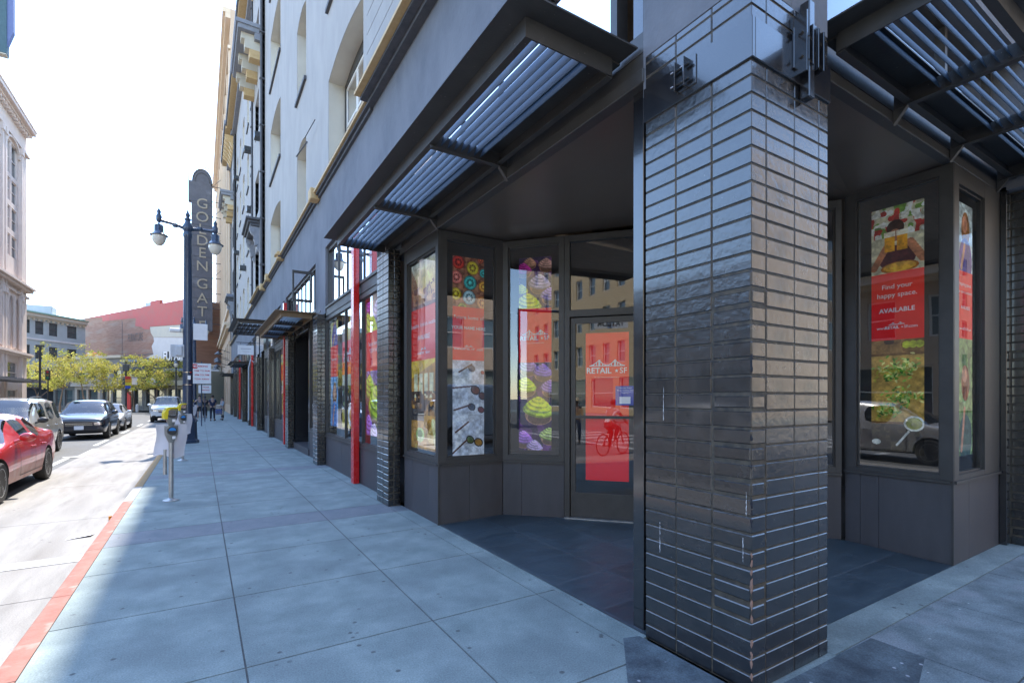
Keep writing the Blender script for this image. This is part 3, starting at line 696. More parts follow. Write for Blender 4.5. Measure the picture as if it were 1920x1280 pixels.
# upper storeys
FZ = [6.98, 10.95, 15.0, 19.0]; BT = 24.6
def upper(y0, y1, wins, pl, parent, name, depth=0.41, mat='stucco', x=0.0):
    mb = MB(); ops = []
    for (a, b) in wins:
        for z in FZ: ops.append((a, b, z, z+2.42))
    wall(mb, pl, y0, y1, 6.99, BT, depth, ops)
    for (a, b) in wins:
        for z in FZ: arch_fill(mb, pl, a, b, z+2.42, 0.20, depth)
    return mb.build(name, [M[mat]], parent)
def sash(pl, a, b, z, depth=0.40, top=2.42, rise=0.2, cream=True):
    """window set deep in its opening: reveal lining coloured as if bounce-lit, dark outer frame, white sashes, pane"""
    mb = MB(); e = 0.004
    # reveal lining
    pl.bar(mb, a, a+e, z, z+top-rise, -depth, -0.01, 2); pl.bar(mb, b-e, b, z, z+top-rise, -depth, -0.01, 2)
    n = 8
    for k in range(n):
        s0 = a+(b-a)*k/n; s1 = a+(b-a)*(k+1)/n
        h = lambda s: z+top-rise*((s-(a+b)/2)/((b-a)/2))**2-0.004
        mb.prism([pl.P(s0, -0.01, h(s0)), pl.P(s1, -0.01, h(s1)), pl.P(s1, -0.01, h(s1)-0.004), pl.P(s0, -0.01, h(s0)-0.004)], -pl.n*(depth-0.01), 2)
    f = 0.07
    pl.bar(mb, a+e, a+f, z, z+top-0.02, -depth-0.04, -depth+0.02, 0); pl.bar(mb, b-f, b-e, z, z+top-0.02, -depth-0.04, -depth+0.02, 0)
    pl.bar(mb, a+f, b-f, z+top-rise-0.08, z+top-0.02, -depth-0.04, -depth+0.018, 0); pl.bar(mb, a+f, b-f, z, z+0.07, -depth-0.04, -depth+0.018, 0)
    nm = max(1, round((b-a)/1.1)); w = (b-a-2*f)/nm
    for k in range(nm):
        s0 = a+f+k*w
        for (q0, q1, r0, r1) in ((s0, s0+0.05, z+.07, z+top-rise-.08), (s0+w-0.05, s0+w, z+.07, z+top-rise-.08), (s0+.05, s0+w-.05, z+.07, z+.13), (s0+.05, s0+w-.05, z+top*0.5-.03, z+top*0.5+.03), (s0+.05, s0+w-.05, z+top-rise-.14, z+top-rise-.08)):
            pl.bar(mb, q0, q1, r0, r1, -depth-0.03, -depth-0.004, 1)
    o = mb.build('sash_window', [M['bronze'], M['white_frame'], M['reveal']], B)
    mb = MB(); mb.add([pl.P(a+f, -depth-0.02, z+.07), pl.P(b-f, -depth-0.02, z+.07), pl.P(b-f, -depth-0.02, z+top-rise-.08), pl.P(a+f, -depth-0.02, z+top-rise-.08)], [(0, 1, 2, 3)])
    mb.build('pane', M['glass_up'], o)
    if z > 7.2:
        mb = MB(); pl.bar(mb, a-0.06, b+0.06, z-0.10, z-0.002, -0.1, 0.07); mb.build('sill', M['trim_dark'], o)
    return o
W1 = [(9.45, 12.47), (15.45, 17.06), (20.92, 24.1)]
W2 = [(32.2, 33.8), (35.6, 37.0), (39.4, 41.0), (42.8, 44.2), (46.3, 47.9)]
upper(8.82, 26.4, W1, SL, B, 'upper_wall'); 
upper(31.2, 49.0, W2, SL, B, 'upper_wall')
upper(54.0, 57.0, [], SL, B, 'upper_wall')
for a, b in W1: 
    for z in FZ: sash(SL, a, b, z)
for a, b in W2:
    for z in FZ: sash(SL, a, b, z)
# grooved pavilion bays standing a little proud of the wall
def pavilion(y0, y1, win, near=False):
    px = 2.48; pl = Plane((px, 0), (0, 1), (-1, 0)); mb = MB(); gz = 0.34; z = 6.99
    ops = [(win[0], win[1], q, q+2.3) for q in FZ] if win else []
    while z < BT-0.1:
        z1 = min(z+gz, BT)
        runs = [(y0, y1)]
        for (a, b, c, d) in ops:
            if c < (z+z1)/2 < d: runs = [(y0, a), (b, y1)]
        for (a, b) in runs: pl.bar(mb, a, b, z+0.008, z1-0.008, -0.16, 0)
        z = z1
    wall(mb, Plane((px+0.012, 0), (0, 1), (-1, 0)), y0, y1, 6.99, BT, 0.50, ops, 1)
    o = mb.build('grooved_bay', [M['stucco'], M['trim_grey']], B)
    if win:
        for q in FZ:
            mb = MB()
            for s0, s1 in ((win[0], win[0]+0.09), ((win[0]+win[1])/2-.05, (win[0]+win[1])/2+.05), (win[1]-0.09, win[1])): pl.bar(mb, s0, s1, q, q+2.3, -0.3, -0.2)
            for z0, z1 in ((q, q+.08), (q+1.2, q+1.26), (q+2.2, q+2.3)): pl.bar(mb, win[0]+.09, win[1]-.09, z0, z1, -0.3, -0.205)
            w = mb.build('bay_sash', M['trim_dark'], o)
            mb = MB(); mb.add([pl.P(win[0], -.26, q), pl.P(win[1], -.26, q), pl.P(win[1], -.26, q+2.3), pl.P(win[0], -.26, q+2.3)], [(0, 1, 2, 3)]); mb.build('pane', M['glass_up'], w)
    return o
pavilion(1.66, 8.81, (3.6, 6.4)); pavilion(26.42, 31.18, (27.9, 29.9)); pavilion(49.02, 53.98, (50.4, 52.5))
# pediment brackets over the pavilion windows
def pediment(yc):
    mb = MB(); x = 2.48
    mb.cbox(x-0.62, x, yc-1.55, yc+1.55, 10.35, 10.47, 0.02); mb.cbox(x-0.52, x, yc-1.45, yc+1.45, 10.22, 10.345, 0.02); mb.cbox(x-0.42, x, yc-1.4, yc+1.4, 10.08, 10.215, 0.02)
    mb.prism([(x-0.5, yc-1.5, 10.47), (x-0.5, yc+1.5, 10.47), (x-0.5, yc, 10.95)], (0.5, 0, 0))
    o = mb.build('pediment', M['trim_dark'], B)
    for sgn in (-1, 1):
        mb = MB(); y = yc+sgn*1.2
        prof = [(0, 10.07), (-.42, 10.07), (-.44, 9.9), (-.36, 9.72), (-.24, 9.62), (-.27, 9.45), (-.2, 9.3), (-.1, 9.18), (-.12, 9.02), (0, 8.85)]
        mb.prism([(x+a, y-0.13, b) for a, b in prof], (0, 0.26, 0))
        mb.lathe([(0.001, -.16), (0.10, -.16), (0.10, .16), (0.001, .16)], (x-0.30, y, 9.86), 12, axis='y')
        mb.lathe([(0.001, -.15), (0.07, -.15), (0.07, .15), (0.001, .15)], (x-0.16, y, 9.22), 12, axis='y')
        mb.build('scroll_bracket', M['trim_grey'], o)
pediment(28.9); pediment(51.4)
# stepped modillion cornice on the pavilions, gold undersides
def pav_cornice(y0, y1):
    mb = MB(); x = 2.48
    mb.box(x-1.0, x, y0, y1, 19.0, 19.22, 0); mb.box(x-1.08, x, y0-0.06, y1+.06, 19.221, 19.4, 0); mb.box(x-0.3, x, y0+.02, y1-.02, 18.7, 18.999, 0)
    o = mb.build('balcony_cornice', [M['trim_grey'], M['gold']], B)
    n = 3
    for k in range(n):
        y = y0+0.25+(y1-y0-0.9)*k/(n-1)
        mb = MB(); mb.box(x-0.85, x-0.301, y, y+0.5, 18.7, 18.998, 0); mb.box(x-0.7, x-0.001, y, y+0.5, 18.3, 18.698, 0, ); mb.box(x-0.5, x-0.002, y+.001, y+0.499, 17.9, 18.299, 1)
        mb.build('corbel', [M['reveal'], M['gold']], o)
pav_cornice(26.6, 31.0); pav_cornice(49.2, 53.8)
# main cornice
def main_cornice(y0, y1, x):
    mb = MB()
    mb.box(x+0.10, 2.6, y0, y1, 24.6, 24.78, 1); mb.box(x+0.03, 2.6, y0, y1, 24.781, 24.93, 2); mb.box(x, 2.62, y0, y1, 24.931, 25.25, 0)
    mb.box(x+0.5, 2.6, y0, y1, 24.25, 24.599, 0)
    mb.build('main_cornice', [M['trim_grey'], M['gold'], M['trim_dark']], B)
main_cornice(1.3, 24.4, 2.12); main_cornice(24.42, 49.0, 1.8); main_cornice(49.01, 57.2, 1.7)
mb = MB(); mb.box(2.6, 12, 1.31, 1.64, 24.26, 25.2); mb.build('main_cornice', [M['trim_grey']], B)
def modillions(y0, y1, step):
    y = y0
    while y < y1:
        mb = MB(); x = 2.4
        prof = [(0, 24.2), (-0.62, 24.2), (-0.66, 24.05), (-0.5, 23.85), (-.3, 23.7), (-.12, 23.3), (0, 23.2)]
        mb.prism([(x+a, y, b) for a, b in prof], (0, 0.36, 0)); mb.build('modillion', M['gold'], B); y += step
modillions(26.8, 31.0, 0.85); modillions(49.3, 53.8, 0.85)
# plain right-hand wall above the fascia and the building's mass
mb = MB(); ops = []
for a in (5.0, 9.5, 14.0, 18.5):
    for z in FZ: ops.append((a, a+2.0, z, z+2.4))
wall(mb, SR, 2.605, 20.0, 6.99, BT, 0.30, ops, 0); mb.build('upper_wall', M['stucco'], B)
for a in (5.0, 9.5, 14.0, 18.5):
    for z in FZ: sash(SR, a, a+2.0, z, depth=0.26)
mb = MB(); mb.box(3.2, 20.0, 2.2, 57.0, 5.62, 24.55); mb.build('dark_core_block', M['interior'], B)  # unseen solid block, dark behind the upper windows; also blocks the sun
mb = MB(); mb.box(2.62, 20.05, 1.95, 57.0, 24.62, 24.9); mb.build('roof', M['trim_grey'], B)  # unseen roof plate, put in to block the sun
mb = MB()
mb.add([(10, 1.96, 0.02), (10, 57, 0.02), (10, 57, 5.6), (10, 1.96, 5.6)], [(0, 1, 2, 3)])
mb.add([(20, 1.96, 0.0), (20, 57, 0.0), (20, 57, 24.6), (20, 1.96, 24.6)], [(0, 1, 2, 3)])  # unseen back wall, closes the body against the sun
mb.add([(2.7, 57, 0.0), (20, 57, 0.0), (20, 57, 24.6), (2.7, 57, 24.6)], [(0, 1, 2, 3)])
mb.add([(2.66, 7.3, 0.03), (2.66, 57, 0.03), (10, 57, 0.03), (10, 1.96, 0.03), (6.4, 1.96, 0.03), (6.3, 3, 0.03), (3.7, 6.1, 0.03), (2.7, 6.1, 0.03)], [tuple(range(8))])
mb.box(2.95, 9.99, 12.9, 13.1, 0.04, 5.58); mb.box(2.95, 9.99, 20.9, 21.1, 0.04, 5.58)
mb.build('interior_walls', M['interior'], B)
mb = MB(); mb.add([(2.65, 1.96, 5.58), (10, 1.96, 5.58), (10, 57, 5.58), (2.65, 57, 5.58)], [(0, 1, 2, 3)])
for k in range(12): mb.box(3.2, 9.9, 7.4+k*1.6, 7.5+k*1.6, 5.3, 5.57)
mb.box(2.9, 9.9, 6.2, 12.7, 4.15, 4.2); mb.box(6.5, 9.9, 1.98, 6.19, 4.15, 4.2)
mb.build('interior_ceiling', M['int_ceiling'], B)

# ---- street-side shop bays beyond the first
def shop_bay(y0, y1, muls, ztop=3.52, trans=(3.88, 5.30), label=None, rods=(), kickz=0.72, seg=None):
    pl = Plane((2.60, y0), (0, 1), (-1, 0)); L = y1-y0
    o = glazed('shop_window', pl, L, kickz, ztop+0.08, (0.06, L-0.06, kickz+0.06, ztop), muls=muls, label=label, glass='glass_street', seg=seg or [L*k/6 for k in range(7)])
    mb = MB(); pl.bar(mb, 0, L, ztop+0.081, ztop+0.12, -0.10, -0.03); pl.bar(mb, 0, L, ztop+0.121, ztop+0.30, -0.10, -0.015); pl.bar(mb, 0, L, ztop+0.301, ztop+0.35, -0.10, 0.012)
    mb.build('header_channel', M['steel'], o)
    if trans:
        z0, z1 = trans; mb = MB(); pl.bar(mb, 0, 0.06, z0, z1, -0.16, -0.06); pl.bar(mb, L-0.06, L, z0, z1, -0.16, -0.06); pl.bar(mb, 0.06, L-0.06, z1-0.07, z1, -0.16, -0.062)
        for r_ in rods: pl.bar(mb, r_-0.012, r_+0.012, z0, z1-0.07, -0.13, -0.085)
        t = mb.build('transom_window', M['bronze'], B)
        mb = MB(); mb.add([pl.P(0.06, -0.11, z0), pl.P(L-0.06, -0.11, z0), pl.P(L-0.06, -0.11, z1-.07), pl.P(0.06, -0.11, z1-.07)], [(0, 1, 2, 3)]); mb.build('pane', M['glass'], t)
    return o
shop_bay(7.97, 12.82, (1.62, 2.95), label='shop window with the red post in front', rods=(0.9, 1.8, 3.1, 3.9))
shop_bay(13.38, 14.98, (), trans=None, label='narrow window right of the raised doorway', seg=[0, 0.5, 1.05, 1.6])
shop_bay(18.25, 22.9, (1.5, 3.0), label='shop window beyond the raised doorway', trans=(3.9, 5.18))
# transom over the doorway bays with an open casement
def trans(y0, y1, z0, z1, rods):
    pl = Plane((2.60, y0), (0, 1), (-1, 0)); L = y1-y0; mb = MB()
    pl.bar(mb, 0, 0.07, z0, z1, -0.16, -0.05); pl.bar(mb, L-0.07, L, z0, z1, -0.16, -0.05); pl.bar(mb, 0.07, L-0.07, z1-0.07, z1, -0.16, -0.052); pl.bar(mb, 0.07, L-0.07, z0, z0+.07, -0.16, -0.052)
    for r_ in rods: pl.bar(mb, r_-0.014, r_+0.014, z0+.07, z1-0.07, -0.13, -0.085)
    t = mb.build('transom_window', M['bronze'], B)
    mb = MB(); mb.add([pl.P(0.07, -0.11, z0+.07), pl.P(L-0.07, -0.11, z0+.07), pl.P(L-0.07, -0.11, z1-.07), pl.P(0.07, -0.11, z1-.07)], [(0, 1, 2, 3)]); mb.build('pane', M['glass'], t)
    return t
tw = trans(14.05, 19.55, 3.98, 5.22, [0.7*k for k in range(1, 8)])
mb = MB()
for q in ((0, 0.05, 4.18, 5.0), (0.45, 0.5, 4.18, 5.0)): mb.box(2.54-q[1], 2.54-q[0], 14.16, 14.20, q[2], q[3])
mb.box(2.09, 2.49, 14.161, 14.199, 4.18, 4.25); mb.box(2.09, 2.49, 14.161, 14.199, 4.93, 5.0)
cs = mb.build('open_casement', M['bronze'], tw)
trans(2.45+0.31, 7.39, 4.22, 5.31, (0.9, 1.8, 2.7, 3.6))
tr_ = Plane((3.51, 1.85), (1, 0), (0, -1))
mb = MB()
for s in (0, 1.3, 2.6, 3.9): tr_.bar(mb, s, s+0.06, 4.30, 5.31, -0.12, -0.03)
tr_.bar(mb, 0.06, 3.9, 5.24, 5.31, -0.12, -0.032); t = mb.build('transom_window', M['bronze'], B)
mb = MB(); mb.add([tr_.P(0.06, -.07, 4.3), tr_.P(3.9, -.07, 4.3), tr_.P(3.9, -.07, 5.24), tr_.P(0.06, -.07, 5.24)], [(0, 1, 2, 3)]); mb.build('pane', M['glass'], t)
# raised doorway
mb = MB()
mb.box(2.58, 4.2, 15.0, 17.60, 0.0, 0.20, 0)
mb.build('door_step', M['kick'], B)
mb = MB(); mb.box(2.62, 3.9, 14.985, 15.10, 0.201, 3.6); mb.box(2.62, 3.9, 17.5, 17.61, 0.201, 3.6); mb.box(2.62, 3.9, 15.10, 17.5, 3.55, 3.62); mb.box(2.6, 2.7, 14.985, 17.61, 3.621, 3.97)
mb.box(2.60, 2.618, 14.985, 15.06, 0.201, 3.62)
dw = mb.build('doorway', M['black_paint'], B)
mb = MB(); mb.box(3.9, 3.96, 15.10, 17.5, 0.201, 3.549)
for k in range(16): mb.box(3.885, 3.899, 15.12, 17.48, 0.24+k*0.2, 0.24+k*0.2+0.17)
mb.build('door_shutter', M['black_paint'], dw)
# far bays
for i, (a, b) in enumerate(zip(PA[3:-1], PA[4:])):
    y0, y1 = a[1], b[0]
    if i % 2 == 0: shop_bay(y0, y1-1.6, (1.2,), trans=(3.9, 5.1)); s1 = y1-1.6
    else: shop_bay(y0+1.4, y1, (1.5,), trans=(3.9, 5.1)); s1 = y0
    mb = MB(); q0, q1 = (y1-1.58, y1-0.02) if i % 2 == 0 else (y0+0.02, y0+1.38)
    mb.box(2.9, 2.98, q0, q1, 0.02, 3.9); mb.box(2.6, 2.899, q0, q0+0.1, 0.02, 3.9); mb.box(2.6, 2.899, q1-.1, q1, 0.02, 3.9); mb.box(2.55, 2.9, q0, q1, 3.901, 5.1)
    mb.build('recessed_door', M['black_paint'], B)
# downpipes, vents, wires
for yy, zb, zt in ((26.32, 6.9, 24.4), (31.35, 6.9, 24.2), (48.8, 6.9, 24), (54.1, 6.9, 24)):
    mb = MB(); mb.tube([(2.44, yy, zb), (2.44, yy, zt)], 0.055, 8)
    z = zb+1
    while z < zt: mb.box(2.36, 2.6, yy-0.08, yy+0.08, z, z+0.05); z += 2.2
    mb.build('downpipe', M['trim_dark'], B)
for yy, zz in ((27.1, 14.3), (31.8, 12.2), (33.9, 16.5), (37.8, 10.2), (45, 13), (45.2, 19)):
    mb = MB(); mb.cbox(2.22, 2.6, yy, yy+0.5, zz, zz+0.28, 0.02); mb.build('wall_light', M['meter_dark'], B)
mb = MB(); mb.tube([(2.5, 13.6, 8.8), (2.42, 14.6, 8.75)], 0.012, 6); mb.tube([(2.58, 15.2, 8.95), (2.45, 16.2, 8.9)], 0.02, 6); mb.build('wall_bracket', M['trim_dark'], B)
# small gold corner blocks on the ledge
for yy in (13.6, 20.1, 24.0, 26.2):
    mb = MB(); mb.cbox(2.36, 2.60, yy-0.16, yy+0.16, 6.70, 6.99, 0.02); mb.build('ledge_block', M['gold'], B)
# bird-spotted dirty cream lamps under the far canopy
mb = MB(); mb.tube([(2.5, 31.0, 3.6), (2.35, 31.0, 3.75), (2.25, 31.0, 3.3), (2.25, 31.0, 0.4)], 0.03, 8); mb.build('drain_pipe', M['grey_box'], B)

# ---- red posts
RG = 'red posts along the shopfronts'
for i, (yy, zt, lab) in enumerate([(9.69, 5.28, 'glossy red square post in front of the nearest shop window, reaching under the canopy'), (19.15, 4.98, 'red post beside the first pier beyond the raised doorway'), (32.4, 4.6, 'distant red post behind the white hanging sign'), (43.2, 4.5, 'farthest thin red post along the black shopfronts')]):
    mb = MB(); mb.cbox(2.48, 2.588, yy, yy+0.20, 0.0, zt, 0.006)
    for z in (0.6, 1.9, 3.0): mb.tube([(2.477, yy+0.1, z), (2.484, yy+0.1, z)], 0.012, 8)
    o = mb.build('red_post', M['red_post']); tag(o, lab, 'post', RG)
# ---------------------------------------------------------------- posters behind the glass (printed sheets, painted point by point)
class Canvas:
    def __init__(s, W, H, seed=0):
        s.W, s.H = W, H; s.a = np.ones((H, W, 3))*0.5; s.rs = np.random.RandomState(seed)
        yy, xx = np.mgrid[0:H, 0:W]; s.x = (xx+0.5)/W; s.y = (yy+0.5)/H; s.asp = H/W
    def noise(s, sc, seed=0):
        r = np.random.RandomState(seed+s.rs.randint(9999)); gx, gy = max(2, int(sc)), max(2, int(sc*s.asp)); g_ = r.rand(gy+2, gx+2)
        fx = s.x*gx; fy = s.y*gy; ix = fx.astype(int); iy = fy.astype(int); tx = fx-ix; ty = fy-iy; tx = tx*tx*(3-2*tx); ty = ty*ty*(3-2*ty)
        return (g_[iy, ix]*(1-tx)+g_[iy, ix+1]*tx)*(1-ty)+(g_[iy+1, ix]*(1-tx)+g_[iy+1, ix+1]*tx)*ty
    def put(s, mask, c): s.a = s.a*(1-mask[..., None])+np.array(c)/255.0*mask[..., None]
    def band(s, y0, y1, c): s.put(((s.y >= y0) & (s.y < y1)).astype(float), c)
    def blotch(s, y0, y1, cols, sc):
        m = ((s.y >= y0) & (s.y < y1)).astype(float)
        for i, c in enumerate(cols): s.put(m*(s.noise(sc, i) > 0.52), c)
    def ell(s, cx, cy, r, c, ry=None, y0=0, y1=1, rot=0, ring=None):
        ry = ry or r; dx = s.x-cx; dy = (s.y-cy)*s.asp; ca, sa = math.cos(rot), math.sin(rot)
        q = ((dx*ca+dy*sa)/r)**2+((-dx*sa+dy*ca)/ry)**2
        m = (q < 1) & (s.y >= y0) & (s.y < y1)
        if ring: m &= q > ring
        s.put(m.astype(float), c)
    def line(s, p, q, wd, c, y0=0, y1=1):
        a = np.array(p); b = np.array(q); d = b-a; d[1] *= s.asp; L2 = (d**2).sum()
        t = np.clip(((s.x-a[0])*d[0]+(s.y-a[1])*s.asp*d[1])/L2, 0, 1)
        dist = np.hypot(s.x-a[0]-t*d[0], (s.y-a[1])*s.asp-t*d[1]); s.put(((dist < wd) & (s.y >= y0) & (s.y < y1)).astype(float), c)
def bowl(c, cx, cy, r, col, y0, y1):
    d = tuple(v*0.55 for v in col); l = tuple(min(255, v*1.25+20) for v in col)
    c.ell(cx, cy, r, d, y0=y0, y1=y1); c.ell(cx, cy, r*0.92, col, y0=y0, y1=y1); c.ell(cx, cy, r*0.7, l, ring=0.8, y0=y0, y1=y1)
    for k in range(8):
        a = k*math.pi/4; c.ell(cx+r*0.42*math.cos(a), cy+r*0.42*math.sin(a)/c.asp, r*0.13, d, y0=y0, y1=y1)
    c.ell(cx, cy, r*0.2, l, y0=y0, y1=y1)
def cupcake(c, cx, cy, r, col, y0, y1, base=(190, 140, 110)):
    c.ell(cx, cy+r*0.42/c.asp, r*0.9, base, ry=r*0.62, y0=y0, y1=y1); c.ell(cx, cy+r*0.6/c.asp, r*0.72, tuple(v*0.6 for v in base), ry=r*0.4, y0=y0, y1=y1)
    for k, (dr, dz) in enumerate(((1.0, 0.1), (0.85, -0.12), (0.65, -0.32), (0.42, -0.5), (0.2, -0.64))):
        t = 0.82+0.06*k; c.ell(cx-0.03, cy+(dz+0.06)*r/c.asp, r*dr, tuple(v*t*0.75 for v in col), ry=r*dr*0.42, rot=0.15, y0=y0, y1=y1)
        c.ell(cx, cy+dz*r/c.asp, r*dr*0.96, tuple(min(255, v*(t+0.12)) for v in col), ry=r*dr*0.36, rot=0.15, y0=y0, y1=y1)
def pic_bowls(c, y0, y1):
    c.band(y0, y1, (150, 95, 70)); c.blotch(y0, y1, [(120, 70, 50), (170, 115, 85)], 14)
    h = y1-y0
    for (x, y, r, col) in ((.18, .12, .2, (190, 45, 30)), (.63, .2, .2, (215, 190, 40)), (.98, .28, .13, (60, 190, 190)), (.12, .42, .19, (225, 120, 110)), (.55, .5, .21, (50, 165, 165)), (.98, .55, .16, (215, 150, 50)), (.1, .75, .18, (205, 180, 50)), (.52, .8, .21, (160, 200, 215)), (.95, .88, .2, (210, 140, 90)), (.3, 1.02, .15, (150, 170, 60)), (.88, .02, .1, (200, 90, 50))):
        bowl(c, x, y0+y*h, r, col, y0, y1)
def pic_glasses(c, y0, y1):
    c.band(y0, y1, (205, 212, 222)); c.blotch(y0, y1, [(190, 198, 212), (215, 220, 228)], 5); h = y1-y0
    for (x, y, rr, col) in ((.6, .08, .1, (90, 100, 120)), (.72, .3, .14, (130, 75, 45)), (.95, .36, .12, (110, 60, 40)), (.6, .47, .11, (70, 75, 90)), (.9, .5, .1, (120, 60, 60)), (.55, .8, .12, (90, 110, 60)), (.82, .83, .13, (160, 120, 60)), (.95, .12, .06, (170, 60, 60))):
        c.ell(x, y0+y*h, rr*1.15, (40, 34, 36), ry=rr*.95, rot=.5, y0=y0, y1=y1); c.ell(x, y0+y*h, rr*.9, col, ry=rr*.7, rot=.5, y0=y0, y1=y1)
    for p, q in (((.0, .28), (.65, .26)), ((.05, .5), (.55, .45)), ((.1, .72), (.5, .62)), ((.2, .12), (.6, .04)), ((.0, .93), (.45, .8))): c.line((p[0], y0+p[1]*h), (q[0], y0+q[1]*h), .025, (90, 55, 45), y0, y1)
def pic_cup(c, y0, y1, top):
    c.band(y0, y1, (70, 45, 80)); c.blotch(y0, y1, [(110, 60, 120), (50, 35, 70)], 6); h = y1-y0
    if top: L_ = ((.35, .1, .2, (200, 150, 120)), (.85, .15, .24, (215, 165, 150)), (.15, .22, .26, (200, 60, 160)), (.65, .5, .34, (215, 195, 225)), (.08, .62, .22, (225, 235, 60)), (.98, .75, .3, (190, 160, 230)), (.3, .9, .42, (235, 245, 70)))
    else: L_ = ((.3, .04, .3, (190, 150, 210)), (.75, .1, .3, (150, 110, 190)), (.22, .26, .34, (220, 240, 60)), (.98, .28, .3, (220, 170, 230)), (.62, .52, .48, (225, 245, 60)), (.95, .82, .3, (200, 220, 120)), (.15, .86, .3, (190, 130, 220)), (.5, .95, .25, (220, 190, 235)))
    for x, y, r_, col in L_: cupcake(c, x, y0+y*h, r_, col, y0, y1)
def pic_street(c, y0, y1):
    c.band(y0, y1, (196, 140, 90)); h = y1-y0
    t = np.clip((c.y-y0)/h, 0, 1); m = ((c.y >= y0) & (c.y < y1)).astype(float)
    c.put(m*np.clip(1-t*1.6, 0, 1), (235, 240, 220)); g_ = np.exp(-((c.x-.62)**2*9+((t-.45)**2)*14)); c.put(m*g_*.9, (245, 225, 90))
    for k in range(9): x = 0.02+k*.035; c.put(m*((abs(c.x-x) < .012) & (t > .1+.06*k)), (150, 80, 45))
    c.put(m*((c.noise(14) > .6) & (t > .55)), (120, 62, 48)); c.put(m*((c.noise(20) > .66) & (t > .4) & (c.x > .6)), (150, 84, 60)); c.put(m*((t > .93)), (110, 70, 70))
def pic_cafe(c, y0, y1):
    c.band(y0, y1, (200, 140, 50)); h = y1-y0; t = np.clip((c.y-y0)/h, 0, 1); m = ((c.y >= y0) & (c.y < y1)).astype(float)
    c.put(m*(t < .2-.18*c.x), (240, 190, 50)); 
    for k in range(4): c.put(m*((abs(c.x-.18-k*.2) < .07) & (t > .15) & (t < .42)), (235, 225, 170))
    c.blotch(y0+h*.35, y0+h*.62, [(90, 50, 20), (160, 100, 30), (60, 40, 25)], 13); c.put(m*((t > .55) & (t < .68) & (c.x < .5)), (45, 40, 42))
    c.blotch(y0+h*.7, y1, [(215, 150, 60), (235, 190, 90)], 5); c.ell(.35, y0+h*.84, .16, (190, 215, 120), ry=.11, y0=y0, y1=y1); c.ell(.35, y0+h*.83, .1, (90, 130, 50), ry=.06, y0=y0, y1=y1); c.line((.85, y0+h*.7), (.95, y0+h*.9), .07, (250, 225, 150), y0, y1)
def pic_beer(c, y0, y1):
    c.band(y0, y1, (205, 200, 170)); h = y1-y0
    for k, col in enumerate(((230, 235, 225), (120, 160, 70), (190, 60, 50), (240, 240, 230))): c.put(((c.noise(8, k) > .6) & (c.y >= y0) & (c.y < y0+h*.45)).astype(float), col)
    c.ell(.47, y0+.33*h, .17, (70, 40, 26), ry=.18, y0=y0, y1=y1); c.ell(.46, y0+.44*h, .12, (176, 116, 84), ry=.14, y0=y0, y1=y1)
    c.ell(.5, y0+.78*h, .36, (84, 34, 40), ry=.28, y0=y0, y1=y1); c.line((.05, y0+.9*h), (.3, y0+.6*h), .07, (186, 120, 84), y0, y1); c.line((.98, y0+.85*h), (.75, y0+.58*h), .08, (190, 126, 90), y0, y1)
    for x in (.36, .6): c.put(((abs(c.x-x) < .1) & (c.y > y0+.42*h) & (c.y < y0+.68*h)).astype(float), (235, 165, 30)); c.put(((abs(c.x-x) < .11) & (c.y > y0+.38*h) & (c.y < y0+.45*h)).astype(float), (250, 240, 215))
    c.ell(.55, y0+.93*h, .36, (180, 110, 40), ry=.13, y0=y0, y1=y1); c.ell(.55, y0+.925*h, .31, (232, 178, 70), ry=.1, y0=y0, y1=y1)
def pic_salad(c, y0, y1):
    c.band(y0, y1, (120, 84, 44)); h = y1-y0
    c.blotch(y0, y0+.12*h, [(70, 50, 40), (150, 110, 60)], 6); c.ell(.8, y0+.05*h, .22, (120, 90, 40), ry=.14, y0=y0, y1=y1)
    for x in (.68, .8, .92): c.ell(x, y0+.05*h, .08, (180, 185, 50), y0=y0, y1=y1)
    c.band(y0+.14*h, y0+.72*h, (190, 150, 70)); r = random.Random(4)
    for cx, cy, n in ((.6, .24, 90), (.3, .3, 50), (.6, .5, 90), (.3, .62, 60)):
        for k in range(n):
            x = cx+r.gauss(0, .17); y = cy+r.gauss(0, .035); col = r.choice(((90, 140, 40), (60, 104, 30), (140, 180, 70), (190, 205, 110), (225, 215, 130), (180, 170, 60)))
            c.ell(x, y0+y*h, .045, col, ry=.02, rot=r.uniform(0, 3), y0=y0, y1=y1)
    c.band(y0+.74*h, y1, (58, 50, 40)); c.blotch(y0+.74*h, y1, [(74, 66, 50), (46, 40, 34)], 9)
    c.ell(.82, y0+.73*h, .19, (225, 222, 205), ry=.17, y0=y0, y1=y1); c.ell(.82, y0+.73*h, .15, (150, 150, 60), ry=.13, y0=y0, y1=y1); c.line((.5, y0+.92*h), (.72, y0+.8*h), .022, (215, 212, 200), y0, y1); c.ell(.1, y0+.9*h, .09, (222, 222, 205), ry=.06, y0=y0, y1=y1)
def pic_person(c, y0, y1, sk=(196, 140, 110), cl=(90, 70, 130), bgc=(190, 205, 205), hair=(110, 70, 40)):
    c.band(y0, y1, bgc); h = y1-y0; c.blotch(y0, y1, [tuple(v*.85 for v in bgc), tuple(min(255, v*1.1) for v in bgc)], 5)
    c.ell(.55, y0+.38*h, .26, hair, ry=.42, y0=y0, y1=y1); c.ell(.5, y0+.3*h, .16, sk, ry=.2, y0=y0, y1=y1); c.ell(.55, y0+.85*h, .42, cl, ry=.55, y0=y0, y1=y1); c.line((.3, y0+.95*h), (.5, y0+.6*h), .06, sk, y0, y1)
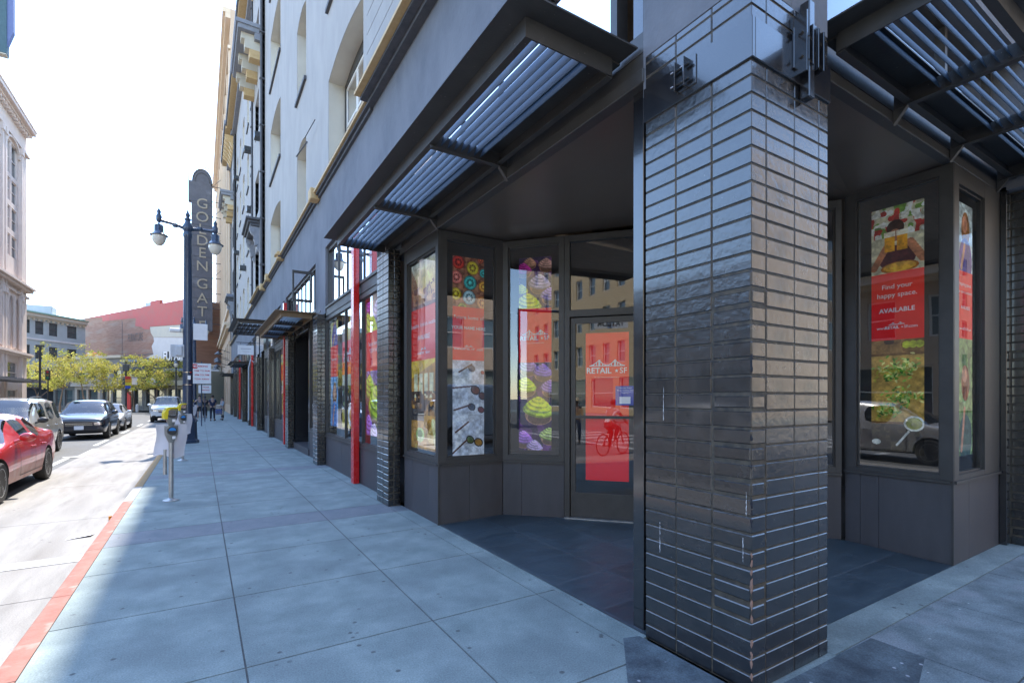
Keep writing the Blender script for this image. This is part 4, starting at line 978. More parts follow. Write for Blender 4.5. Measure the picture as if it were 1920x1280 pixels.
def pic_group(c, y0, y1):
    c.band(y0, y1, (205, 205, 180)); h = y1-y0
    for x, col in ((.15, (120, 90, 60)), (.45, (215, 180, 60)), (.8, (60, 60, 110))): c.ell(x, y0+.62*h, .17, col, ry=.5, y0=y0, y1=y1); c.ell(x, y0+.25*h, .1, (170, 110, 80), ry=.12, y0=y0, y1=y1); c.ell(x, y0+.18*h, .11, (60, 40, 30), ry=.09, y0=y0, y1=y1)
def pic_dinner(c, y0, y1):
    c.band(y0, y1, (150, 165, 170)); h = y1-y0; c.blotch(y0, y0+.3*h, [(120, 150, 165), (170, 180, 175)], 5)
    c.blotch(y0+.2*h, y0+.65*h, [(60, 60, 40), (100, 120, 60), (40, 36, 36)], 9); c.band(y0+.66*h, y1, (200, 180, 60)); c.blotch(y0+.66*h, y1, [(222, 205, 80), (170, 150, 50)], 6)
    c.ell(.7, y0+.74*h, .26, (230, 230, 215), ry=.22, y0=y0, y1=y1); c.ell(.7, y0+.75*h, .15, (225, 150, 30), ry=.12, y0=y0, y1=y1)
RED = (238, 18, 14)
def poster(label, pl, s0, s1, zt, z1, z2, zb, top, bot, text, seed, d=-0.06, nx=96, rp=None):
    W_ = s1-s0; H_ = zt-zb; ny = int(nx*H_/W_); c = Canvas(nx, ny, seed)
    ya = (zt-z1)/H_; yb = (zt-z2)/H_
    if top: top(c, 0, ya)
    c.band(ya, yb, RED)
    if bot: bot(c, yb, 1.001)
    if not top: c.band(0, 1.001, RED)
    if top:
        ph = ((c.y < ya) | (c.y > yb))[..., None]; lum = 0.72+0.36*c.noise(9, 5)+0.22*c.noise(26, 6)-0.06+0.10*c.rs.rand(ny, nx)
        c.a = np.where(ph, c.a*lum[..., None], c.a*(0.97+0.05*c.noise(6, 8)[..., None]))
    a = np.clip(c.a, 0, 1); a = np.where(a <= 0.04045, a/12.92, ((a+0.055)/1.055)**2.4)*1.0
    me = bpy.data.meshes.new('poster'); o3 = pl.P(s0, d, zt); u = pl.u*(W_/nx); vz = Vector((0, 0, -H_/ny))
    verts = [tuple(o3+u*i+vz*j) for j in range(ny+1) for i in range(nx+1)]
    faces = [(j*(nx+1)+i, j*(nx+1)+i+1, (j+1)*(nx+1)+i+1, (j+1)*(nx+1)+i) for j in range(ny) for i in range(nx)]
    me.from_pydata(verts, [], faces); me.materials.append(M['print'])
    ca = me.color_attributes.new('Col', 'FLOAT_COLOR', 'CORNER'); arr = np.ones((ny*nx, 4, 4), dtype=np.float32); arr[:, :, :3] = a.reshape(-1, 1, 3); ca.data.foreach_set('color', arr.ravel())
    o = bpy.data.objects.new('poster', me); COL.objects.link(o); tag(o, label, 'poster', 'shop window posters')
    mb = MB()
    for (t, fx, fz, sz, al, bd) in text:
        text_into(mb, t, sz, pl.P(s0+W_*fx, d+0.006, zt-H_*fz), pl.u, (0, 0, 1), 0, align=al, bold=bd)
    if mb.v: mb.build('lettering', M['ink_white'], o)
    return o
def bridge_logo(o, pl, s, z, w_, d):
    """line drawing of a suspension bridge over the words"""
    mb = MB(); t = w_*0.012
    def bar(a, b):
        pa = pl.P(s+a[0]*w_, d, z+a[1]*w_); pb = pl.P(s+b[0]*w_, d, z+b[1]*w_); mb.tube([pa, pb], t, 4)
    for tx in (-.22, .22): bar((tx-.012, -.02), (tx-.012, .17)); bar((tx+.02, -.02), (tx+.02, .17)); bar((tx-.012, .1), (tx+.02, .1)); bar((tx-.012, .165), (tx+.02, .165))
    bar((-.5, 0), (.5, 0))
    def cab(x):
        if abs(x) < .22: return .02+.145*(x/.22)**2
        return .165*(1-(abs(x)-.22)/.28)**1.6
    N_ = 24
    for k in range(N_): x0 = -.5+k/N_; x1 = -.5+(k+1)/N_; bar((x0, cab(x0)), (x1, cab(x1)))
    for k in range(1, N_): x0 = -.5+k/N_; bar((x0, 0), (x0, cab(x0))) if k % 2 else None
    mb.build('bridge_drawing', M['ink_white'], o)
    return o
def retail(o, pl, s, z, sz, d=-0.054, bridge=True, star=True):
    mb = MB(); text_into(mb, 'RETAIL', sz, pl.P(s-sz*1.02, d, z), pl.u, (0, 0, 1), align='CENTER', bold=sz*0.02)
    text_into(mb, 'SF', sz, pl.P(s+sz*2.0, d, z), pl.u, (0, 0, 1), align='CENTER')
    c = pl.P(s+sz*1.18, d, z); pts = []
    for k in range(10): r_ = sz*(0.24 if k % 2 == 0 else 0.1); a_ = math.pi/2+k*math.pi/5; pts.append(c+pl.u*math.cos(a_)*r_+Vector((0, 0, math.sin(a_)*r_)))
    mb.add(pts, [tuple(range(10))])
    text_into(mb, 'The largest inventory of retail spaces in the city', sz*0.16, pl.P(s, d, z-sz*0.8), pl.u, (0, 0, 1)) if bridge else None
    mb.build('lettering', M['ink_white'], o)
    if bridge: bridge_logo(o, pl, s, z+sz*0.62, sz*4.4, d)
C_ = 'CENTER'
SLr = Plane((2.60, 0), (0, -1), (-1, 0))   # reads left to right for someone on the pavement: u = -Y
def yS(y): return -y
p = poster('sunny street poster with a red Location band in the bay window', SLr, yS(7.08), yS(6.12), 3.58, 2.92, 2.18, 0.92, pic_street, pic_cafe,
       [('Location, location, location.', .5, (3.58-2.68)/2.66, .085, C_, 0), ('AVAILABLE', .5, (3.58-2.5)/2.66, .09, C_, .001), ('www.           .com', .5, (3.58-2.28)/2.66, .06, C_, 0)], 3)
retail(p, SLr, yS(6.6), 2.28, 0.055, bridge=False); bridge_logo(p, SLr, yS(6.6), 2.325, .2, -.054)
p = poster('poster of painted bowls and sunglasses with a red YOUR NAME HERE band', PL2, 0.20, 0.665, 3.53, 2.86, 2.15, 0.82, pic_bowls, pic_glasses,
       [('Future home of', .5, (3.53-2.72)/2.71, .07, C_, 0), ('YOUR NAME HERE', .5, (3.53-2.58)/2.71, .06, C_, .001), ('www.              .com', .5, (3.53-2.30)/2.71, .052, C_, 0)], 5)
retail(p, PL2, .4325, 2.30, 0.036, bridge=False); bridge_logo(p, PL2, .4325, 2.33, .13, -.054)
mb = MB(); mb.box(2.625+.26, 2.625+.61, 6.02, 6.03, 2.548, 2.552); 
p = poster('poster of frosted cupcakes with a red logo band in the lobby window', PL3, 0.215, 0.675, 3.57, 2.87, 2.13, 0.93, lambda c, a, b: pic_cup(c, a, b, True), lambda c, a, b: pic_cup(c, a, b, False), [], 7)
retail(p, PL3, .445, 2.46, 0.082)
p = poster('all red poster with the bridge logo on the glazed lobby door', PL3, 1.14, 1.70, 2.50, 2.4, 2.3, 0.56, None, None, [], 8)
retail(p, PL3, 1.42, 2.0, 0.105)
DR = Plane(PL3.P(0, 0, 0).xy, PL3.u.xy, PL3.n.xy)
mb = MB(); DR.bar(mb, 1.53, 1.78, 1.55, 1.80, -0.0535, -0.0525); st = mb.build('door_notice', solid('notice_blue', (0.05, 0.06, 0.42))); tag(st, 'small blue notice with a white label stuck on the lobby door glass', 'notice')
mb = MB(); DR.bar(mb, 1.58, 1.72, 1.57, 1.66, -0.0522, -0.052); mb.build('label', M['ink_white'], st)
mb = MB()
for k, t in enumerate(('Customer Access', 'Please Use Other Door', 'Thank You')): text_into(mb, t, 0.022, DR.P(1.655, -.0515, 1.775-k*.033), DR.u, (0, 0, 1))
mb.build('lettering', M['ink_white'], st)
PL4r = Plane((6.25, 1.875), (0, -1), (-1, 0))
p = poster('poster of beer glasses over a red Find your happy space band and salad below', PL4r, -0.71, -0.235, 3.70, 2.99, 2.27, 1.05, pic_beer, pic_salad,
       [('Find your', .5, (3.70-2.84)/2.65, .072, C_, 0), ('happy space.', .5, (3.70-2.75)/2.65, .072, C_, 0), ('AVAILABLE', .5, (3.70-2.585)/2.65, .066, C_, .001), ('www.              .com', .5, (3.70-2.40)/2.65, .045, C_, 0)], 11)
retail(p, PL4r, -.4725, 2.40, 0.042, bridge=False); bridge_logo(p, PL4r, -.4725, 2.43, .15, -.054)
p = poster('narrow poster of a long haired woman over a red band at the far right window', PL5, 0.26, 0.70, 3.66, 2.96, 2.26, 1.05, lambda c, a, b: pic_person(c, a, b, cl=(90, 70, 140), hair=(150, 105, 60)), lambda c, a, b: pic_person(c, a, b, cl=(60, 90, 80), bgc=(120, 150, 90), hair=(140, 80, 50)),
       [('Inspiring spaces', .5, (3.66-2.82)/2.61, .052, C_, 0), ('for more customers.', .5, (3.66-2.74)/2.61, .046, C_, 0), ('AVAILABLE', .5, (3.66-2.58)/2.61, .05, C_, 0), ('www.RETAILSF.com', .5, (3.66-2.36)/2.61, .038, C_, 0)], 12)
p = poster('poster of standing people and a dinner table left of the red post', SLr, yS(11.35), yS(10.22), 3.42, 2.86, 2.14, 1.0, pic_group, pic_dinner, [], 13)
retail(p, SLr, yS(10.8), 2.46, 0.17)
p = poster('narrow poster at the far edge of the nearest shop window', SLr, yS(12.5), yS(11.75), 3.42, 2.86, 2.14, 0.98, lambda c, a, b: pic_person(c, a, b, bgc=(205, 190, 110)), lambda c, a, b: pic_person(c, a, b, bgc=(90, 150, 190), cl=(60, 120, 180)), [('Inspiring spaces', .5, .36, .08, C_, 0)], 14)
p = poster('cupcake poster squeezed between the red post and the black brick pier', SLr, yS(9.45), yS(8.45), 3.42, 2.86, 2.14, 0.95, lambda c, a, b: pic_cup(c, a, b, True), lambda c, a, b: pic_cup(c, a, b, False), [('Future home of', .5, .32, .11, C_, 0), ('YOUR NAME', .5, .37, .1, C_, 0)], 15)
p = poster('orange street poster in the narrow window beside the raised doorway', SLr, yS(14.75), yS(13.65), 3.3, 2.3, 1.8, 0.95, pic_street, pic_cafe, [], 16)
p = poster('yellow cafe poster in the window beyond the raised doorway', SLr, yS(21.4), yS(19.6), 3.3, 2.9, 2.3, 1.0, pic_cafe, pic_group, [], 17)

# ---------------------------------------------------------------- street furniture
def meter(x, y, lab, rot=0.0):
    e = empty('parking_meter', lab, 'parking meter', (0, 0, 0), 'parking meters')
    mb = MB(); mb.lathe([(0.0, 0.0), (0.115, 0.0), (0.115, 0.012), (0.06, 0.03), (0.042, 0.045)], n=20); mb.build('base_plate', M['steel_galv'], e, smooth=40)
    mb = MB(); mb.tube([(0, 0, 0.03), (0, 0, 0.93)], 0.034, 16); mb.build('pole', M['steel_galv'], e, smooth=40)
    mb = MB(); mb.tube([(-0.07, 0.06, 0.42), (-0.07, 0.06, 0.82)], 0.028, 10); mb.build('bike_ring', M['steel_galv'], e)
    # housing heads: tapered bodies with rounded tops
    def head(z0, name, hooded):
        mb = MB(); secs = [(0.0, .036, .04), (.05, .06, .055), (.13, .098, .07), (.22, .105, .075), (.27, .10, .075)]
        n = 16; vs = []
        for (dz, hx, hy) in secs:
            for k in range(n):
                a = 2*math.pi*k/n; ca, sa = math.cos(a), math.sin(a); r_ = 1/max(1e-6, (abs(ca)**4+abs(sa)**4))**.25
                vs.append((hx*ca*r_*.86, hy*sa*r_*.86, z0+dz))
        fs = []
        for i in range(len(secs)-1):
            for k in range(n): fs.append((i*n+k, i*n+(k+1) % n, (i+1)*n+(k+1) % n, (i+1)*n+k))
        fs.append(tuple(range(n-1, -1, -1))); fs.append(tuple(range((len(secs)-1)*n, len(secs)*n))); mb.add(vs, fs)
        h = mb.build(name, M['meter_grey'], e, smooth=35)
        mb = MB(); mb.lathe([(0.001, -.0785), (.066, -.0785), (.066, -.06), (.07, -.055)], (0, 0, z0+.19), 18, axis='y')
        mb.build('dial_face', M['meter_dark'], h)
        mb = MB(); pts = [(0.05*math.cos(t), -.080, z0+.192+.05*math.sin(t)) for t in [math.pi*k/10 for k in range(11)]]; mb.add([(0, -.0803, z0+.192)]+[(a, -.0803, c_) for a, b_, c_ in pts], [tuple(range(12))])
        mb.build('rate_label', M['blue_label'], h)
        mb = MB(); mb.cbox(.0, .045, -.082, -.07, z0+.06, z0+.105, .003); mb.build('sticker', M['ink_white'], h)
        return h
    head(0.93, 'meter_head', False); h2 = head(1.20, 'meter_head', True)
    mb = MB(); mb.cbox(-.06, .06, -.083, -.06, 1.36, 1.46, .01); mb.build('display', M['chrome'], h2)
    mb = MB(); pr = [(-.107, 1.31), (-.11, 1.40), (-.075, 1.475), (-.05, 1.495), (.055, 1.50), (.085, 1.47), (.04, 1.475), (-.02, 1.47), (-.052, 1.44), (-.06, 1.36), (-.062, 1.31)]
    mb.prism([(a, -.084, b_) for a, b_ in pr], (0, .172, 0)); mb.box(-.04, .06, -.083, .088, 1.472, 1.49)
    mb.build('yellow_hood', M['yellow'], e)
    # paper notice tied behind
    mb = MB(); n = 10; vs = []
    for i in range(n+1):
        for j in range(n+1):
            u = i/n; v = j/n; vs.append((-.20+.42*u+.02*math.sin(v*5), .06+.025*math.sin(u*6+v*2), 1.22-.50*v-.04*u*v+0.03*math.sin(u*7)*v))
    mb.add(vs, [(i*(n+1)+j, (i+1)*(n+1)+j, (i+1)*(n+1)+j+1, i*(n+1)+j+1) for i in range(n) for j in range(n)])
    mb.build('paper_notice', M['paper'], e, smooth=60)
    e.location = (x, y, 0); e.rotation_euler = (0, 0, rot)
    return e
meter(-0.40, 9.68, 'nearest double-headed parking meter with a yellow hood and white paper tied on', 0.25)
meter(-0.40, 15.7, 'parking meter with a yellow hood standing just in front of the lamp post', 0.25)
meter(-0.40, 27.5, 'parking meter just behind the near lamp post base', 0.2)
meter(-0.40, 34.5, 'farthest parking meter beside the distant lamp post', 0.2)

def lantern(mb_parent, x, z, y=0.0):
    mb = MB(); n0 = 0
    mb.lathe([(0.0, .42), (.03, .40), (.035, .34), (.07, .33), (.13, .30), (.145, .22), (.15, .05), (.16, .03)], (x, y, z), 16)
    mb.lathe([(.15, .05), (.20, -.02), (.26, -.09), (.33, -.12), (.33, -.145), (.27, -.15)], (x, y, z), 20)
    for k in range(8):
        a = k*math.pi/4; mb.tube([(x+.15*math.cos(a), y+.15*math.sin(a), z+.30), (x+.155*math.cos(a), y+.155*math.sin(a), z+.03)], .015, 5)
    mb.v = [(x+(v[0]-x)*.84, y+(v[1]-y)*.84, z+.42+(v[2]-z-.42)*.88) for v in mb.v]
    l = mb.build('lantern', M['lamp_blue'], mb_parent, smooth=40)
    mb = MB(); mb.lathe([(.265, -.15), (.262, -.22), (.235, -.34), (.18, -.45), (.10, -.53), (.0, -.56)], (x, y, z), 20); mb.v = [(x+(v[0]-x)*.84, y+(v[1]-y)*.84, z+.42+(v[2]-z-.42)*.88) for v in mb.v]; mb.build('globe', M['lamp_globe'], l, smooth=60)
def lamp_post(x, y, lab, H=8.4, signs=True):
    e = empty('street_lamp', lab, 'street lamp', (0, 0, 0), 'twin-lantern street lamps')
    mb = MB(); mb.lathe([(0, 0), (.36, 0), (.36, .10), (.30, .14), (.28, .75), (.32, .80), (.24, .92), (.20, 1.0)], n=8); mb.build('base', M['lamp_blue'], e, smooth=25)
    mb = MB(); mb.lathe([(.165, .95), (.155, 3), (.14, 5), (.125, 7.45), (.15, 7.5), (.15, 7.6), (.12, 7.68), (.16, 7.75), (.17, 7.87), (.11, 7.98), (.08, 8.08), (.12, 8.13), (.05, 8.2), (.08, 8.3), (.04, 8.38), (.02, 8.45), (0, H+.1)], n=16)
    mb.build('pole', M['lamp_blue'], e, smooth=40)
    for sgn, dz in ((-1, 0.10), (1, -0.10)):
        mb = MB(); pts = [(sgn*.1, 0, 7.8), (sgn*.4, 0, 7.86+dz*.3), (sgn*.68, 0, 7.88+dz*.5), (sgn*.86, 0, 7.90+dz*.6)]
        mb.tube(pts, [.075, .05, .055, .07], 10); mb.lathe([(.05, -.12), (.09, -.05), (.09, .1), (.05, .18), (.07, .26), (.03, .33), (0, .42)], (sgn*.86, 0, 7.94+dz*.6), 10)
        mb.tube([(sgn*.86, 0, 7.85), (sgn*.86, 0, 7.70)], .03, 6)
        mb.lathe([(.075, -.06), (.10, 0), (.075, .06)], (sgn*.38, 0, 7.85), 10)
        a = mb.build('arm', M['lamp_blue'], e, smooth=50)
        lantern(e, sgn*.86, 7.44+dz*.3)
    if signs:
        mb = MB(); mb.cbox(-.52, -.10, -.14, -.10, 3.1, 3.55, .01); mb.cbox(-.49, -.12, -.13, -.09, 3.60, 3.80, .01) if False else None; mb.build('sign_panel', M['grey_box'], e)
        mb = MB(); mb.cbox(.17, .62, -.10, -.06, 3.75, 4.35, .01); mb.build('sign_panel', M['white_sign'], e)
        mb = MB(); mb.cbox(-.55, -.2, -.12, .12, 4.0, 4.15, .03); mb.build('camera_box', M['white_sign'], e)
        mb = MB(); mb.cbox(-.36, -.16, -.2, 0, 3.15, 3.5, .02); mb.build('cabinet', M['grey_box'], e)
        mb = MB(); mb.lathe([(.158, 2.55), (.162, 2.55), (.162, 2.58), (.158, 2.58)], n=16); mb.lathe([(.16, 2.1), (.164, 2.1), (.164, 2.13), (.16, 2.13)], n=16); mb.build('strap', M['chrome'], e)
        mb = MB(); mb.box(.0, .09, -.172, -.165, 2.3, 2.45); mb.build('sticker', M['ink_white'], e)
    e.location = (x, y, 0)
    return e
lamp_post(-0.395, 21.7, 'tall navy twin-lantern lamp post with sign panels, behind the parking meters')
lamp_post(-0.45, 50.0, 'farther twin-lantern lamp post half hidden behind the near one', signs=False)
# parking signs on their pole
def road_sign(x, y, z0, z1, w_, lab, lines, pole=True, head=None):
    e = empty('street_sign', lab, 'sign', (0, 0, 0)); mb = MB(); mb.tube([(0, 0.03, 0), (0, 0.03, z1+.1)], .03, 8); mb.build('pole', M['lamp_blue'], e)
    mb = MB(); mb.cbox(-w_/2, w_/2, -.012, 0, z0, z1, .004); p_ = mb.build('panel', M['white_sign'], e); mb = MB()
    for t, dz, s_ in lines: text_into(mb, t, s_, (0.02, -.016, z0+dz), (1, 0, 0), (0, 0, 1), bold=s_*.02)
    mb.build('lettering', M['ink_red'], p_)
    if head:
        mb = MB(); mb.box(-w_/2+.03, -w_/2+.27, -.015, -.0125, z1-.30, z1-.04); hh = mb.build('red_block', M['ink_red'], p_)
        mb = MB(); text_into(mb, 'NO', .16, (-w_/2+.15, -.019, z1-.17), (1, 0, 0), (0, 0, 1), bold=.004); mb.build('block_lettering', M['ink_white'], hh)
    e.location = (x, y, 0)
road_sign(0.05, 34.0, 2.45, 3.62, 0.95, 'white no parking sign with red lettering above the pavement', [('PARKING', 1.0, .14), ('7AM TO 9AM', .74, .13), ('3PM TO 7PM', .5, .13), ('TOW AWAY', .26, .13)], head=True)
road_sign(0.25, 40.0, 1.95, 2.5, 0.75, 'smaller white parking sign below and behind the no parking sign', [('2 HOUR', .4, .12), ('PARKING', .2, .12)])
# hanging blade sign, cctv style domes, gooseneck lamps
e = empty('hanging_sign', 'white hanging sign board on a bracket beyond the canopies', 'sign', (2.6, 31.0, 0))
mb = MB(); mb.cbox(1.72, 2.50, 31.0, 31.05, 4.00, 4.52, .006); pn = mb.build('panel', M['white_sign'], e)
mb = MB(); mb.box(1.86, 2.36, 30.994, 30.998, 4.30, 4.34); mb.box(1.95, 2.28, 30.994, 30.998, 4.16, 4.18); mb.build('faded_lettering', solid('faint_ink', (0.42, 0.38, 0.42)), pn)
mb = MB(); mb.tube([(2.6, 31.02, 4.66), (1.66, 31.02, 4.66)], .018, 6); mb.tube([(1.85, 31.02, 4.66), (1.85, 31.02, 4.52)], .008, 5); mb.tube([(2.4, 31.02, 4.66), (2.4, 31.02, 4.52)], .008, 5); mb.build('bracket', M['black_paint'], e)
for i, (yy, zz) in enumerate(((58.5, 6.0), (60.2, 5.3), (62.0, 5.6), (64.0, 5.0), (67.0, 4.9))):
    mb = MB(); x = 1.55; mb.tube([(2.6, yy, zz+.2), (x, yy, zz+.55), (x, yy, zz+.3)], .03, 6); mb.lathe([(.05, .3), (.12, .26), (.34, .06), (.36, 0), (.33, 0), (.1, .22)], (x, yy, zz), 12)
    g_ = mb.build('gooseneck_lamp', M['meter_dark']); tag(g_, 'dark bell shaped gooseneck lamp on the tan tower above the far pavement', 'wall lamp', 'gooseneck lamps')
# litter by the kerb
mb = MB(); mb.lathe([(0.0, 0), (.035, .005), (.04, .03), (.02, .05), (0, .05)], (-2.05, 7.5, RZ+.006), 9, sx=1.6); mb.cbox(-2.0, -1.9, 7.46, 7.52, RZ+.006, RZ+.02, .004)
o = mb.build('crushed_cup', solid('orange_card', (0.75, 0.22, 0.02))); tag(o, 'crushed orange paper cup lying on the sunlit concrete near the red kerb', 'litter')
mb = MB(); mb.add([(-1.45, 8.3, RZ+.01), (-1.2, 8.34, RZ+.03), (-1.18, 8.5, RZ+.012), (-1.4, 8.48, RZ+.04)], [(0, 1, 2, 3)]); o = mb.build('paper_scrap', M['paper']); tag(o, 'scrap of white paper in the gutter beside the kerb', 'litter')
mb = MB(); mb.lathe([(0, 0), (.02, .0), (.02, .06), (0, .06)], (-1.12, 9.3, RZ+.01), 8); o = mb.build('bottle_cap', solid('orange_card', (0.7, 0.2, 0.05))); tag(o, 'tiny orange bottle top against the kerb', 'litter')
r5 = random.Random(5)
for k in range(9):
    x = 1.9+r5.random()*1.1 if k < 4 else 6.8+r5.random()*1.4; y = 1.0+r5.random()*.4 if k < 4 else 1.2+r5.random()*.3; s_ = .012+r5.random()*.02
    mb = MB(); mb.add([(x, y, .006), (x+s_, y+s_*.3, .012), (x+s_*.9, y+s_, .007), (x+s_*.1, y+s_*.8, .014)], [(0, 1, 2, 3)]); o = mb.build('paper_scrap', M['paper']); tag(o, 'tiny white scrap on the worn concrete at the building corner', 'litter', 'tiny white scraps on the ground')
# ---------------------------------------------------------------- vehicles
def bake(ob):
    dg = bpy.context.evaluated_depsgraph_get(); dg.update()
    me = bpy.data.meshes.new_from_object(ob.evaluated_get(dg)); return me
def split_by_material(me, names, mats, parent):
    """one object per material slot"""
    outs = {}
    for i, nm in enumerate(names):
        fs = [p for p in me.polygons if p.material_index == i]
        if not fs or nm is None: continue
        used = {}; vs = []; nf = []
        for p in fs:
            q = []
            for v in p.vertices:
                if v not in used: used[v] = len(vs); vs.append(tuple(me.vertices[v].co))
                q.append(used[v])
            nf.append(q)
        m2 = bpy.data.meshes.new(nm); m2.from_pydata(vs, [], nf); m2.materials.append(mats[i])
        m2.polygons.foreach_set('use_smooth', [True]*len(nf))
        try: m2.set_sharp_from_angle(angle=R(42))
        except Exception: pass
        o = bpy.data.objects.new(nm, m2); COL.objects.link(o); o.parent = parent; outs[nm] = o
    return outs
def make_car(name, label, cat, x, yf, L, W, H, st, wheels, paint, group='vehicles in the street', wr=0.33, kind='sedan', rail=False, low=None, spokes=5, belt_chrome=False):
    """front faces -Y. st: stations (t, zbot, zbelt, ztop, wb, wt, zone) ; zone: h hood, w windscreen, s side glass, p pillar, r rear glass, t tail"""
    e = empty(name, label, cat, (0, 0, 0), group)
    hw = W/2; vs = []; n = 11; rings = len(st)
    for (y, zb, zs, zt, wb, wt, zn) in st:
        b = hw*wb; t = hw*wt; z1 = zb+(zs-zb)*0.42
        half = [(0, zb), (b*.80, zb), (b*.955, zb+.07), (b*1.0, z1), (b*.985, zb+(zs-zb)*.72), (b*.955, zs)]
        if zt-zs > .12: half += [(t+(b*.93-t)*.12, zt-.07), (t*.86, zt-.012), (t*.62, zt+.004), (t*.3, zt+.014), (0, zt+.018)]
        else:
            d = max(.004, zt-zs); half += [(b*.90, zs+d*.5), (b*.80, zs+d*.8), (b*.6, zt), (b*.3, zt+.012), (0, zt+.016)]
        for (xx, zz) in half: vs.append((xx, y, zz))
        for (xx, zz) in half[1:-1][::-1]: vs.append((-xx, y, zz))
    m = 2*n-2; fs = []; mi = []
    for i in range(rings-1):
        za, zb_ = st[i][6], st[i+1][6]
        for k in range(m):
            kk = k if k < n-1 else m-1-k     # mirrored row
            a = i*m+k; b = i*m+(k+1) % m; fs.append((a, b, b+m, a+m)); mat = 0
            gl = st[i][6]
            if gl == 'w' and kk >= 6: mat = 1
            if gl == 'W' and kk >= 6: mat = 1
            if gl in 's' and kk == 5: mat = 2
            if gl == 'r' and kk >= 6: mat = 5
            if gl == 'R' and kk >= 6: mat = 5
            if gl == 'R' and kk == 5: mat = 2
            if kk <= 1: mat = 3
            if low and kk == 2: mat = 4
            mi.append(mat)
    fs.append(tuple(range(m))); mi.append(0); fs.append(tuple((rings-1)*m+k for k in range(m-1, -1, -1))); mi.append(0)
    me = bpy.data.meshes.new('car'); me.from_pydata(vs, [], fs)
    for q in (paint, M['car_glass'], M['car_glass'], M['black_plastic'], low or paint, M['car_glass']): me.materials.append(q)
    me.polygons.foreach_set('material_index', mi)
    bm = bmesh.new(); bm.from_mesh(me); bmesh.ops.recalc_face_normals(bm, faces=bm.faces)
    cr = bm.edges.layers.float.new('crease_edge')
    for ed in bm.edges:
        ms = {f.material_index for f in ed.link_faces}
        if len(ms) > 1 and ms & {1, 2, 5}: ed[cr] = 0.75
        elif 3 in ms and len(ms) > 1: ed[cr] = .5
    for f in bm.faces:
        if len(f.verts) > 4:
            for ed in f.edges: ed[cr] = 0.35
    bm.to_mesh(me); bm.free()
    ob = bpy.data.objects.new('tmp', me); COL.objects.link(ob)
    md = ob.modifiers.new('s', 'SUBSURF'); md.levels = 2; md.render_levels = 2
    cut = MB()
    for wy in wheels:
        for sg in (-1, 1): cut.lathe([(wr+.055, sg*(hw-.26)), (wr+.055, sg*(hw+.3))] if sg > 0 else [(wr+.055, sg*(hw+.3)), (wr+.055, sg*(hw-.26))], (0, wy, wr+.01), 28, axis='x')
    # two-shape fix: lathe along x takes z as x
    c_o = cut.build('cut', M['black_plastic'])
    bpy.context.view_layer.update()
    m1 = bake(ob); ob.modifiers.clear(); ob.data = m1
    bvh_me = m1.copy(); bvh = BVHTree.FromPolygons([v.co.copy() for v in bvh_me.vertices], [tuple(p.vertices) for p in bvh_me.polygons])
    bo = ob.modifiers.new('b', 'BOOLEAN'); bo.operation = 'DIFFERENCE'; bo.object = c_o; bo.solver = 'EXACT'
    bpy.context.view_layer.update(); m2 = bake(ob)
    nm_ = len(m2.materials)
    names = ['body', 'windscreen', 'side_windows', 'underbody', 'lower_panel' if low else None, 'rear_window']; mats = [paint, M['car_glass'], M['car_glass'], M['black_plastic'], low or paint, M['car_glass']]
    for p in m2.polygons:
        if p.material_index > 5: p.material_index = 3
    if not low:
        for p in m2.polygons:
            if p.material_index == 4: p.material_index = 0
    parts = split_by_material(m2, names, mats, e)
    bpy.data.objects.remove(ob); bpy.data.objects.remove(c_o)
    body = parts['body']
    def proj(axis, a, b, side=1):
        if axis == 'x': o = Vector((side*3, a, b)); d = Vector((-side, 0, 0))
        elif axis == 'f': o = Vector((a, -3, b)); d = Vector((0, 1, 0))
        elif axis == 'k': o = Vector((a, L+3, b)); d = Vector((0, -1, 0))
        else: o = Vector((a, b, 4)); d = Vector((0, 0, -1))
        h = bvh.ray_cast(o, d); 
        return (h[0]-d*0.007) if h[0] else None
    def patch(mb, axis, pts, side=1, nu=8, nv=4, m=0):
        """quad region (4 corners in the projection plane) conformed to the body surface"""
        g_ = []
        for i in range(nu+1):
            for j in range(nv+1):
                u, v = i/nu, j/nv
                a = (pts[0][0]*(1-u)+pts[1][0]*u)*(1-v)+(pts[3][0]*(1-u)+pts[2][0]*u)*v
                b = (pts[0][1]*(1-u)+pts[1][1]*u)*(1-v)+(pts[3][1]*(1-u)+pts[2][1]*u)*v
                g_.append(proj(axis, a, b, side))
        fs_ = [(i*(nv+1)+j, (i+1)*(nv+1)+j, (i+1)*(nv+1)+j+1, i*(nv+1)+j+1) for i in range(nu) for j in range(nv)]
        fs_ = [f for f in fs_ if all(g_[k] is not None for k in f)]
        if fs_: mb.add([p if p is not None else Vector((0, 0, 0)) for p in g_], fs_, m)
    def part(nm, mt, fn, parent=e, sm=40):
        mb = MB(); fn(mb)
        if mb.v: return mb.build(nm, mt, parent, smooth=sm)
    st_hood = [s for s in st if s[6] in 'hw']; zbelt = st[len(st)//2][2]
    # headlights, grille, plate, lights
    hz = st[1][3]
    for sg in (-1, 1):
        def hl(mb): patch(mb, 'f', [(sg*hw*.52, hz-.20), (sg*hw*.93, hz-.13), (sg*hw*.93, hz-.27), (sg*hw*.55, hz-.31)])
        o = part('headlight', M['chrome'], hl)
        part('lens', solid('headlamp_lens', (0.55, 0.57, 0.6), .08), lambda mb: patch(mb, 'f', [(sg*hw*.60, hz-.215), (sg*hw*.80, hz-.17), (sg*hw*.80, hz-.26), (sg*hw*.62, hz-.285)]), o) if False else None
        part('fog_light', M['black_plastic'], lambda mb: patch(mb, 'f', [(sg*hw*.5, .40), (sg*hw*.86, .44), (sg*hw*.84, .36), (sg*hw*.52, .34)]))
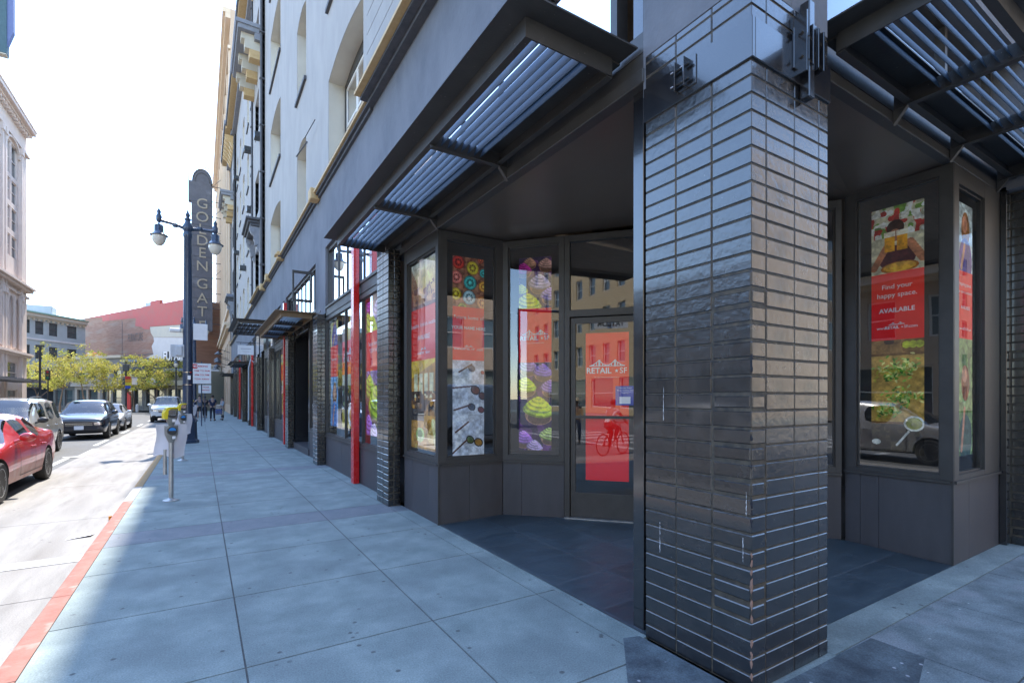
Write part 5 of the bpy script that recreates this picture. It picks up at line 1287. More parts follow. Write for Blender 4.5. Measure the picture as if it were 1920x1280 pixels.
        part('tail_light', solid('tail_red', (0.35, 0.01, 0.01), .15), lambda mb: patch(mb, 'k', [(sg*hw*.5, zbelt-.08), (sg*hw*.9, zbelt-.08), (sg*hw*.9, zbelt-.25), (sg*hw*.5, zbelt-.25)]))
    gr = part('grille', M['black_plastic'], lambda mb: patch(mb, 'f', [(-hw*.5, hz-.19), (hw*.5, hz-.19), (hw*.44, hz-.38), (-hw*.44, hz-.38)], nu=10))
    part('grille_bar', M['chrome'], lambda mb: [mb.add([v+Vector((0, -.006, 0)) for v in [proj('f', -hw*.48, z_), proj('f', hw*.48, z_), proj('f', hw*.48, z_+.02), proj('f', -hw*.48, z_+.02)] if v], [(0, 1, 2, 3)]) for z_ in (hz-.235, hz-.30)], gr) if gr else None
    part('front_intake', M['black_plastic'], lambda mb: patch(mb, 'f', [(-hw*.62, .42), (hw*.62, .42), (hw*.55, .27), (-hw*.55, .27)], nu=10))
    zpl = .52; pf = proj('f', 0, zpl)
    if pf:
        mb = MB(); mb.cbox(-.155, .155, pf.y-.03, pf.y+.02, zpl-.08, zpl+.075, .004); mb.build('number_plate', M['white_sign'], e)
    pk = proj('k', 0, .75)
    if pk: mb = MB(); mb.cbox(-.155, .155, pk.y-.02, pk.y+.03, .67, .82, .004); mb.build('number_plate', M['white_sign'], e)
    # door gaps and handles
    ys_ = [s[0] for s in st if s[6] in 'sp']; w0 = [s[0] for s in st if s[6] == 'w'][-1]; 
    doors = sorted({w0+.05, st[[i for i, s in enumerate(st) if s[6] == 'p'][0]][0]+.04} | ({wheels[1]-.28} if kind != 'pickup' else set()))
    for sg in (-1, 1):
        def gaps(mb):
            for yy in doors:
                zz = .34
                while zz < zbelt-.03: patch(mb, 'x', [(yy-.008, zz), (yy+.008, zz), (yy+.008, zz+.08), (yy-.008, zz+.08)], sg, 1, 1); zz += .08
            patch(mb, 'x', [(doors[0], .335), (doors[-1], .335), (doors[-1], .348), (doors[0], .348)], sg, 12, 1)
        part('door_gap', M['black_plastic'], gaps)
        for yy in doors[1:]:
            pz = proj('x', yy-.17, zbelt-.14, sg)
            if pz: mb = MB(); mb.tube([(pz.x, yy-.25, zbelt-.14), (pz.x+sg*.035, yy-.22, zbelt-.138), (pz.x+sg*.035, yy-.11, zbelt-.135), (pz.x, yy-.08, zbelt-.135)], .014, 8); mb.build('door_handle', paint if kind == 'sedan' else M['chrome'], e, smooth=50)
        # mirror
        ym = w0-.02; pz = proj('x', ym, zbelt-.03, sg)
        if pz:
            mb = MB(); mb.ell((pz.x+sg*.16, ym-.02, zbelt+.085), .125, .07, .085, 14, 10); mb.tube([(pz.x-sg*.02, ym, zbelt-.0), (pz.x+sg*.10, ym, zbelt+.05)], .03, 8)
            mr = mb.build('mirror', paint if kind != 'van' else M['black_plastic'], e, smooth=60)
            mb = MB(); mb.lathe([(.001, 0), (.06, 0)], (0, 0, 0), 14, axis='y', sx=1.6); 
            for i in range(len(mb.v)): v = mb.v[i]; mb.v[i] = (v[0]+pz.x+sg*.165, v[1]+ym+.052, v[2]+zbelt+.085)
            mb.build('mirror_glass', M['chrome'], mr)
    if rail:
        for sg in (-1, 1):
            mb = MB(); yy0 = [s[0] for s in st if s[6] in 'sp'][0]+.2; yy1 = [s[0] for s in st if s[6] in 'sp'][-1]
            pts = [proj('t', sg*hw*.62, yy0+(yy1-yy0)*k/6) for k in range(7)]
            pts = [p+Vector((0, 0, .05 if 0 < k < 6 else 0.0)) for k, p in enumerate(pts) if p]
            mb.tube(pts, .018, 8); mb.build('roof_rail', M['black_plastic'], e, smooth=50)
    # wheels
    for wi, wy in enumerate(wheels):
        for sg in (-1, 1):
            ox = sg*(hw-.115); mb = MB()
            prof = [(wr-.11, -.10), (wr-.03, -.112), (wr-.006, -.09), (wr, -.05), (wr, .05), (wr-.006, .09), (wr-.03, .112), (wr-.11, .10)]
            mb.lathe(prof, (ox, wy, wr), 32, axis='x'); mb.v = [(v[0], v[1], v[2]+RZ*0) for v in mb.v]
            tyre = mb.build('wheel', M['rubber'], e, smooth=35)
            mb = MB(); rr = wr-.10
            mb.lathe([(rr+.012, .075), (rr+.015, .10), (rr-.01, .102), (rr-.03, .07), (rr-.04, -.04)] if sg > 0 else [(rr+.012, -.075), (rr+.015, -.10), (rr-.01, -.102), (rr-.03, -.07), (rr-.04, .04)], (ox, wy, wr), 32, axis='x')
            for k in range(spokes):
                a = 2*math.pi*k/spokes+.3
                for da in (-.12, .12):
                    p0 = (ox+sg*.075, wy+.04*math.cos(a+da*2), wr+.04*math.sin(a+da*2)); p1 = (ox+sg*.085, wy+(rr-.015)*math.cos(a+da), wr+(rr-.015)*math.sin(a+da)); mb.tube([p0, p1], [.026, .018], 5)
            mb.lathe([(.001, sg*.092), (.05, sg*.088), (.06, sg*.05)], (ox, wy, wr), 12, axis='x')
            mb.build('rim', M['rim'], tyre, smooth=40)
            mb = MB(); mb.lathe([(.001, -sg*.02), (rr-.03, -sg*.02)], (ox, wy, wr), 20, axis='x'); mb.build('brake_disc', M['meter_dark'], tyre)
    # seats
    ps = [s for s in st if s[6] in 'sp']; yy = ps[0][0]+.35; smt = solid('seat_fabric', (0.16, 0.14, 0.12), .8)
    for row, yr in enumerate((yy, yy+.95)):
        for sg in (-1, 1):
            mb = MB(); mb.cbox(sg*.38-.24, sg*.38+.24, yr, yr+.5, .42, .58, .05); mb.cbox(sg*.38-.23, sg*.38+.23, yr+.42, yr+.56, .5, zbelt+.12, .05); mb.cbox(sg*.38-.12, sg*.38+.12, yr+.44, yr+.54, zbelt+.13, zbelt+.30, .04); mb.build('seat', smt, e, smooth=40)
    mb = MB(); mb.cbox(-hw*.82, hw*.82, w0-.25, w0+.1, zbelt-.22, zbelt-.04, .05); mb.build('dashboard', M['black_plastic'], e)
    mb = MB(); mb.box(-hw*.84, hw*.84, w0-.1, wheels[1]+.3, .34, .40); mb.build('cabin_floor', M['black_plastic'], e)
    e.location = (x, yf, RZ+.008)
    return e
# stations: (y, zbot, zbelt, ztop, wb, wt, zone)
charger = [(0, .30, .60, .66, .78, .7, 'h'), (.06, .20, .66, .74, .90, .7, 'h'), (.45, .18, .78, .86, .97, .7, 'h'), (1.0, .18, .86, .94, 1, .7, 'h'), (1.55, .18, .93, .985, 1, .72, 'w'), (1.95, .18, .96, 1.24, 1, .70, 'w'), (2.32, .18, .96, 1.43, 1, .66, 's'), (2.95, .18, .97, 1.48, 1, .66, 'p'), (3.05, .18, .97, 1.48, 1, .66, 's'), (3.62, .18, .99, 1.44, 1, .64, 'r'), (4.15, .19, 1.03, 1.24, 1.0, .60, 'r'), (4.5, .20, 1.04, 1.09, .99, .6, 't'), (4.95, .24, 1.02, 1.07, .95, .6, 't'), (5.06, .34, .95, 1.0, .85, .6, 't')]
minivan = [(0, .32, .70, .76, .80, .7, 'h'), (.08, .22, .78, .86, .92, .7, 'h'), (.5, .2, .92, 1.0, .98, .7, 'h'), (.95, .2, 1.0, 1.10, 1, .72, 'w'), (1.4, .2, 1.03, 1.40, 1, .78, 'w'), (1.85, .2, 1.04, 1.70, 1, .78, 's'), (2.7, .2, 1.05, 1.76, 1, .78, 'p'), (2.82, .2, 1.05, 1.76, 1, .78, 's'), (3.7, .2, 1.06, 1.76, 1, .78, 'p'), (3.8, .2, 1.06, 1.755, 1, .77, 's'), (4.55, .2, 1.07, 1.70, .99, .74, 'r'), (4.85, .24, 1.07, 1.45, .97, .70, 'r'), (5.0, .28, 1.05, 1.14, .93, .7, 't'), (5.08, .38, .95, 1.02, .85, .6, 't')]
suv = [(0, .40, .74, .82, .80, .7, 'h'), (.07, .26, .82, .92, .93, .7, 'h'), (.5, .24, .94, 1.02, .98, .7, 'h'), (1.0, .24, 1.0, 1.09, 1, .72, 'w'), (1.4, .24, 1.03, 1.38, 1, .74, 'w'), (1.8, .24, 1.04, 1.62, 1, .72, 's'), (2.55, .24, 1.06, 1.68, 1, .72, 'p'), (2.65, .24, 1.06, 1.68, 1, .72, 's'), (3.5, .24, 1.09, 1.64, 1, .70, 'r'), (4.1, .26, 1.12, 1.46, .98, .64, 'r'), (4.4, .32, 1.08, 1.16, .94, .6, 't'), (4.5, .42, .95, 1.02, .84, .6, 't')]
sedan = [(0, .32, .58, .64, .78, .7, 'h'), (.06, .2, .64, .72, .92, .7, 'h'), (.5, .18, .78, .86, .98, .7, 'h'), (1.1, .18, .86, .94, 1, .72, 'w'), (1.55, .18, .90, 1.2, 1, .70, 'w'), (2.0, .18, .92, 1.42, 1, .66, 's'), (2.65, .18, .93, 1.45, 1, .66, 'p'), (2.75, .18, .93, 1.45, 1, .66, 's'), (3.4, .18, .95, 1.38, 1, .62, 'r'), (4.0, .2, .98, 1.12, .99, .6, 'r'), (4.3, .22, 1.0, 1.05, .97, .6, 't'), (4.6, .3, .95, 1.0, .86, .6, 't')]
pickup = [(0, .45, .95, 1.02, .85, .7, 'h'), (.07, .32, 1.0, 1.10, .95, .7, 'h'), (.6, .3, 1.10, 1.18, .99, .7, 'h'), (1.25, .3, 1.16, 1.24, 1, .74, 'w'), (1.6, .3, 1.18, 1.50, 1, .76, 'w'), (1.95, .3, 1.18, 1.82, 1, .74, 's'), (2.7, .3, 1.18, 1.88, 1, .74, 'p'), (2.8, .3, 1.18, 1.88, 1, .74, 's'), (3.5, .3, 1.18, 1.84, 1, .73, 'r'), (3.72, .3, 1.18, 1.40, 1, .7, 't'), (3.9, .3, 1.16, 1.24, 1, .6, 't'), (5.3, .3, 1.16, 1.24, .99, .6, 't'), (5.45, .4, 1.1, 1.18, .92, .6, 't')]
def carpaint(n, c, metal=.1): return pmat(n, c, tuple(v*.85 for v in c), 3, .25, .34, metal=metal, coat=.9, spec=.5, bump=0.0)
P_red = carpaint('red_car_paint', (0.46, 0.018, 0.02)); P_champ = carpaint('champagne_car_paint', (0.42, 0.40, 0.35), .3); P_navy = carpaint('navy_car_paint', (0.007, 0.012, 0.024), .1); P_silver = carpaint('silver_car_paint', (0.50, 0.50, 0.50), .3); P_white = carpaint('white_car_paint', (0.66, 0.66, 0.65), .0)
P_dusty = pmat('dusty_red_lower', (0.50, 0.30, 0.25), (0.44, 0.16, 0.13), 4, .5, .7, coat=.2)
make_car('sedan_car', 'red sedan with dusty lower doors in the near traffic lane, cut by the left edge', 'car', -3.80, 10.78, 5.06, 1.92, 1.48, charger, (.95, 4.02), P_red, wr=.345, low=P_dusty)
make_car('minivan', 'champagne minivan with roof rails behind the red sedan', 'minivan', -5.02, 18.35, 5.08, 1.98, 1.76, minivan, (1.0, 4.05), P_champ, wr=.34, kind='van', rail=True)
make_car('suv_car', 'dark navy sport utility car facing the camera beyond the minivan', 'car', -4.33, 27.4, 4.5, 1.84, 1.68, suv, (.92, 3.6), P_navy, wr=.35, kind='suv', rail=False)
make_car('sedan_car', 'small silver sedan behind the navy sport utility car', 'car', -4.4, 33.8, 4.6, 1.80, 1.45, sedan, (.92, 3.65), P_silver, wr=.32)
make_car('pickup_truck', 'white pickup truck stopped by the kerb behind the parking meters', 'pickup truck', -2.1, 43.5, 5.45, 1.95, 1.88, pickup, (1.0, 4.3), P_white, wr=.38, kind='pickup')

# ---------------------------------------------------------------- people
def person(label, x, y, face, H, shirt, trousers, skin=(0.32, 0.19, 0.13), hair=(0.03, 0.02, 0.015), pose='stand', shoes=(0.03, 0.03, 0.03), extras=(), short_sleeve=True, shorts=False, group=None, z0=0.0, hat=None, seat=0.0):
    """body grown from a skeleton with a skin modifier; heading face (radians, 0 looks to -Y)"""
    e = empty('person', label, 'person', (0, 0, 0), group); s = H/1.75
    J = {'pel': (0, 0, .95), 'sp': (0, .01, 1.12), 'ch': (0, .0, 1.32), 'nk': (0, .01, 1.48), 'hd': (0, -.01, 1.58), 'ht': (0, -.015, 1.70)}
    for sg, k in ((-1, 'r'), (1, 'l')):
        J['sh'+k] = (sg*.17, .01, 1.42); J['el'+k] = (sg*.23, .03, 1.14); J['wr'+k] = (sg*.235, -.06, .90)
        J['hp'+k] = (sg*.09, 0, .92); J['kn'+k] = (sg*.10, -.01, .50); J['an'+k] = (sg*.105, .03, .09); J['to'+k] = (sg*.12, -.13, .035)
    if pose == 'walk':
        J['knl'] = (.10, -.12, .52); J['anl'] = (.10, -.18, .10); J['tol'] = (.11, -.34, .06); J['knr'] = (-.10, .04, .50); J['anr'] = (-.10, .30, .16); J['tor'] = (-.11, .17, .05)
        J['ell'] = (.22, .14, 1.16); J['wrl'] = (.23, .16, .93); J['elr'] = (-.22, -.08, 1.15); J['wrr'] = (-.22, -.24, 1.0)
    if pose == 'arms': 
        for sg, k in ((-1, 'r'), (1, 'l')): J['el'+k] = (sg*.30, -.05, 1.26); J['wr'+k] = (sg*.16, -.20, 1.45)
    if pose == 'push':
        for sg, k in ((-1, 'r'), (1, 'l')): J['el'+k] = (sg*.22, -.10, 1.14); J['wr'+k] = (sg*.18, -.34, 1.05)
    if pose == 'hold':
        J['elr'] = (-.24, -.02, 1.15); J['wrr'] = (-.02, -.22, 1.12); J['ell'] = (.24, -.02, 1.15); J['wrl'] = (.04, -.22, 1.16)
    if pose == 'ride':   # seated on a bicycle
        J['pel'] = (0, .28, .98); J['sp'] = (0, .22, 1.12); J['ch'] = (0, .08, 1.30); J['nk'] = (0, .0, 1.45); J['hd'] = (0, -.04, 1.55); J['ht'] = (0, -.05, 1.67)
        for sg, k in ((-1, 'r'), (1, 'l')): J['sh'+k] = (sg*.17, .04, 1.40); J['el'+k] = (sg*.23, -.16, 1.22); J['wr'+k] = (sg*.22, -.36, 1.06); J['hp'+k] = (sg*.09, .28, .95)
        J['knr'] = (-.10, -.08, .72); J['anr'] = (-.11, .06, .33); J['tor'] = (-.12, -.10, .28); J['knl'] = (.10, -.12, .88); J['anl'] = (.11, .06, .56); J['tol'] = (.12, -.1, .52)
    def skinmesh(nm, chain, rad, mat, parent, root):
        keys = sorted({k for a in chain for k in a}); idx = {k: i for i, k in enumerate(keys)}
        me = bpy.data.meshes.new(nm); me.from_pydata([tuple(c*s for c in J[k]) for k in keys], [(idx[a], idx[b]) for a, b in chain], [])
        ob = bpy.data.objects.new(nm, me); COL.objects.link(ob); md = ob.modifiers.new('k', 'SKIN'); md.use_smooth_shade = True
        sv = me.skin_vertices[0].data
        for k in keys:
            r_ = rad.get(k, rad.get(k[:2], .05)); r_ = r_ if isinstance(r_, tuple) else (r_, r_); sv[idx[k]].radius = (r_[0]*s, r_[1]*s); sv[idx[k]].use_root = (k == root)
        ss = ob.modifiers.new('s', 'SUBSURF'); ss.levels = 2; ss.render_levels = 2
        bpy.context.view_layer.update(); m2 = bake(ob); bpy.data.objects.remove(ob); m2.materials.clear(); m2.materials.append(mat)
        m2.polygons.foreach_set('use_smooth', [True]*len(m2.polygons))
        o2 = bpy.data.objects.new(nm, m2); COL.objects.link(o2); o2.parent = parent; return o2
    # five fingers a hand
    fingers = []
    for k in 'rl':
        w = Vector(J['wr'+k]); el = Vector(J['el'+k]); d = (w-el).normalized(); sd = d.cross(Vector((0, 1, 0))).normalized() if abs(d.y) < .9 else Vector((1, 0, 0)); n_ = d.cross(sd)
        J['pm'+k] = tuple(w+d*.07)
        for f in range(4):
            off = (f-1.5)*.020; ln = (.065, .075, .070, .055)[f]; b0 = w+d*.085+n_*off; J[f'f{f}a'+k] = tuple(b0); J[f'f{f}b'+k] = tuple(b0+d*ln*.55+sd*.006); J[f'f{f}c'+k] = tuple(b0+d*ln*.9+sd*.02)
            fingers += [('pm'+k, f'f{f}a'+k), (f'f{f}a'+k, f'f{f}b'+k), (f'f{f}b'+k, f'f{f}c'+k)]
        J['t0'+k] = tuple(w+d*.035-n_*.03); J['t1'+k] = tuple(w+d*.07-n_*.05); fingers += [('wr'+k, 't0'+k), ('t0'+k, 't1'+k), ('wr'+k, 'pm'+k)]
    ch = [('pel', 'sp'), ('sp', 'ch'), ('ch', 'nk'), ('nk', 'hd'), ('hd', 'ht')]
    for k in 'rl': ch += [('ch', 'sh'+k), ('sh'+k, 'el'+k), ('el'+k, 'wr'+k), ('pel', 'hp'+k), ('hp'+k, 'kn'+k), ('kn'+k, 'an'+k), ('an'+k, 'to'+k)]
    rad = {'pel': (.13, .10), 'sp': (.125, .095), 'ch': (.15, .11), 'nk': .052, 'hd': (.075, .09), 'ht': (.055, .07), 'sh': .06, 'el': .042, 'wr': .026, 'hp': .085, 'kn': .055, 'an': .036, 'to': (.035, .028), 'pm': (.032, .016), 't0': .012, 't1': .010}
    for f in range(4): 
        for q in 'abc': rad[f'f{f}{q}r'] = .0095; rad[f'f{f}{q}l'] = .0095
    sk = solid('skin_%d' % int(skin[0]*1000), skin, .5)
    b = skinmesh('body', ch+fingers, rad, sk, e, 'pel')
    # face: nose, eyes, mouth, ears
    hd = Vector(J['hd'])*s; top = Vector(J['ht'])*s; mid = (hd+top)/2
    mb = MB(); mb.ell((mid.x, mid.y-.088*s, mid.z-.03*s), .012*s, .018*s, .02*s, 8, 6)
    for sg in (-1, 1): mb.ell((mid.x+sg*.078*s, mid.y+.0*s, mid.z-.02*s), .012*s, .02*s, .03*s, 8, 6)
    mb.build('face_detail', sk, b, smooth=60)
    mb = MB()
    for sg in (-1, 1): mb.ell((mid.x+sg*.03*s, mid.y-.08*s, mid.z+.0*s), .011*s, .008*s, .007*s, 8, 6)
    mb.ell((mid.x, mid.y-.082*s, mid.z-.065*s), .024*s, .008*s, .006*s, 8, 6); mb.build('eyes_and_mouth', solid('dark_feature', (0.06, 0.03, 0.03)), b, smooth=60)
    # hair cap
    mb = MB(); mb.ell((mid.x, mid.y+.022*s, mid.z+.045*s), .094*s, .102*s, .088*s, 14, 10); mb.build('hair', solid('hair_%d' % int(hair[0]*1000), hair, .7), e, smooth=60)
    # clothes: slightly fatter skins
    tr = {k: (tuple(q+.012 for q in v) if isinstance(v, tuple) else v+.014) for k, v in rad.items()}
    tc = [('pel', 'sp'), ('sp', 'ch'), ('ch', 'nk2')]; J['nk2'] = tuple(Vector(J['ch']).lerp(Vector(J['nk']), .6)); tr['nk2'] = .07
    for k in 'rl':
        a = Vector(J['sh'+k]); c_ = Vector(J['el'+k]); J['sl'+k] = tuple(a.lerp(c_, .55)); tr['sl'] = .062; J['cf'+k] = tuple(c_.lerp(Vector(J['wr'+k]), .85)); tr['cf'] = .040; tr['el'] = .054
        tc += [('ch', 'sh'+k), ('sh'+k, 'sl'+k)] if short_sleeve else [('ch', 'sh'+k), ('sh'+k, 'el'+k), ('el'+k, 'cf'+k)]
    skinmesh('shirt', tc, tr, solid('cloth_%d_%d_%d' % tuple(int(v*999) for v in shirt), shirt, .85), e, 'sp')
    pc = []; pr = dict(tr); J['wst'] = tuple(Vector(J['pel']).lerp(Vector(J['sp']), .35)); pr['wst'] = (.142, .112); pr['pel'] = (.145, .115)
    for k in 'rl':
        J['hem'+k] = tuple(Vector(J['kn'+k]).lerp(Vector(J['an'+k]), .9)); pr['hem'+k] = .055; pr['kn'] = .070; pr['hp'] = .098; J['sho'+k] = tuple(Vector(J['hp'+k]).lerp(Vector(J['kn'+k]), .85)); pr['sho'+k] = .085
        pc += [('pel', 'hp'+k), ('hp'+k, 'sho'+k)] if shorts else [('pel', 'hp'+k), ('hp'+k, 'kn'+k), ('kn'+k, 'hem'+k)]
    pc += [('pel', 'wst')]
    skinmesh('trousers', pc, pr, solid('cloth_%d_%d_%d' % tuple(int(v*999) for v in trousers), trousers, .85), e, 'pel')
    for k in 'rl':
        J['he'+k] = tuple(Vector(J['an'+k])+Vector((0, .02, -.045))); skinmesh('shoe', [('he'+k, 'to'+k), ('he'+k, 'an'+k)], {'he': (.045, .04), 'to': (.045, .032), 'an': .048}, solid('shoe_%d' % int(shoes[0]*1000), shoes, .6), e, 'he'+k)
    if hat:
        mb = MB(); c = (mid.x, mid.y, mid.z+.06*s); mb.lathe([(.17*s, 0), (.172*s, .008*s), (.10*s, .014*s), (.092*s, .09*s), (.07*s, .115*s), (0, .12*s)], c, 20); mb.build('hat', solid('straw', hat), e, smooth=50)
    if 'backpack' in extras: mb = MB(); mb.cbox(-.14*s, .14*s, .10*s, .26*s, 1.02*s, 1.42*s, .05*s); mb.build('backpack', M['black_plastic'], e, smooth=40)
    if 'bag' in extras: mb = MB(); mb.cbox(.26*s, .34*s, -.12*s, .12*s, .62*s, .90*s, .02); mb.build('bag', solid('pink_bag', (.6, .12, .25)), e)
    e.location = (x, y, z0); e.rotation_euler = (0, 0, face)
    return e
person('man seen from behind in a navy shirt and dark trousers on the far pavement', 0.72, 41.2, math.pi, 1.80, (0.015, 0.022, 0.06), (0.015, 0.018, 0.035), pose='push', skin=(0.42, 0.27, 0.2))
person('woman in a grey top and black trousers close to the black shopfronts', 1.38, 43.0, -1.2, 1.66, (0.28, 0.32, 0.36), (0.012, 0.012, 0.014), pose='hold', short_sleeve=False, skin=(0.3, 0.2, 0.15))
person('man in a grey sleeveless shirt and black shorts beside the distant lamp post', -0.06, 43.8, 0.2, 1.82, (0.12, 0.14, 0.18), (0.015, 0.015, 0.018), pose='arms', shorts=True, skin=(0.4, 0.26, 0.2), shoes=(0.6, 0.6, 0.6))
person('person in a long black jacket walking toward the camera far down the pavement', 0.30, 47.5, 0.0, 1.74, (0.02, 0.02, 0.024), (0.02, 0.02, 0.024), pose='walk', short_sleeve=False)
person('distant man in a light blue shirt far beyond the others', 0.95, 55, 0.1, 1.78, (0.4, 0.5, 0.6), (0.05, 0.06, 0.1), pose='walk')
# shopping trolley in front of the navy-shirted man
e = empty('shopping_trolley', 'small wire shopping trolley with a blue and orange load pushed along the pavement', 'trolley', (0, 0, 0)); mb = MB()
for k in range(5):
    t_ = k/4; mb.tube([(-.26, -.4+.8*t_, .42), (-.26, -.4+.8*t_, .88)], .006, 4); mb.tube([(.26, -.4+.8*t_, .42), (.26, -.4+.8*t_, .88)], .006, 4); mb.tube([(-.26, -.4+.8*t_, .42), (.26, -.4+.8*t_, .42)], .006, 4)
for zz in (.42, .55, .68, .88): mb.tube([(-.26, -.4, zz), (.26, -.4, zz), (.26, .4, zz), (-.26, .4, zz), (-.26, -.4, zz)], .007, 4)
mb.tube([(-.24, .4, .88), (-.24, .55, 1.0), (.24, .55, 1.0), (.24, .4, .88)], .014, 6)
mb.tube([(-.22, .4, .42), (-.22, .3, .14), (-.22, -.35, .14)], .012, 6); mb.tube([(.22, .4, .42), (.22, .3, .14), (.22, -.35, .14)], .012, 6); mb.build('basket', M['chrome'], e)
for sx in (-.22, .22):
    for sy in (-.33, .3): mb = MB(); mb.lathe([(.001, -.02), (.06, -.02), (.06, .02), (.001, .02)], (sx, sy, .06), 12, axis='x'); mb.build('wheel', M['rubber'], e)
mb = MB(); mb.cbox(-.2, .2, -.33, .3, .45, .8, .05); mb.build('load', solid('load_blue', (.05, .1, .3)), e)
mb = MB(); mb.cbox(-.15, .18, -.2, .25, .8, 1.15, .06); mb.build('load', solid('load_pale', (.5, .42, .35)), e)
e.location = (1.12, 41.9, 0)
# ---------------------------------------------------------------- far surroundings
CF, SN, CN = 936.0, 584/math.hypot(584, 936), 936/math.hypot(584, 936)
def at(px, d):
    """ground position seen in image column px at depth d metres (used to survey positions only)"""
    u = (px-960)/CF; return (d*(SN+u*CN), d*(CN-u*SN))
_wmesh = {}
def far_window(parent, pl, s, z, w, h, mats=('glass_far', 'white_frame'), d=0.0, label=None, rail=True):
    key = (round(w, 2), round(h, 2), mats, rail)
    mb = MB(); f = min(.09, w*.1)
    q = Plane((0, 0), (1, 0), (0, -1))
    q.bar(mb, 0, f, 0, h, -.12, .03, 1); q.bar(mb, w-f, w, 0, h, -.12, .03, 1); q.bar(mb, f, w-f, h-f, h, -.12, .029, 1); q.bar(mb, f, w-f, 0, f, -.12, .029, 1)
    if rail: q.bar(mb, f, w-f, h*.5-f*.4, h*.5+f*.4, -.1, .01, 1)
    q.bar(mb, f, w-f, f, h-f, -.1, -.05, 0)
    if key not in _wmesh:
        o = mb.build('window', [M[mats[0]], M[mats[1]]], None); _wmesh[key] = o.data
    else: o = bpy.data.objects.new('window', _wmesh[key]); COL.objects.link(o)
    p = pl.P(s, d, z); mw = Matrix.Translation(p) @ Matrix.Rotation(math.atan2(pl.u.y, pl.u.x), 4, 'Z')
    o.parent = parent; o.matrix_parent_inverse = Matrix.Translation(-parent.location); o.matrix_basis = mw
    return o
def block(name, label, cat, pl, L, H, depth, mat, wins, base=0.0, wm=('glass_far', 'white_frame'), group=None, cornice=None, rail=True, extra=None, recess=.28):
    """box building with recessed window openings; wins: list of (s, z, w, h)"""
    e = empty(name, label, cat, tuple(pl.P(0, 0, 0)), group); mb = MB()
    zs = sorted({(z, z+h) for s, z, w, h in wins}); prev = base
    rows = {}
    for s, z, w, h in wins: rows.setdefault((z, z+h), []).append((s, s+w))
    for (z0, z1) in zs:
        if z0 > prev: pl.bar(mb, 0, L, prev, z0, -recess-.05, 0)
        cur = 0
        for (a, b) in sorted(rows[(z0, z1)]):
            if a > cur: pl.bar(mb, cur, a, z0, z1, -recess-.05, 0)
            cur = b
        if cur < L: pl.bar(mb, cur, L, z0, z1, -recess-.05, 0)
        prev = z1
    if prev < H: pl.bar(mb, 0, L, prev, H, -recess-.05, 0)
    pl.bar(mb, 0.01, L-.01, base, H-.01, -depth, -recess-.051)
    mb.build('wall', M[mat] if isinstance(mat, str) else mat, e)
    for s, z, w, h in wins: far_window(e, pl, s, z, w, h, wm, d=-recess+.1, rail=rail)
    if cornice:
        mb = MB(); cz, cd, cm = cornice; pl.bar(mb, -cd*.0, L, cz, cz+.25, 0.002, cd*.6); pl.bar(mb, 0, L, cz+.251, cz+.6, 0.002, cd); pl.bar(mb, 0, L, cz+.601, cz+.72, .002, cd*1.08)
        c_ = mb.build('cornice', M[cm], e)
        k = 0.2
        while k < L-.3: mb = MB(); pl.bar(mb, k, k+.28, cz-.3, cz-.002, .002, cd*.5); mb.build('dentil', M[cm], c_) if L < 40 else None; k += .75
    return e
# ornate white building on the left
PLW = Plane((-15, 50.0), (0, 1), (1, 0)); Lw = 19.2
wins = []
for c0 in (1.0, 6.6, 12.2):
    for (z, h) in ((14.8, 2.0), (17.3, 2.1), (19.9, 2.1), (22.4, 3.0)):
        wins += [(c0+.3, z, 1.6, h), (c0+2.2, z, 1.6, h)]
    wins += [(c0+.45, 6.6, 1.4, 4.4), (c0+2.25, 6.6, 1.4, 4.4)]; wins += [(c0+.3, 1.0, 3.6, 1.4), (c0+.3, 3.0, 3.6, 2.0)]
wins = [w_ for w_ in wins]
wb = block('ornate_building', 'ornate white masonry building with a heavy bracketed cornice at the left edge', 'building', PLW, Lw, 28.7, 14, 'terracotta', wins, wm=('glass_far', 'terracotta'), cornice=(28.0, .75, 'terracotta'), recess=.2)
mb = MB()
for z, d_ in ((12.2, .5), (12.45, .7), (5.6, .35), (5.8, .5), (11.6, .2), (25.9, .25)): PLW.bar(mb, -.01, Lw+.2, z, z+.22, .002, d_)
mb.build('belt_course', M['terracotta'], wb)
for c0 in (1.0, 6.6, 12.2):
    for s in (c0-.55, c0+4.2):
        mb = MB(); PLW.bar(mb, s, s+.45, .2, 26.0, .002, .28); PLW.bar(mb, s-.08, s+.53, 11.0, 11.5, .003, .36); PLW.bar(mb, s-.08, s+.53, 25.2, 25.8, .003, .36); mb.build('pilaster', M['terracotta'], wb)
    for s in (c0+.2, c0+2.0, c0+3.85):
        mb = MB(); mb.lathe([(.15, 6.3), (.13, 6.6), (.12, 10.4), (.18, 10.8), (.2, 11.1)], tuple(PLW.P(s, .2, 0)), 10); mb.build('column', M['terracotta'], wb, smooth=40)
    mb = MB(); n_ = 10
    for k in range(n_):
        a0 = math.pi*k/n_; a1 = math.pi*(k+1)/n_; q = lambda a, r_: PLW.P(c0+2.05+r_*math.cos(a), .01, 24.6+r_*.62*math.sin(a)); mb.prism([q(a0, 1.9), q(a1, 1.9), q(a1, 2.2), q(a0, 2.2)], PLW.n*.2)
    mb.build('arch', M['terracotta'], wb)
mb = MB(); PLW.bar(mb, 0.0, 15.6, 3.05, 3.25, .30, 2.2); 
for k in range(8): PLW.bar(mb, .5+k*2, .56+k*2, 3.251, 3.32, .3, 2.15)
mb.build('street_awning', M['sign_grey'], wb)
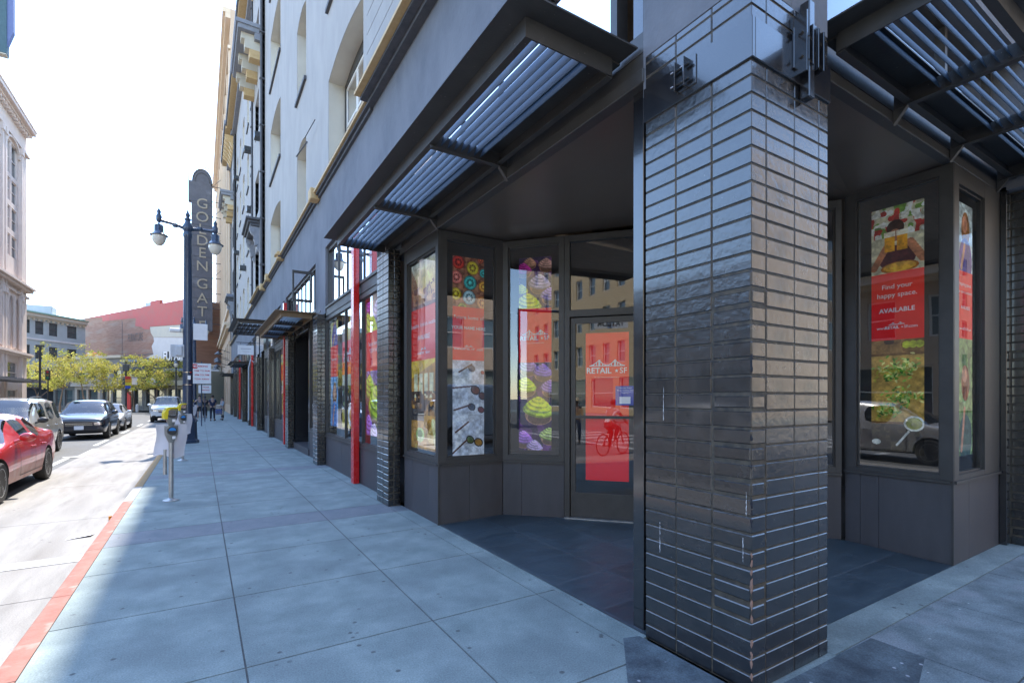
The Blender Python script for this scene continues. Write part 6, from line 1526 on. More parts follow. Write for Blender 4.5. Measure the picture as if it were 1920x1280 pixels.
# near left building with a projecting bay at the very top left of the picture
PLN = Plane((-17.2, -0.8), (0, 1), (1, 0)); wins = [(s, z, 1.3, 2.0) for s in [1.5+2.6*k for k in range(18)] for z in (4.6,)] + [(s, .6, 3.4, 2.6) for s in [1.2+4.6*k for k in range(10)]]
nb = block('tan_apartments', 'tan apartment building across the street, mirrored in the street-facing shop windows', 'building', PLN, 49.5, 8.0, 12, 'tanstone', wins, cornice=(7.2, .8, 'tanlight'), wm=('glass_far', 'white_frame'))
bx_, by_ = at(9, 33); bx2, by2 = at(24, 33.6)
e = empty('projecting_sign', 'blue grey vertical sign box with cream underside in the top left corner of the picture', 'sign', (bx_, by_, 0)); mb = MB()
zb = 1.65+(745-104)*33/CF
mb.cbox(bx_-1.4, bx_+.15, by_-.3, by_+.3, zb, zb+7, .03); mb.build('sign_box', solid('teal_sign', (.05, .10, .12)), e)
mb = MB(); mb.prism([(bx_+.151, by_-.2, zb+.6), (bx_+.151, by_+.2, zb+.6), (bx_+.45, by_+.2, zb+1.6), (bx_+.45, by_-.2, zb+1.6)], (0, 0, 5)); mb.build('sign_fin', solid('violet_sign', (.12, .15, .3)), e)
mb = MB(); mb.box(bx_-1.38, bx_+.13, by_-.28, by_+.28, zb-.06, zb-.002); mb.build('sign_underside', M['reveal'], e)
mb = MB(); mb.tube([(bx_-.6, by_, zb+5), (-15.1, 49.9, zb+5.6)], .08, 6); mb.tube([(bx_-.6, by_, zb+1), (-15.1, 49.9, 17.5)], .08, 6); mb.build('bracket', M['meter_dark'], e)

# blue-grey corner building
pA = Vector(at(48, 70)); pB = Vector(at(160, 79.7)); uB = (pB-pA).normalized(); nB = Vector((uB.y, -uB.x)); 
st_ = pA-uB*9; PLB = Plane(st_, uB, nB); LB = (pB-st_).length
def onplane(pl, px, py):
    u = (px-960)/CF; dx, dy = SN+u*CN, CN-u*SN; den = dx*pl.n.x+dy*pl.n.y; t = (pl.o.x*pl.n.x+pl.o.y*pl.n.y)/den
    P_ = Vector((dx*t, dy*t, 0)); return ((P_-pl.o).dot(pl.u), 1.65-(py-745)/CF*t)
wins = []
for x0, x1 in ((50, 56.5), (66, 82), (92, 108), (126, 144)):
    a, _ = onplane(PLB, x0, 700); b, _ = onplane(PLB, x1, 700)
    for z in (10.75, 7.2, 3.9): wins.append((a, z, b-a, 1.9))
for k in range(4): 
    for z in (10.75, 7.2, 3.9): wins.append((.6+k*2.1, z, 1.3, 1.9))
bb = block('corner_block', 'blue grey rendered building with a dentilled green cornice beyond the trees', 'building', PLB, LB, 14.0, 12, 'bluegrey', wins, wm=('glass_far', 'trim_dark'), cornice=(12.95, .45, 'wallcream'), recess=.2)
mb = MB(); PLB.bar(mb, -.05, LB+.1, 13.68, 13.78, .002, .56); mb.build('green_cornice_edge', solid('copper_green', (.12, .28, .2)), bb)
mb = MB(); PLB.bar(mb, 0, LB, 9.9, 10.15, .002, .1); 
for k in range(9): PLB.bar(mb, 0, LB, 7.0+k*.34*0-.0+0, 7.02, .001, .002) if k == 0 else None
mb.build('belt_course', M['white_sign'], bb)
q0 = PLB.P(LB-5, -3, 14.0); mb = MB(); mb.cbox(q0.x-2, q0.x+2, q0.y-1.5, q0.y+1.5, 14.0, 15.3, .05); mb.tube([(q0.x-1, q0.y, 15.2), (q0.x-1, q0.y, 16.2), (q0.x+.6, q0.y, 16.5)], .06, 5); mb.build('roof_hut', M['bluegrey'], bb)
mb = MB(); PLB.bar(mb, 0.01, LB+.02, 3.0, 3.4, .003, .9); mb.build('shop_awning', M['sign_grey'], bb)
mb = MB(); PLB.bar(mb, .02, LB, 0, 2.99, .003, .12); mb.build('shopfront', solid('dark_blue_shop', (.045, .065, .10)), bb)
for x0, x1, y0, y1, nm, c_ in ((78, 104, 721, 733.5, 'yellow_sign', (.65, .42, .01)), (106, 113, 738, 760, 'yellow_banner', (.65, .5, .02))):
    a, zt = onplane(PLB, x0, y0); b, zb2 = onplane(PLB, x1, y1); mb = MB(); PLB.bar(mb, a, b, zb2, zt, .92, 1.0); o = mb.build(nm, solid(nm, c_)); tag(o, 'bright yellow shop sign with orange lines on the dark blue shopfront' if nm == 'yellow_sign' else 'small vertical yellow banner at the end of the dark blue shopfront', 'sign')
    if nm == 'yellow_sign':
        for k, zz in enumerate((zt-.32, zt-.62)): mb = MB(); PLB.bar(mb, a+.65, b-.12, zz-.09, zz+.03, 1.001, 1.012); mb.build('orange_line', solid('orange_ink', (.6, .22, .01)), o)
        mb = MB(); mb.prism([PLB.P(a+.05, 1.001, zt-.15), PLB.P(a+.05, 1.001, zb2+.3), PLB.P(a+.4, 1.001, (zt+zb2)/2)], PLB.n*.012); mb.build('dark_arrow', M['ink_black'], o)
# long brick party wall with faded paint
pC = Vector(at(150, 88)); pD = Vector(at(354, 69.3)); uC = (pD-pC).normalized(); PLK = Plane(pC, uC, (uC.y, -uC.x)); LK = (pD-pC).length
kb = empty('brick_building', 'long brown brick party wall with a faded red painted top and ghost lettering', 'building', tuple(PLK.P(0, 0, 0)))
_, zt = onplane(PLK, 250, 579)
mb = MB(); PLK.bar(mb, 0, LK, 0, zt, -10, 0); mb.build('wall', M['oldbrick'], kb)
def paint(nm, pts, mt, d=.02):
    mb = MB(); P_ = [PLK.P(*(lambda q: (q[0], d, min(q[1], zt-.001)))(onplane(PLK, x, y))) for x, y in pts]; mb.prism(P_, -PLK.n*(d-.002)); return mb.build(nm, M[mt], kb)
paint('faded_red_paint', [(167, 585), (194, 580), (282, 560), (353, 555), (353, 610), (340, 608), (281, 612), (281, 617), (271, 617), (266, 613), (253.5, 611), (255, 596), (235, 598), (192.7, 602), (191.8, 595), (167, 596)], 'wallred')
paint('cream_paint', [(281.5, 613), (340, 609), (353, 608), (353, 633), (340, 632), (288, 632), (283, 624)], 'wallcream', .016)
paint('pale_paint', [(288, 632.5), (353, 633), (353, 690), (265, 690), (266, 674), (288, 664), (284.5, 649), (289, 640)], 'wallpale', .012)
mb = MB(); a, z1_ = onplane(PLK, 229, 602); PLK.bar(mb, a, a+.12, 6.5, z1_, .021, .03); b, _ = onplane(PLK, 287, 660); _, z0_ = onplane(PLK, 287, 664); PLK.bar(mb, a+.121, b, z0_, z0_+.12, .021, .03); mb.build('painted_frame_line', M['trim_dark'], kb)
a, z_ = onplane(PLK, 254, 633); mb = MB(); text_into(mb, 'FURNITURE', 1.75, PLK.P(a, .03, z_), PLK.u, (0, 0, 1), bold=.02, sx=.55)
a, z_ = onplane(PLK, 246, 605); text_into(mb, 'LOFTS', .9, PLK.P(a, .03, z_), PLK.u, (0, 0, 1)) if False else None
mb.build('ghost_lettering', solid('ghost_ink', (.14, .10, .085)), kb)
for x0, x1, y1_, h_ in ((282, 300, 574, .9), (246, 266, 577, 1.6)):
    a, _ = onplane(PLK, x0, 600); b, _ = onplane(PLK, x1, 600); mb = MB()
    if h_ < 1: PLK.bar(mb, a, b, zt+.001, zt+h_*.7, -.4, 0); mb.build('parapet_step', M['wallred'], kb)
    else: PLK.bar(mb, a, b, zt+.001, zt+.7, -3, -1.5); PLK.bar(mb, a+.5, b-.4, zt+.701, zt+1.2, -2.8, -1.7); mb.build('roof_unit', M['bluegrey'], kb)
# cream block behind the golden blade sign, and the glassy block below it
x0, y0 = at(344, 90); PLX = Plane((x0, y0), (1, -.15), (-.15, -1))
block('cream_building', 'plain cream building behind the tall grey blade sign', 'building', PLX, 3.0, 1.65+(745-538)*90/CF, 8, 'wallcream', [(.6, 12+3*k, .7, 1.5) for k in range(2)], wm=('glass_far', 'trim_dark'))
x0, y0 = at(359, 105); PLY = Plane((x0, y0), (1, 0), (0, -1))
gb = block('glass_building', 'pale glazed building with dark posts under the blade sign', 'building', PLY, 8.0, 1.65+(745-600)*105/CF, 8, solid('pale_blue_wall', (.55, .62, .70)), [], wm=('glass_far', 'trim_dark'))
for k in range(6): mb = MB(); PLY.bar(mb, .4+k*1.35, .7+k*1.35, 0, 1.65+(745-602)*105/CF, .003, .3); mb.build('post', M['trim_grey'], gb)
for z in (6.5, 9.6, 12.4): mb = MB(); PLY.bar(mb, 0, 8, z, z+.6, .302, .4); mb.build('beam', M['trim_grey'], gb)
# low shops in front of the brick wall
pE = Vector(at(100, 68)); pF = Vector(at(350, 60)); uE = (pF-pE).normalized(); PLS = Plane(pE, uE, (uE.y, -uE.x)); LE = (pF-pE).length
cuts = [100, 140, 188, 232, 270, 312, 350]; cols = [(.10, .105, .11), (.30, .27, .25), (.16, .16, .17), (.10, .11, .13), (.13, .135, .14), (.28, .26, .2)]
labs = ['low dark grey shuttered shop beyond the dark blue shopfront', 'low brown shop with a pale cornice and items on its roof', 'low grey shop with posters behind a tree', 'dark grey shop with a red door and a small red sign', 'grey shop with a green awning below the tree', 'low pale shop at the end of the row behind the white pickup']
for i in range(6):
    a, _ = onplane(PLS, cuts[i], 740); b, _ = onplane(PLS, cuts[i+1], 740); Hs = [6.0, 6.9, 6.9, 6.3, 6.2, 5.0][i]
    o_ = PLS.P(a, 0, 0); pl_ = Plane(o_.xy, PLS.u.xy, PLS.n.xy); w_ = b-a
    e = block('low_shop', labs[i], 'shop', pl_, w_-.02, Hs, 6, solid('shop_wall_%d' % i, cols[i]), [(w_*.10, .5, w_*.36, 2.2), (w_*.54, .5, w_*.36, 2.2), (w_*.1, 4.1, w_*.3, 1.1), (w_*.58, 4.1, w_*.3, 1.1)], wm=('glass_far', 'trim_dark'), group='low shops beyond the trees')
    mb = MB(); pl_.bar(mb, 0, w_-.02, 3.1, 3.7, .003, .5 if i != 4 else 1.2); mb.build('awning', solid('awn_%d' % i, [(.08, .08, .09), (.3, .28, .26), (.25, .25, .26), (.08, .085, .09), (.10, .42, .36), (.45, .42, .34)][i]), e)
    mb = MB(); pl_.bar(mb, 0, w_-.02, Hs-.2, Hs+.15, .003, .35); mb.build('cornice', solid('corn_%d' % i, (.4, .36, .3) if i in (1, 2) else (.16, .2, .26)), e)
    if i == 3:
        mb = MB(); pl_.bar(mb, w_*.20, w_*.38, .1, 2.4, .004, .1); mb.build('red_door', M['ink_red'], e)
        mb = MB(); pl_.bar(mb, w_*.18, w_*.45, 3.1, 3.8, .55, .62); s_ = mb.build('red_sign', solid('red_sign_face', (.55, .04, .04)), e)
    if i == 1:
        for k in range(6): c0 = pl_.P(.8+k*.5, -1, Hs+.15); mb = MB(); mb.cbox(c0.x-.2, c0.x+.2, c0.y-.2, c0.y+.2, c0.z, c0.z+.35+.25*(k % 2), .05); mb.build('roof_pot', solid('pot_%d' % (k % 3), [(.5, .12, .06), (.6, .55, .5), (.5, .3, .1)][k % 3]), e)
# graffiti tag standing on the shop roofs
a, z_ = onplane(PLS, 314, 667); mb = MB(); 
p_ = PLS.P(a, -.5, z_); text_into(mb, 'FUPAI', 1.5, p_, PLS.u, (0, 0, 1), bold=.05, sx=.75); g_ = mb.build('graffiti_board', M['ink_white']); tag(g_, 'white block graffiti letters with black shadows standing above the low shops', 'graffiti')
mb = MB(); PLS.bar(mb, a-1.25, a+1.25, z_-.65, z_+.6, -.62, -.55); mb.build('black_backing', solid('graf_black', (.05, .05, .06)), g_)
mb = MB(); text_into(mb, 'FUPAI', 1.5, p_+PLS.u*-.08+Vector((0, 0, -.08))-PLS.n*.03, PLS.u, (0, 0, 1), bold=.08, sx=.75); mb.build('shadow_lettering', M['ink_black'], g_)

# tan tower beyond the stucco building
PLT = Plane((2.55, 57.4), (0, 1), (-1, 0)); wins = []
for k in range(11):
    s = 1.4+k*4.4
    for z in range(12, 38, 4): wins += [(s, z, 1.2, 2.6), (s+1.7, z, 1.2, 2.6)]
    wins += [(s, .9, 2.9, 3.6), (s+.2, 5.4, 2.4, 2.2)]
tb = block('tan_tower', 'tall tan masonry building with rows of narrow windows beyond the stucco facade', 'building', PLT, 50, 40.6, 16, 'tanstone', wins, wm=('glass_far', 'tanlight'), recess=.35)
mb = MB()
for z, d_, h_ in ((39.6, .45, .5), (40.11, .7, .5), (8.6, .35, .3), (8.91, .55, .3), (10.6, .2, .3), (36.6, .25, .3)): PLT.bar(mb, -.02, 50, z, z+h_, .002, d_)
mb.build('cornice', M['tanlight'], tb)
for k in range(12): mb = MB(); PLT.bar(mb, .2+k*4.4, .9+k*4.4, 11, 36.5, .003, .16); mb.build('pilaster', M['tanlight'], tb)
for zz in (14, 20, 26, 32):      # fire escape
    pass
# theatre blade sign
YS = 80.0
e = empty('blade_sign', 'tall grey vertical theatre sign with cream outlined letters and a rounded top', 'sign', (.1, YS, 0))
xl, xr = -1.05, 1.40; zb, zt_ = 10.75, 30.6
mb = MB(); mb.box(xl, xr, YS, YS+.9, zb, zt_); mb.box(xl-.35, xr-.2, YS-.05, YS+.95, 28.2, 30.9)
pts = [(xl+.05+1.2*(1-math.cos(math.pi*k/10)), YS+.05, 30.9+1.9*math.sin(math.pi*k/10)) for k in range(11)]; mb.prism(pts, (0, .8, 0)); bd = mb.build('sign_box', M['sign_grey'], e)
for r_ in (.95, .7):
    mb = MB(); mb.tube([(xl+1.25-1.2*r_*math.cos(math.pi*k/12), YS+.0, 30.95+1.8*r_*math.sin(math.pi*k/12)) for k in range(13)], .05, 5); mb.build('arch_moulding', M['trim_dark'], e)
for k in range(14): z = zb+.1+k*1.42; mb = MB(); mb.box(xl-.02, xr+.02, YS-.03, YS+.93, z, z+.07) if z < 28 else None; (mb.build('panel_seam', M['trim_dark'], e) if mb.v else None)
for ch, py in (('G', 383), ('O', 408), ('L', 431), ('D', 452), ('E', 475), ('N', 500), ('G', 533), ('A', 560), ('T', 585), ('E', 612)):
    z = 1.65+(745-py)*68.0/CF; mb = MB(); text_into(mb, ch, 1.95, (.2, YS-.04, z), (1, 0, 0), (0, 0, 1), th=.06, bold=.0); text_into(mb, ch, 1.95, (.2, YS-.05, z), (1, 0, 0), (0, 0, 1), bold=-.035) if False else None
    lt = mb.build('letter', M['letter'], e)
for k in range(10):
    z = zb+1+k*2.1; mb = MB(); mb.tube([(xr, YS+.2, z), (2.6, YS+.2, z)], .05, 5); mb.tube([(xr, YS+.2, z), (2.6, YS+.2, z+1.4)], .03, 5) if k % 2 else None; mb.build('stay', M['trim_dark'], e)
mb = MB(); mb.tube([(xl-.3, YS, 30.9), (xl-.3, YS, 33.2), (xr, YS, 32.9)], .05, 5); mb.build('top_rail', M['trim_dark'], e)
# marquee
e = empty('marquee', 'cream theatre marquee box hanging over the far pavement', 'marquee', (1.3, 84, 0))
mb = MB(); mb.cbox(-.2, 2.5, 82, 88, 3.3, 6.0, .05); mb.build('box', M['wallcream'], e); mb = MB(); mb.box(-.25, 2.5, 81.9, 88.1, 6.01, 6.25); mb.box(-.25, 2.5, 81.9, 88.1, 3.05, 3.28); mb.build('edge', M['tanlight'], e)
mb = MB(); mb.cbox(.3, 2.2, 81.93, 81.98, 3.7, 5.6, .02); mb.build('letter_board', M['white_sign'], e)
# red vehicle at the end of the street (a bus seen end on)
bx0, by0 = at(384, 92); e = empty('bus', 'red and white bus crossing far away at the end of the pavement', 'bus', (bx0, by0, 0))
mb = MB(); mb.cbox(bx0-1.6, bx0+2.2, by0, by0+9, .45, 3.1, .2); mb.build('body', solid('bus_red', (.6, .05, .03)), e); mb = MB(); mb.cbox(bx0-1.4, bx0+2.0, by0-.02, by0+.5, 1.5, 2.6, .05); mb.build('windscreen', M['glass_far'], e)
mb = MB(); mb.cbox(bx0-1.65, bx0+2.25, by0+.1, by0+8.9, 3.11, 3.4, .1); mb.build('roof', M['white_sign'], e)
for sx in (-1.2, 1.8): mb = MB(); mb.lathe([(.001, -.15), (.45, -.15), (.45, .15), (.001, .15)], (bx0+sx, by0+1.5, .45+RZ), 14, axis='x'); mb.build('wheel', M['rubber'], e)
# poles, signals
def pole(name, label, px, d, ztop, parts, cat='pole', r_=.09):
    x, y = at(px, d); e = empty(name, label, cat, (x, y, 0)); mb = MB(); mb.tube([(x, y, -.1), (x, y, ztop)], [r_*1.2, r_*.85], 8); mb.build('pole', M['meter_dark'], e); parts(e, x, y); return e
def p1(e, x, y):
    mb = MB(); mb.box(x-.3, x+.3, y-.05, y+.05, 6.3, 6.5); mb.build('cap', M['meter_dark'], e)
pole('utility_pole', 'plain dark green steel pole in front of the blue grey building', 75, 46, 6.3, p1)
def p2(e, x, y):
    for k, (c_, z) in enumerate(((('red', (.5, .03, .03)), 3.7), (('orange', (.6, .25, .02)), 3.35), (('yell', (.6, .5, .02)), 3.0), (('blue', (.03, .08, .4)), 2.65))):
        mb = MB(); mb.cbox(x-.05, x+.45, y-.16, y-.12, z, z+.33, .004); mb.build('banner_stripe', solid('rb_'+c_[0], c_[1]), e)
    mb = MB(); mb.cbox(x-.3, x+.3, y-.15, y+.15, 4.6, 5.4, .05); mb.build('signal_head', M['meter_dark'], e)
pole('signal_pole', 'dark signal pole with a rainbow banner among the trees', 236, 56, 5.7, p2, 'signal')
def p3(e, x, y):
    mb = MB(); mb.tube([(x, y, 3.9), (x-3.0, y-.3, 4.0)], .06, 6); mb.build('mast_arm', M['meter_dark'], e)
    for k in range(4):
        xx = x-.2-k*.85; mb = MB(); mb.cbox(xx-.25, xx+.25, y-.25, y-.1, 3.1, 3.9, .03); h_ = mb.build('signal_head', M['meter_dark'] if k % 2 else M['white_sign'], e)
pole('signal_pole', 'signal pole with a row of four box signs hanging from its arm', 291, 58, 4.1, p3, 'signal')
def p4(e, x, y):
    mb = MB(); mb.lathe([(.0, .75), (.12, .6), (.2, .5), (.22, .42)], (x, y, 5.0), 10); mb.build('cap', M['lamp_blue'], e); mb = MB(); mb.lathe([(.2, .42), (.2, .2), (.12, 0)], (x, y, 5.0), 10); mb.build('globe', M['lamp_globe'], e)
pole('street_lamp', 'single globe street lamp behind the white pickup', 330, 55, 5.05, p4, 'street lamp')
def p5(e, x, y):
    mb = MB(); mb.cbox(x-.18, x+.18, y-.2, y+.1, 3.4, 4.4, .04); h_ = mb.build('signal_head', M['meter_dark'], e)
    for k, c_ in enumerate(((.5, .03, .02), (.3, .2, .02), (.02, .2, .08))): mb = MB(); mb.lathe([(.001, -.02), (.1, -.02), (.11, .02)], (x, y-.21, 4.2-k*.3), 10, axis='y'); mb.build('lens', solid('lens_%d' % k, c_), h_)
pole('signal_pole', 'traffic signal beside the dark green pole at the far left corner', 90, 50, 4.6, p5, 'signal', .06)
for i, (px, d) in enumerate(((283, 55), (257, 57))):
    x, y = at(px, d); mb = MB(); mb.lathe([(0.13, 0), (.13, .8), (.1, .88), (0, .9)], (x, y, 0), 12); o = mb.build('bollard', M['grey_box'], smooth=40); tag(o, 'pale bollard beside the distant shops, nearest to the white pickup' if i == 0 else 'pale bollard in front of the red door', 'bollard', 'pale bollards')
x, y = at(293, 57); person('small figure in dark clothes sitting far away near the low shops', x, y, .5, 1.6, (.03, .03, .035), (.05, .05, .06), pose='stand')

# ---------------------------------------------------------------- trees
def tree(px, d, H, cw, label, seed, dens=1.0):
    r = random.Random(seed); x, y = at(px, d); e = empty('street_tree', label, 'tree', (x, y, 0), 'plane trees along the far pavement')
    mb = MB(); tips = []
    def limb(p, dr, L_, rad, lev):
        pts = [p]; rs = [rad]; q = Vector(p); dd = Vector(dr)
        for k in range(4):
            dd = (dd+Vector((r.uniform(-.2, .2), r.uniform(-.2, .2), r.uniform(-.05, .15)))).normalized(); q = q+dd*(L_/4); pts.append(q.copy()); rs.append(rad*(1-.18*(k+1)))
        mb.tube(pts, rs, 6); tips.append(q.copy()); tips.append(pts[2].copy())
        if lev < 2:
            for k in range(4 if lev == 0 else 3):
                a = r.uniform(0, 6.28); nd = (dd*.5+Vector((math.cos(a), math.sin(a), r.uniform(.0, .7)))).normalized(); limb(pts[r.choice((2, 3, 4))], nd, L_*r.uniform(.55, .8), rs[3]*.7, lev+1)
    limb(Vector((x, y, -.05)), (r.uniform(-.06, .06), r.uniform(-.06, .06), 1), H*.52, .13, 0)
    mb.build('trunk', M['bark'], e)
    cl = MB(); zc = H*.72; N_ = int(75*dens)
    blobs = []
    for k in range(N_):
        if r.random() < .45 and tips:
            t = r.choice(tips); c = t+Vector((r.gauss(0, .35), r.gauss(0, .35), r.gauss(0, .3)))
        else:
            a = r.uniform(0, 6.28); q = r.random()**.5; zz = r.uniform(-1, 1); c = Vector((x+cw*q*math.cos(a)*math.sqrt(1-zz*zz*.7), y+cw*q*math.sin(a)*math.sqrt(1-zz*zz*.7), zc+zz*H*.27))
        if c.z < H*.42: c.z = H*.42+r.random()*.6
        blobs.append((c, r.uniform(.25, .55), r.uniform(.7, 1.25), r.random()))
    for c, br, tn, hu in blobs:
        for k in range(34):
            o = Vector((r.gauss(0, 1), r.gauss(0, 1), r.gauss(0, .7)))*br*.6; p = c+o; s_ = r.uniform(.06, .13)
            ax = Vector((r.uniform(-1, 1), r.uniform(-1, 1), r.uniform(-.4, 1))).normalized(); u = ax.orthogonal().normalized()*s_; v = ax.cross(u).normalized()*s_*r.uniform(.6, 1)
            t = tn*r.uniform(.75, 1.25); g_ = (.34+.14*hu, .36+.05*hu, .075+.04*hu)
            cl.add([p-u, p-v*.7, p+u, p+v*.7], [(0, 1, 2, 3)], 0, tuple(min(.9, q*t) for q in g_))
    cl.build('crown', M['leaf'], e)
for i, a in enumerate([(62, 60, 6.6, 1.9, 'yellow green street tree farthest left, in front of the blue grey building'), (112, 58, 6.9, 2.4, 'broad yellow green tree above the yellow shop sign'), (163, 57, 7.5, 2.2, 'tallest yellow green tree, before the left end of the brick wall'), (198, 60, 6.0, 2.3, 'yellow green tree left of the signal pole with the rainbow banner'), (252, 61, 6.6, 1.9, 'yellow green tree right of the rainbow banner pole'), (290, 58, 6.2, 2.0, 'yellow green tree over the green awning'), (328, 62, 6.4, 2.0, 'yellow green tree partly behind the near lamp post'), (388, 98, 6.5, 3.0, 'distant yellow green tree under the theatre marquee')]):
    tree(a[0], a[1], a[2], a[3], a[4], 20+i)

# ---------------------------------------------------------------- the junction behind the photographer, mirrored in the glass
PR1 = Plane((-17, -19.5), (1, 0), (0, 1)); wins = [(s, z, 1.3, 2.1) for s in [1+2.7*k for k in range(26)] for z in (5, 8.6, 12.2, 15.8)]
PRa = Plane((30, -19.3), (-1, 0), (0, 1)); wins = [(s, z, 1.25, 2.1) for s in [1+2.6*k for k in range(11)] for z in (5.0, 8.6, 12.2, 15.8)]+[(1+k*5, .6, 4, 3) for k in range(5)]
block('hotel_building', 'tan hotel building behind the photographer, mirrored in the bay windows', 'building', PRa, 30, 19.5, 10, 'tanstone', wins, cornice=(18.8, .9, 'tanlight'))
block('added_far_block', 'unseen tan block added along the cross street to darken pillar reflections', 'building', Plane((92, -19.4), (-1, 0), (0, 1)), 61.5, 21, 8, 'tanstone', [(1+4.2*k, z, 1.6, 2.1) for k in range(14) for z in (1, 5.0, 9.2, 13, 17)])  # unseen block added to cut the sky mirrored in the corner pillar
PRb = Plane((-14.6, -19.3), (-1, 0), (0, 1)); wins = [(s, z, 1.25, 2.1) for s in [1+2.6*k for k in range(13)] for z in (5.0, 8.6, 12.2, 15.8)]+[(1+k*5, .6, 4, 3) for k in range(6)]
block('corner_hotel', 'yellow ochre corner building diagonally across the junction, mirrored in the lobby door', 'building', PRb, 36, 20.5, 10, solid('ochre_wall', (.55, .40, .22)), wins, cornice=(19.8, .9, 'tanlight'))
PRc = Plane((-14.2, -19.4), (0, -1), (1, 0)); wins = [(s, z, 1.25, 2.1) for s in [1.5+2.8*k for k in range(9)] for z in (5.0, 8.6, 12.2, 15.8)]
block('side_street_building', 'tan block lining the street behind the photographer', 'building', PRc, 28, 18, .6, 'tanstone', wins)
van = [(0, .42, .85, .93, .82, .7, 'h'), (.08, .3, .92, 1.05, .95, .7, 'h'), (.5, .28, 1.1, 1.2, 1, .72, 'w'), (.95, .28, 1.2, 1.75, 1, .8, 'w'), (1.4, .28, 1.22, 2.15, 1, .84, 's'), (2.2, .28, 1.25, 2.3, 1, .86, 'p'), (2.3, .28, 1.25, 2.3, 1, .86, 'p'), (4.2, .28, 1.25, 2.3, 1, .86, 'p'), (5.4, .3, 1.25, 2.28, 1, .86, 't'), (5.5, .4, 1.2, 2.2, .95, .82, 't')]
v = make_car('delivery_van', 'white delivery van on the cross street, mirrored in the bay window', 'van', 6.2, -6.6, 5.5, 2.0, 2.3, van, (.95, 4.3), P_white, wr=.35, kind='van')
v.rotation_euler = (0, 0, R(90)); v.location = (11.6, -6.2, RZ+.008)
make_car('hatchback_car', 'silver car just outside the left edge of the picture, mirrored in the right bay window', 'car', -4.6, 4.4, 4.5, 1.84, 1.6, suv, (.92, 3.6), P_silver, wr=.34, kind='suv')
person('person in a tan coat and straw hat crossing the road, mirrored in the lobby door', -6.6, -1.2, R(120), 1.74, (.42, .25, .12), (.04, .06, .12), pose='walk', hat=(.55, .45, .3), extras=('backpack', 'bag'), short_sleeve=False, z0=RZ)
rd = person('cyclist in a white shirt and red trousers riding past, mirrored in the red door poster', -3.2, -.5, R(-20), 1.75, (.65, .62, .62), (.35, .05, .06), pose='ride', z0=RZ, shoes=(.25, .06, .05))
e = empty('bicycle', 'red bicycle ridden across the junction, mirrored in the lobby door', 'bicycle', (0, 0, 0)); fr = solid('bike_red', (.5, .03, .03), .3)
for wy in (-.55, .50):
    mb = MB(); n_ = 28; mb.tube([(0, wy+.33*math.cos(2*math.pi*k/n_), .34+.33*math.sin(2*math.pi*k/n_)) for k in range(n_+1)], .018, 6); w_ = mb.build('wheel', M['rubber'], e)
    mb = MB()
    for k in range(14): mb.tube([(0, wy, .34), (0, wy+.315*math.cos(2*math.pi*k/14), .34+.315*math.sin(2*math.pi*k/14))], .0025, 3)
    mb.build('spokes', M['chrome'], w_)
mb = MB()
for a, b in (((0, .08, .30), (0, .25, .85)), ((0, .08, .30), (0, -.38, .82)), ((0, .22, .78), (0, -.37, .86)), ((0, .08, .30), (0, .50, .34)), ((0, .22, .78), (0, .50, .34)), ((0, -.38, .86), (0, -.55, .34))): mb.tube([a, b], .02, 8)
mb.build('frame', fr, e); mb = MB(); mb.cbox(-.08, .08, .16, .40, .86, .92, .02); mb.build('saddle', M['black_plastic'], e)
mb = MB(); mb.tube([(0, -.38, .84), (0, -.36, 1.0), (-.22, -.36, 1.03)], .014, 6); mb.tube([(0, -.36, 1.0), (.22, -.36, 1.03)], .014, 6); mb.build('handlebar', M['black_plastic'], e)
mb = MB(); mb.lathe([(.001, -.01), (.09, -.01), (.09, .01), (.001, .01)], (.05, .08, .30), 14, axis='x'); mb.tube([(.06, .08, .30), (.06, .02, .22)], .012, 5); mb.tube([(-.06, .08, .30), (-.06, .14, .40)], .012, 5); mb.build('crank', M['chrome'], e)
e.location = (-3.2, -.5, RZ); e.rotation_euler = (0, 0, R(-20))
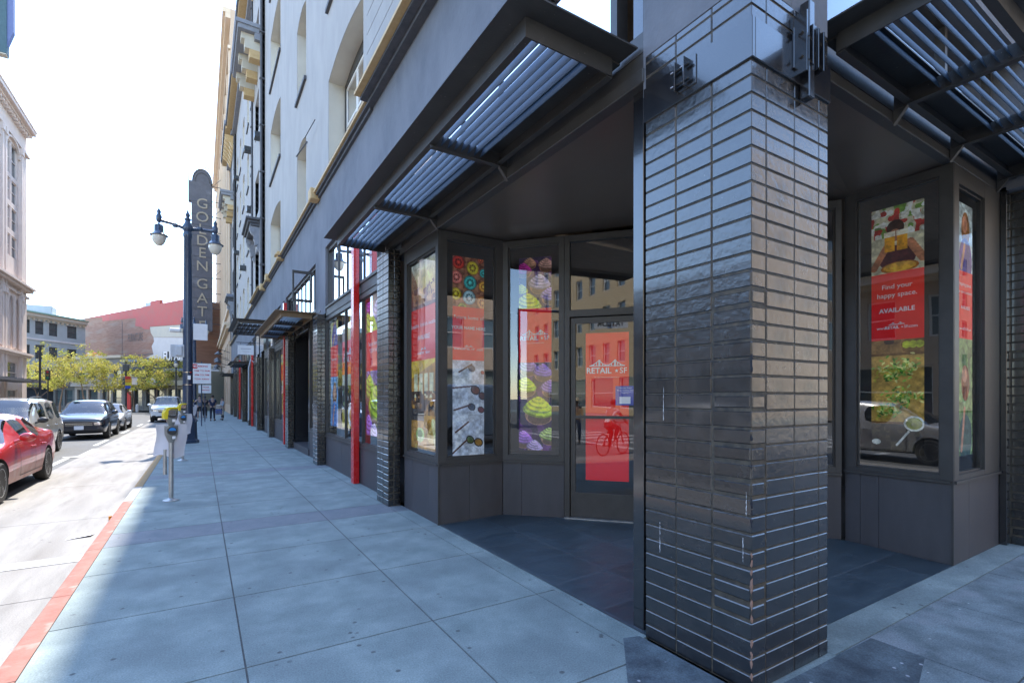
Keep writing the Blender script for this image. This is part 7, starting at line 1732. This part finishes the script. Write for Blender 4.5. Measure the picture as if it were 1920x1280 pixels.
# street-name sign on its mast
e = empty('street_name_sign', 'white street name sign reading TAYLOR on a signal mast, mirrored in the lobby door', 'sign', (0, 0, 0)); mb = MB(); mb.tube([(-13.7, -1.9, 0), (-13.7, -1.9, 6.2), (-13.9, -8.6, 6.4)], .09, 8); mb.build('mast', M['lamp_blue'], e)
nn = Vector((.83, .55, 0)).normalized(); uu = Vector((-nn.y, nn.x, 0)); c = Vector((-13.9, -7.7, 5.85)); mb = MB(); mb.obox(c-uu*.95-Vector((0, 0, .26)), uu*1.9, -nn*.03, Vector((0, 0, .52))); pn = mb.build('panel', M['white_sign'], e)
mb = MB(); text_into(mb, 'TAYLOR', .40, c+nn*.01, uu, (0, 0, 1), bold=.01); mb.build('lettering', M['ink_black'], pn)
# ---------------------------------------------------------------- light and camera
SUN_EL, SUN_AZ = 62.0, 12.5
w = bpy.data.worlds.new('World'); scene.world = w; w.use_nodes = True
nt = w.node_tree; bg = nt.nodes['Background']
sky = nt.nodes.new('ShaderNodeTexSky'); sky.sky_type = 'NISHITA'; sky.sun_disc = False
sky.sun_elevation = R(SUN_EL); sky.sun_rotation = R(SUN_AZ); sky.air_density = 1.0; sky.dust_density = 0.2; sky.ozone_density = 1.6
nt.links.new(sky.outputs[0], bg.inputs[0]); bg.inputs[1].default_value = 0.15
sl = bpy.data.lights.new('sun', 'SUN'); sl.energy = 2.0; sl.angle = R(0.55); sl.color = (1.0, 0.94, 0.85)
so = bpy.data.objects.new('sun', sl); COL.objects.link(so)
d = Vector((math.sin(R(SUN_AZ))*math.cos(R(SUN_EL)), math.cos(R(SUN_AZ))*math.cos(R(SUN_EL)), math.sin(R(SUN_EL))))
so.rotation_euler = d.to_track_quat('Z', 'Y').to_euler(); so.location = (0, 0, 60)
cam = bpy.data.cameras.new('camera'); co = bpy.data.objects.new('camera', cam); COL.objects.link(co)
cam.sensor_width = 36.0; cam.lens = 936/1920*36; cam.shift_y = 105/1920; cam.clip_start = 0.05; cam.clip_end = 2000
co.location = (0, 0, 1.65); co.rotation_euler = (R(90), 0, -math.atan(584/936)); scene.camera = co
scene.view_settings.view_transform = 'Standard'; scene.view_settings.look = 'None'; scene.view_settings.gamma = 1.0
scene.view_settings.exposure = 2.5
scene.cycles.use_denoising = True
scene.cycles.max_bounces = 8; scene.cycles.diffuse_bounces = 4; scene.cycles.glossy_bounces = 4; scene.cycles.transparent_max_bounces = 12
scene.cycles.sample_clamp_indirect = 6.0
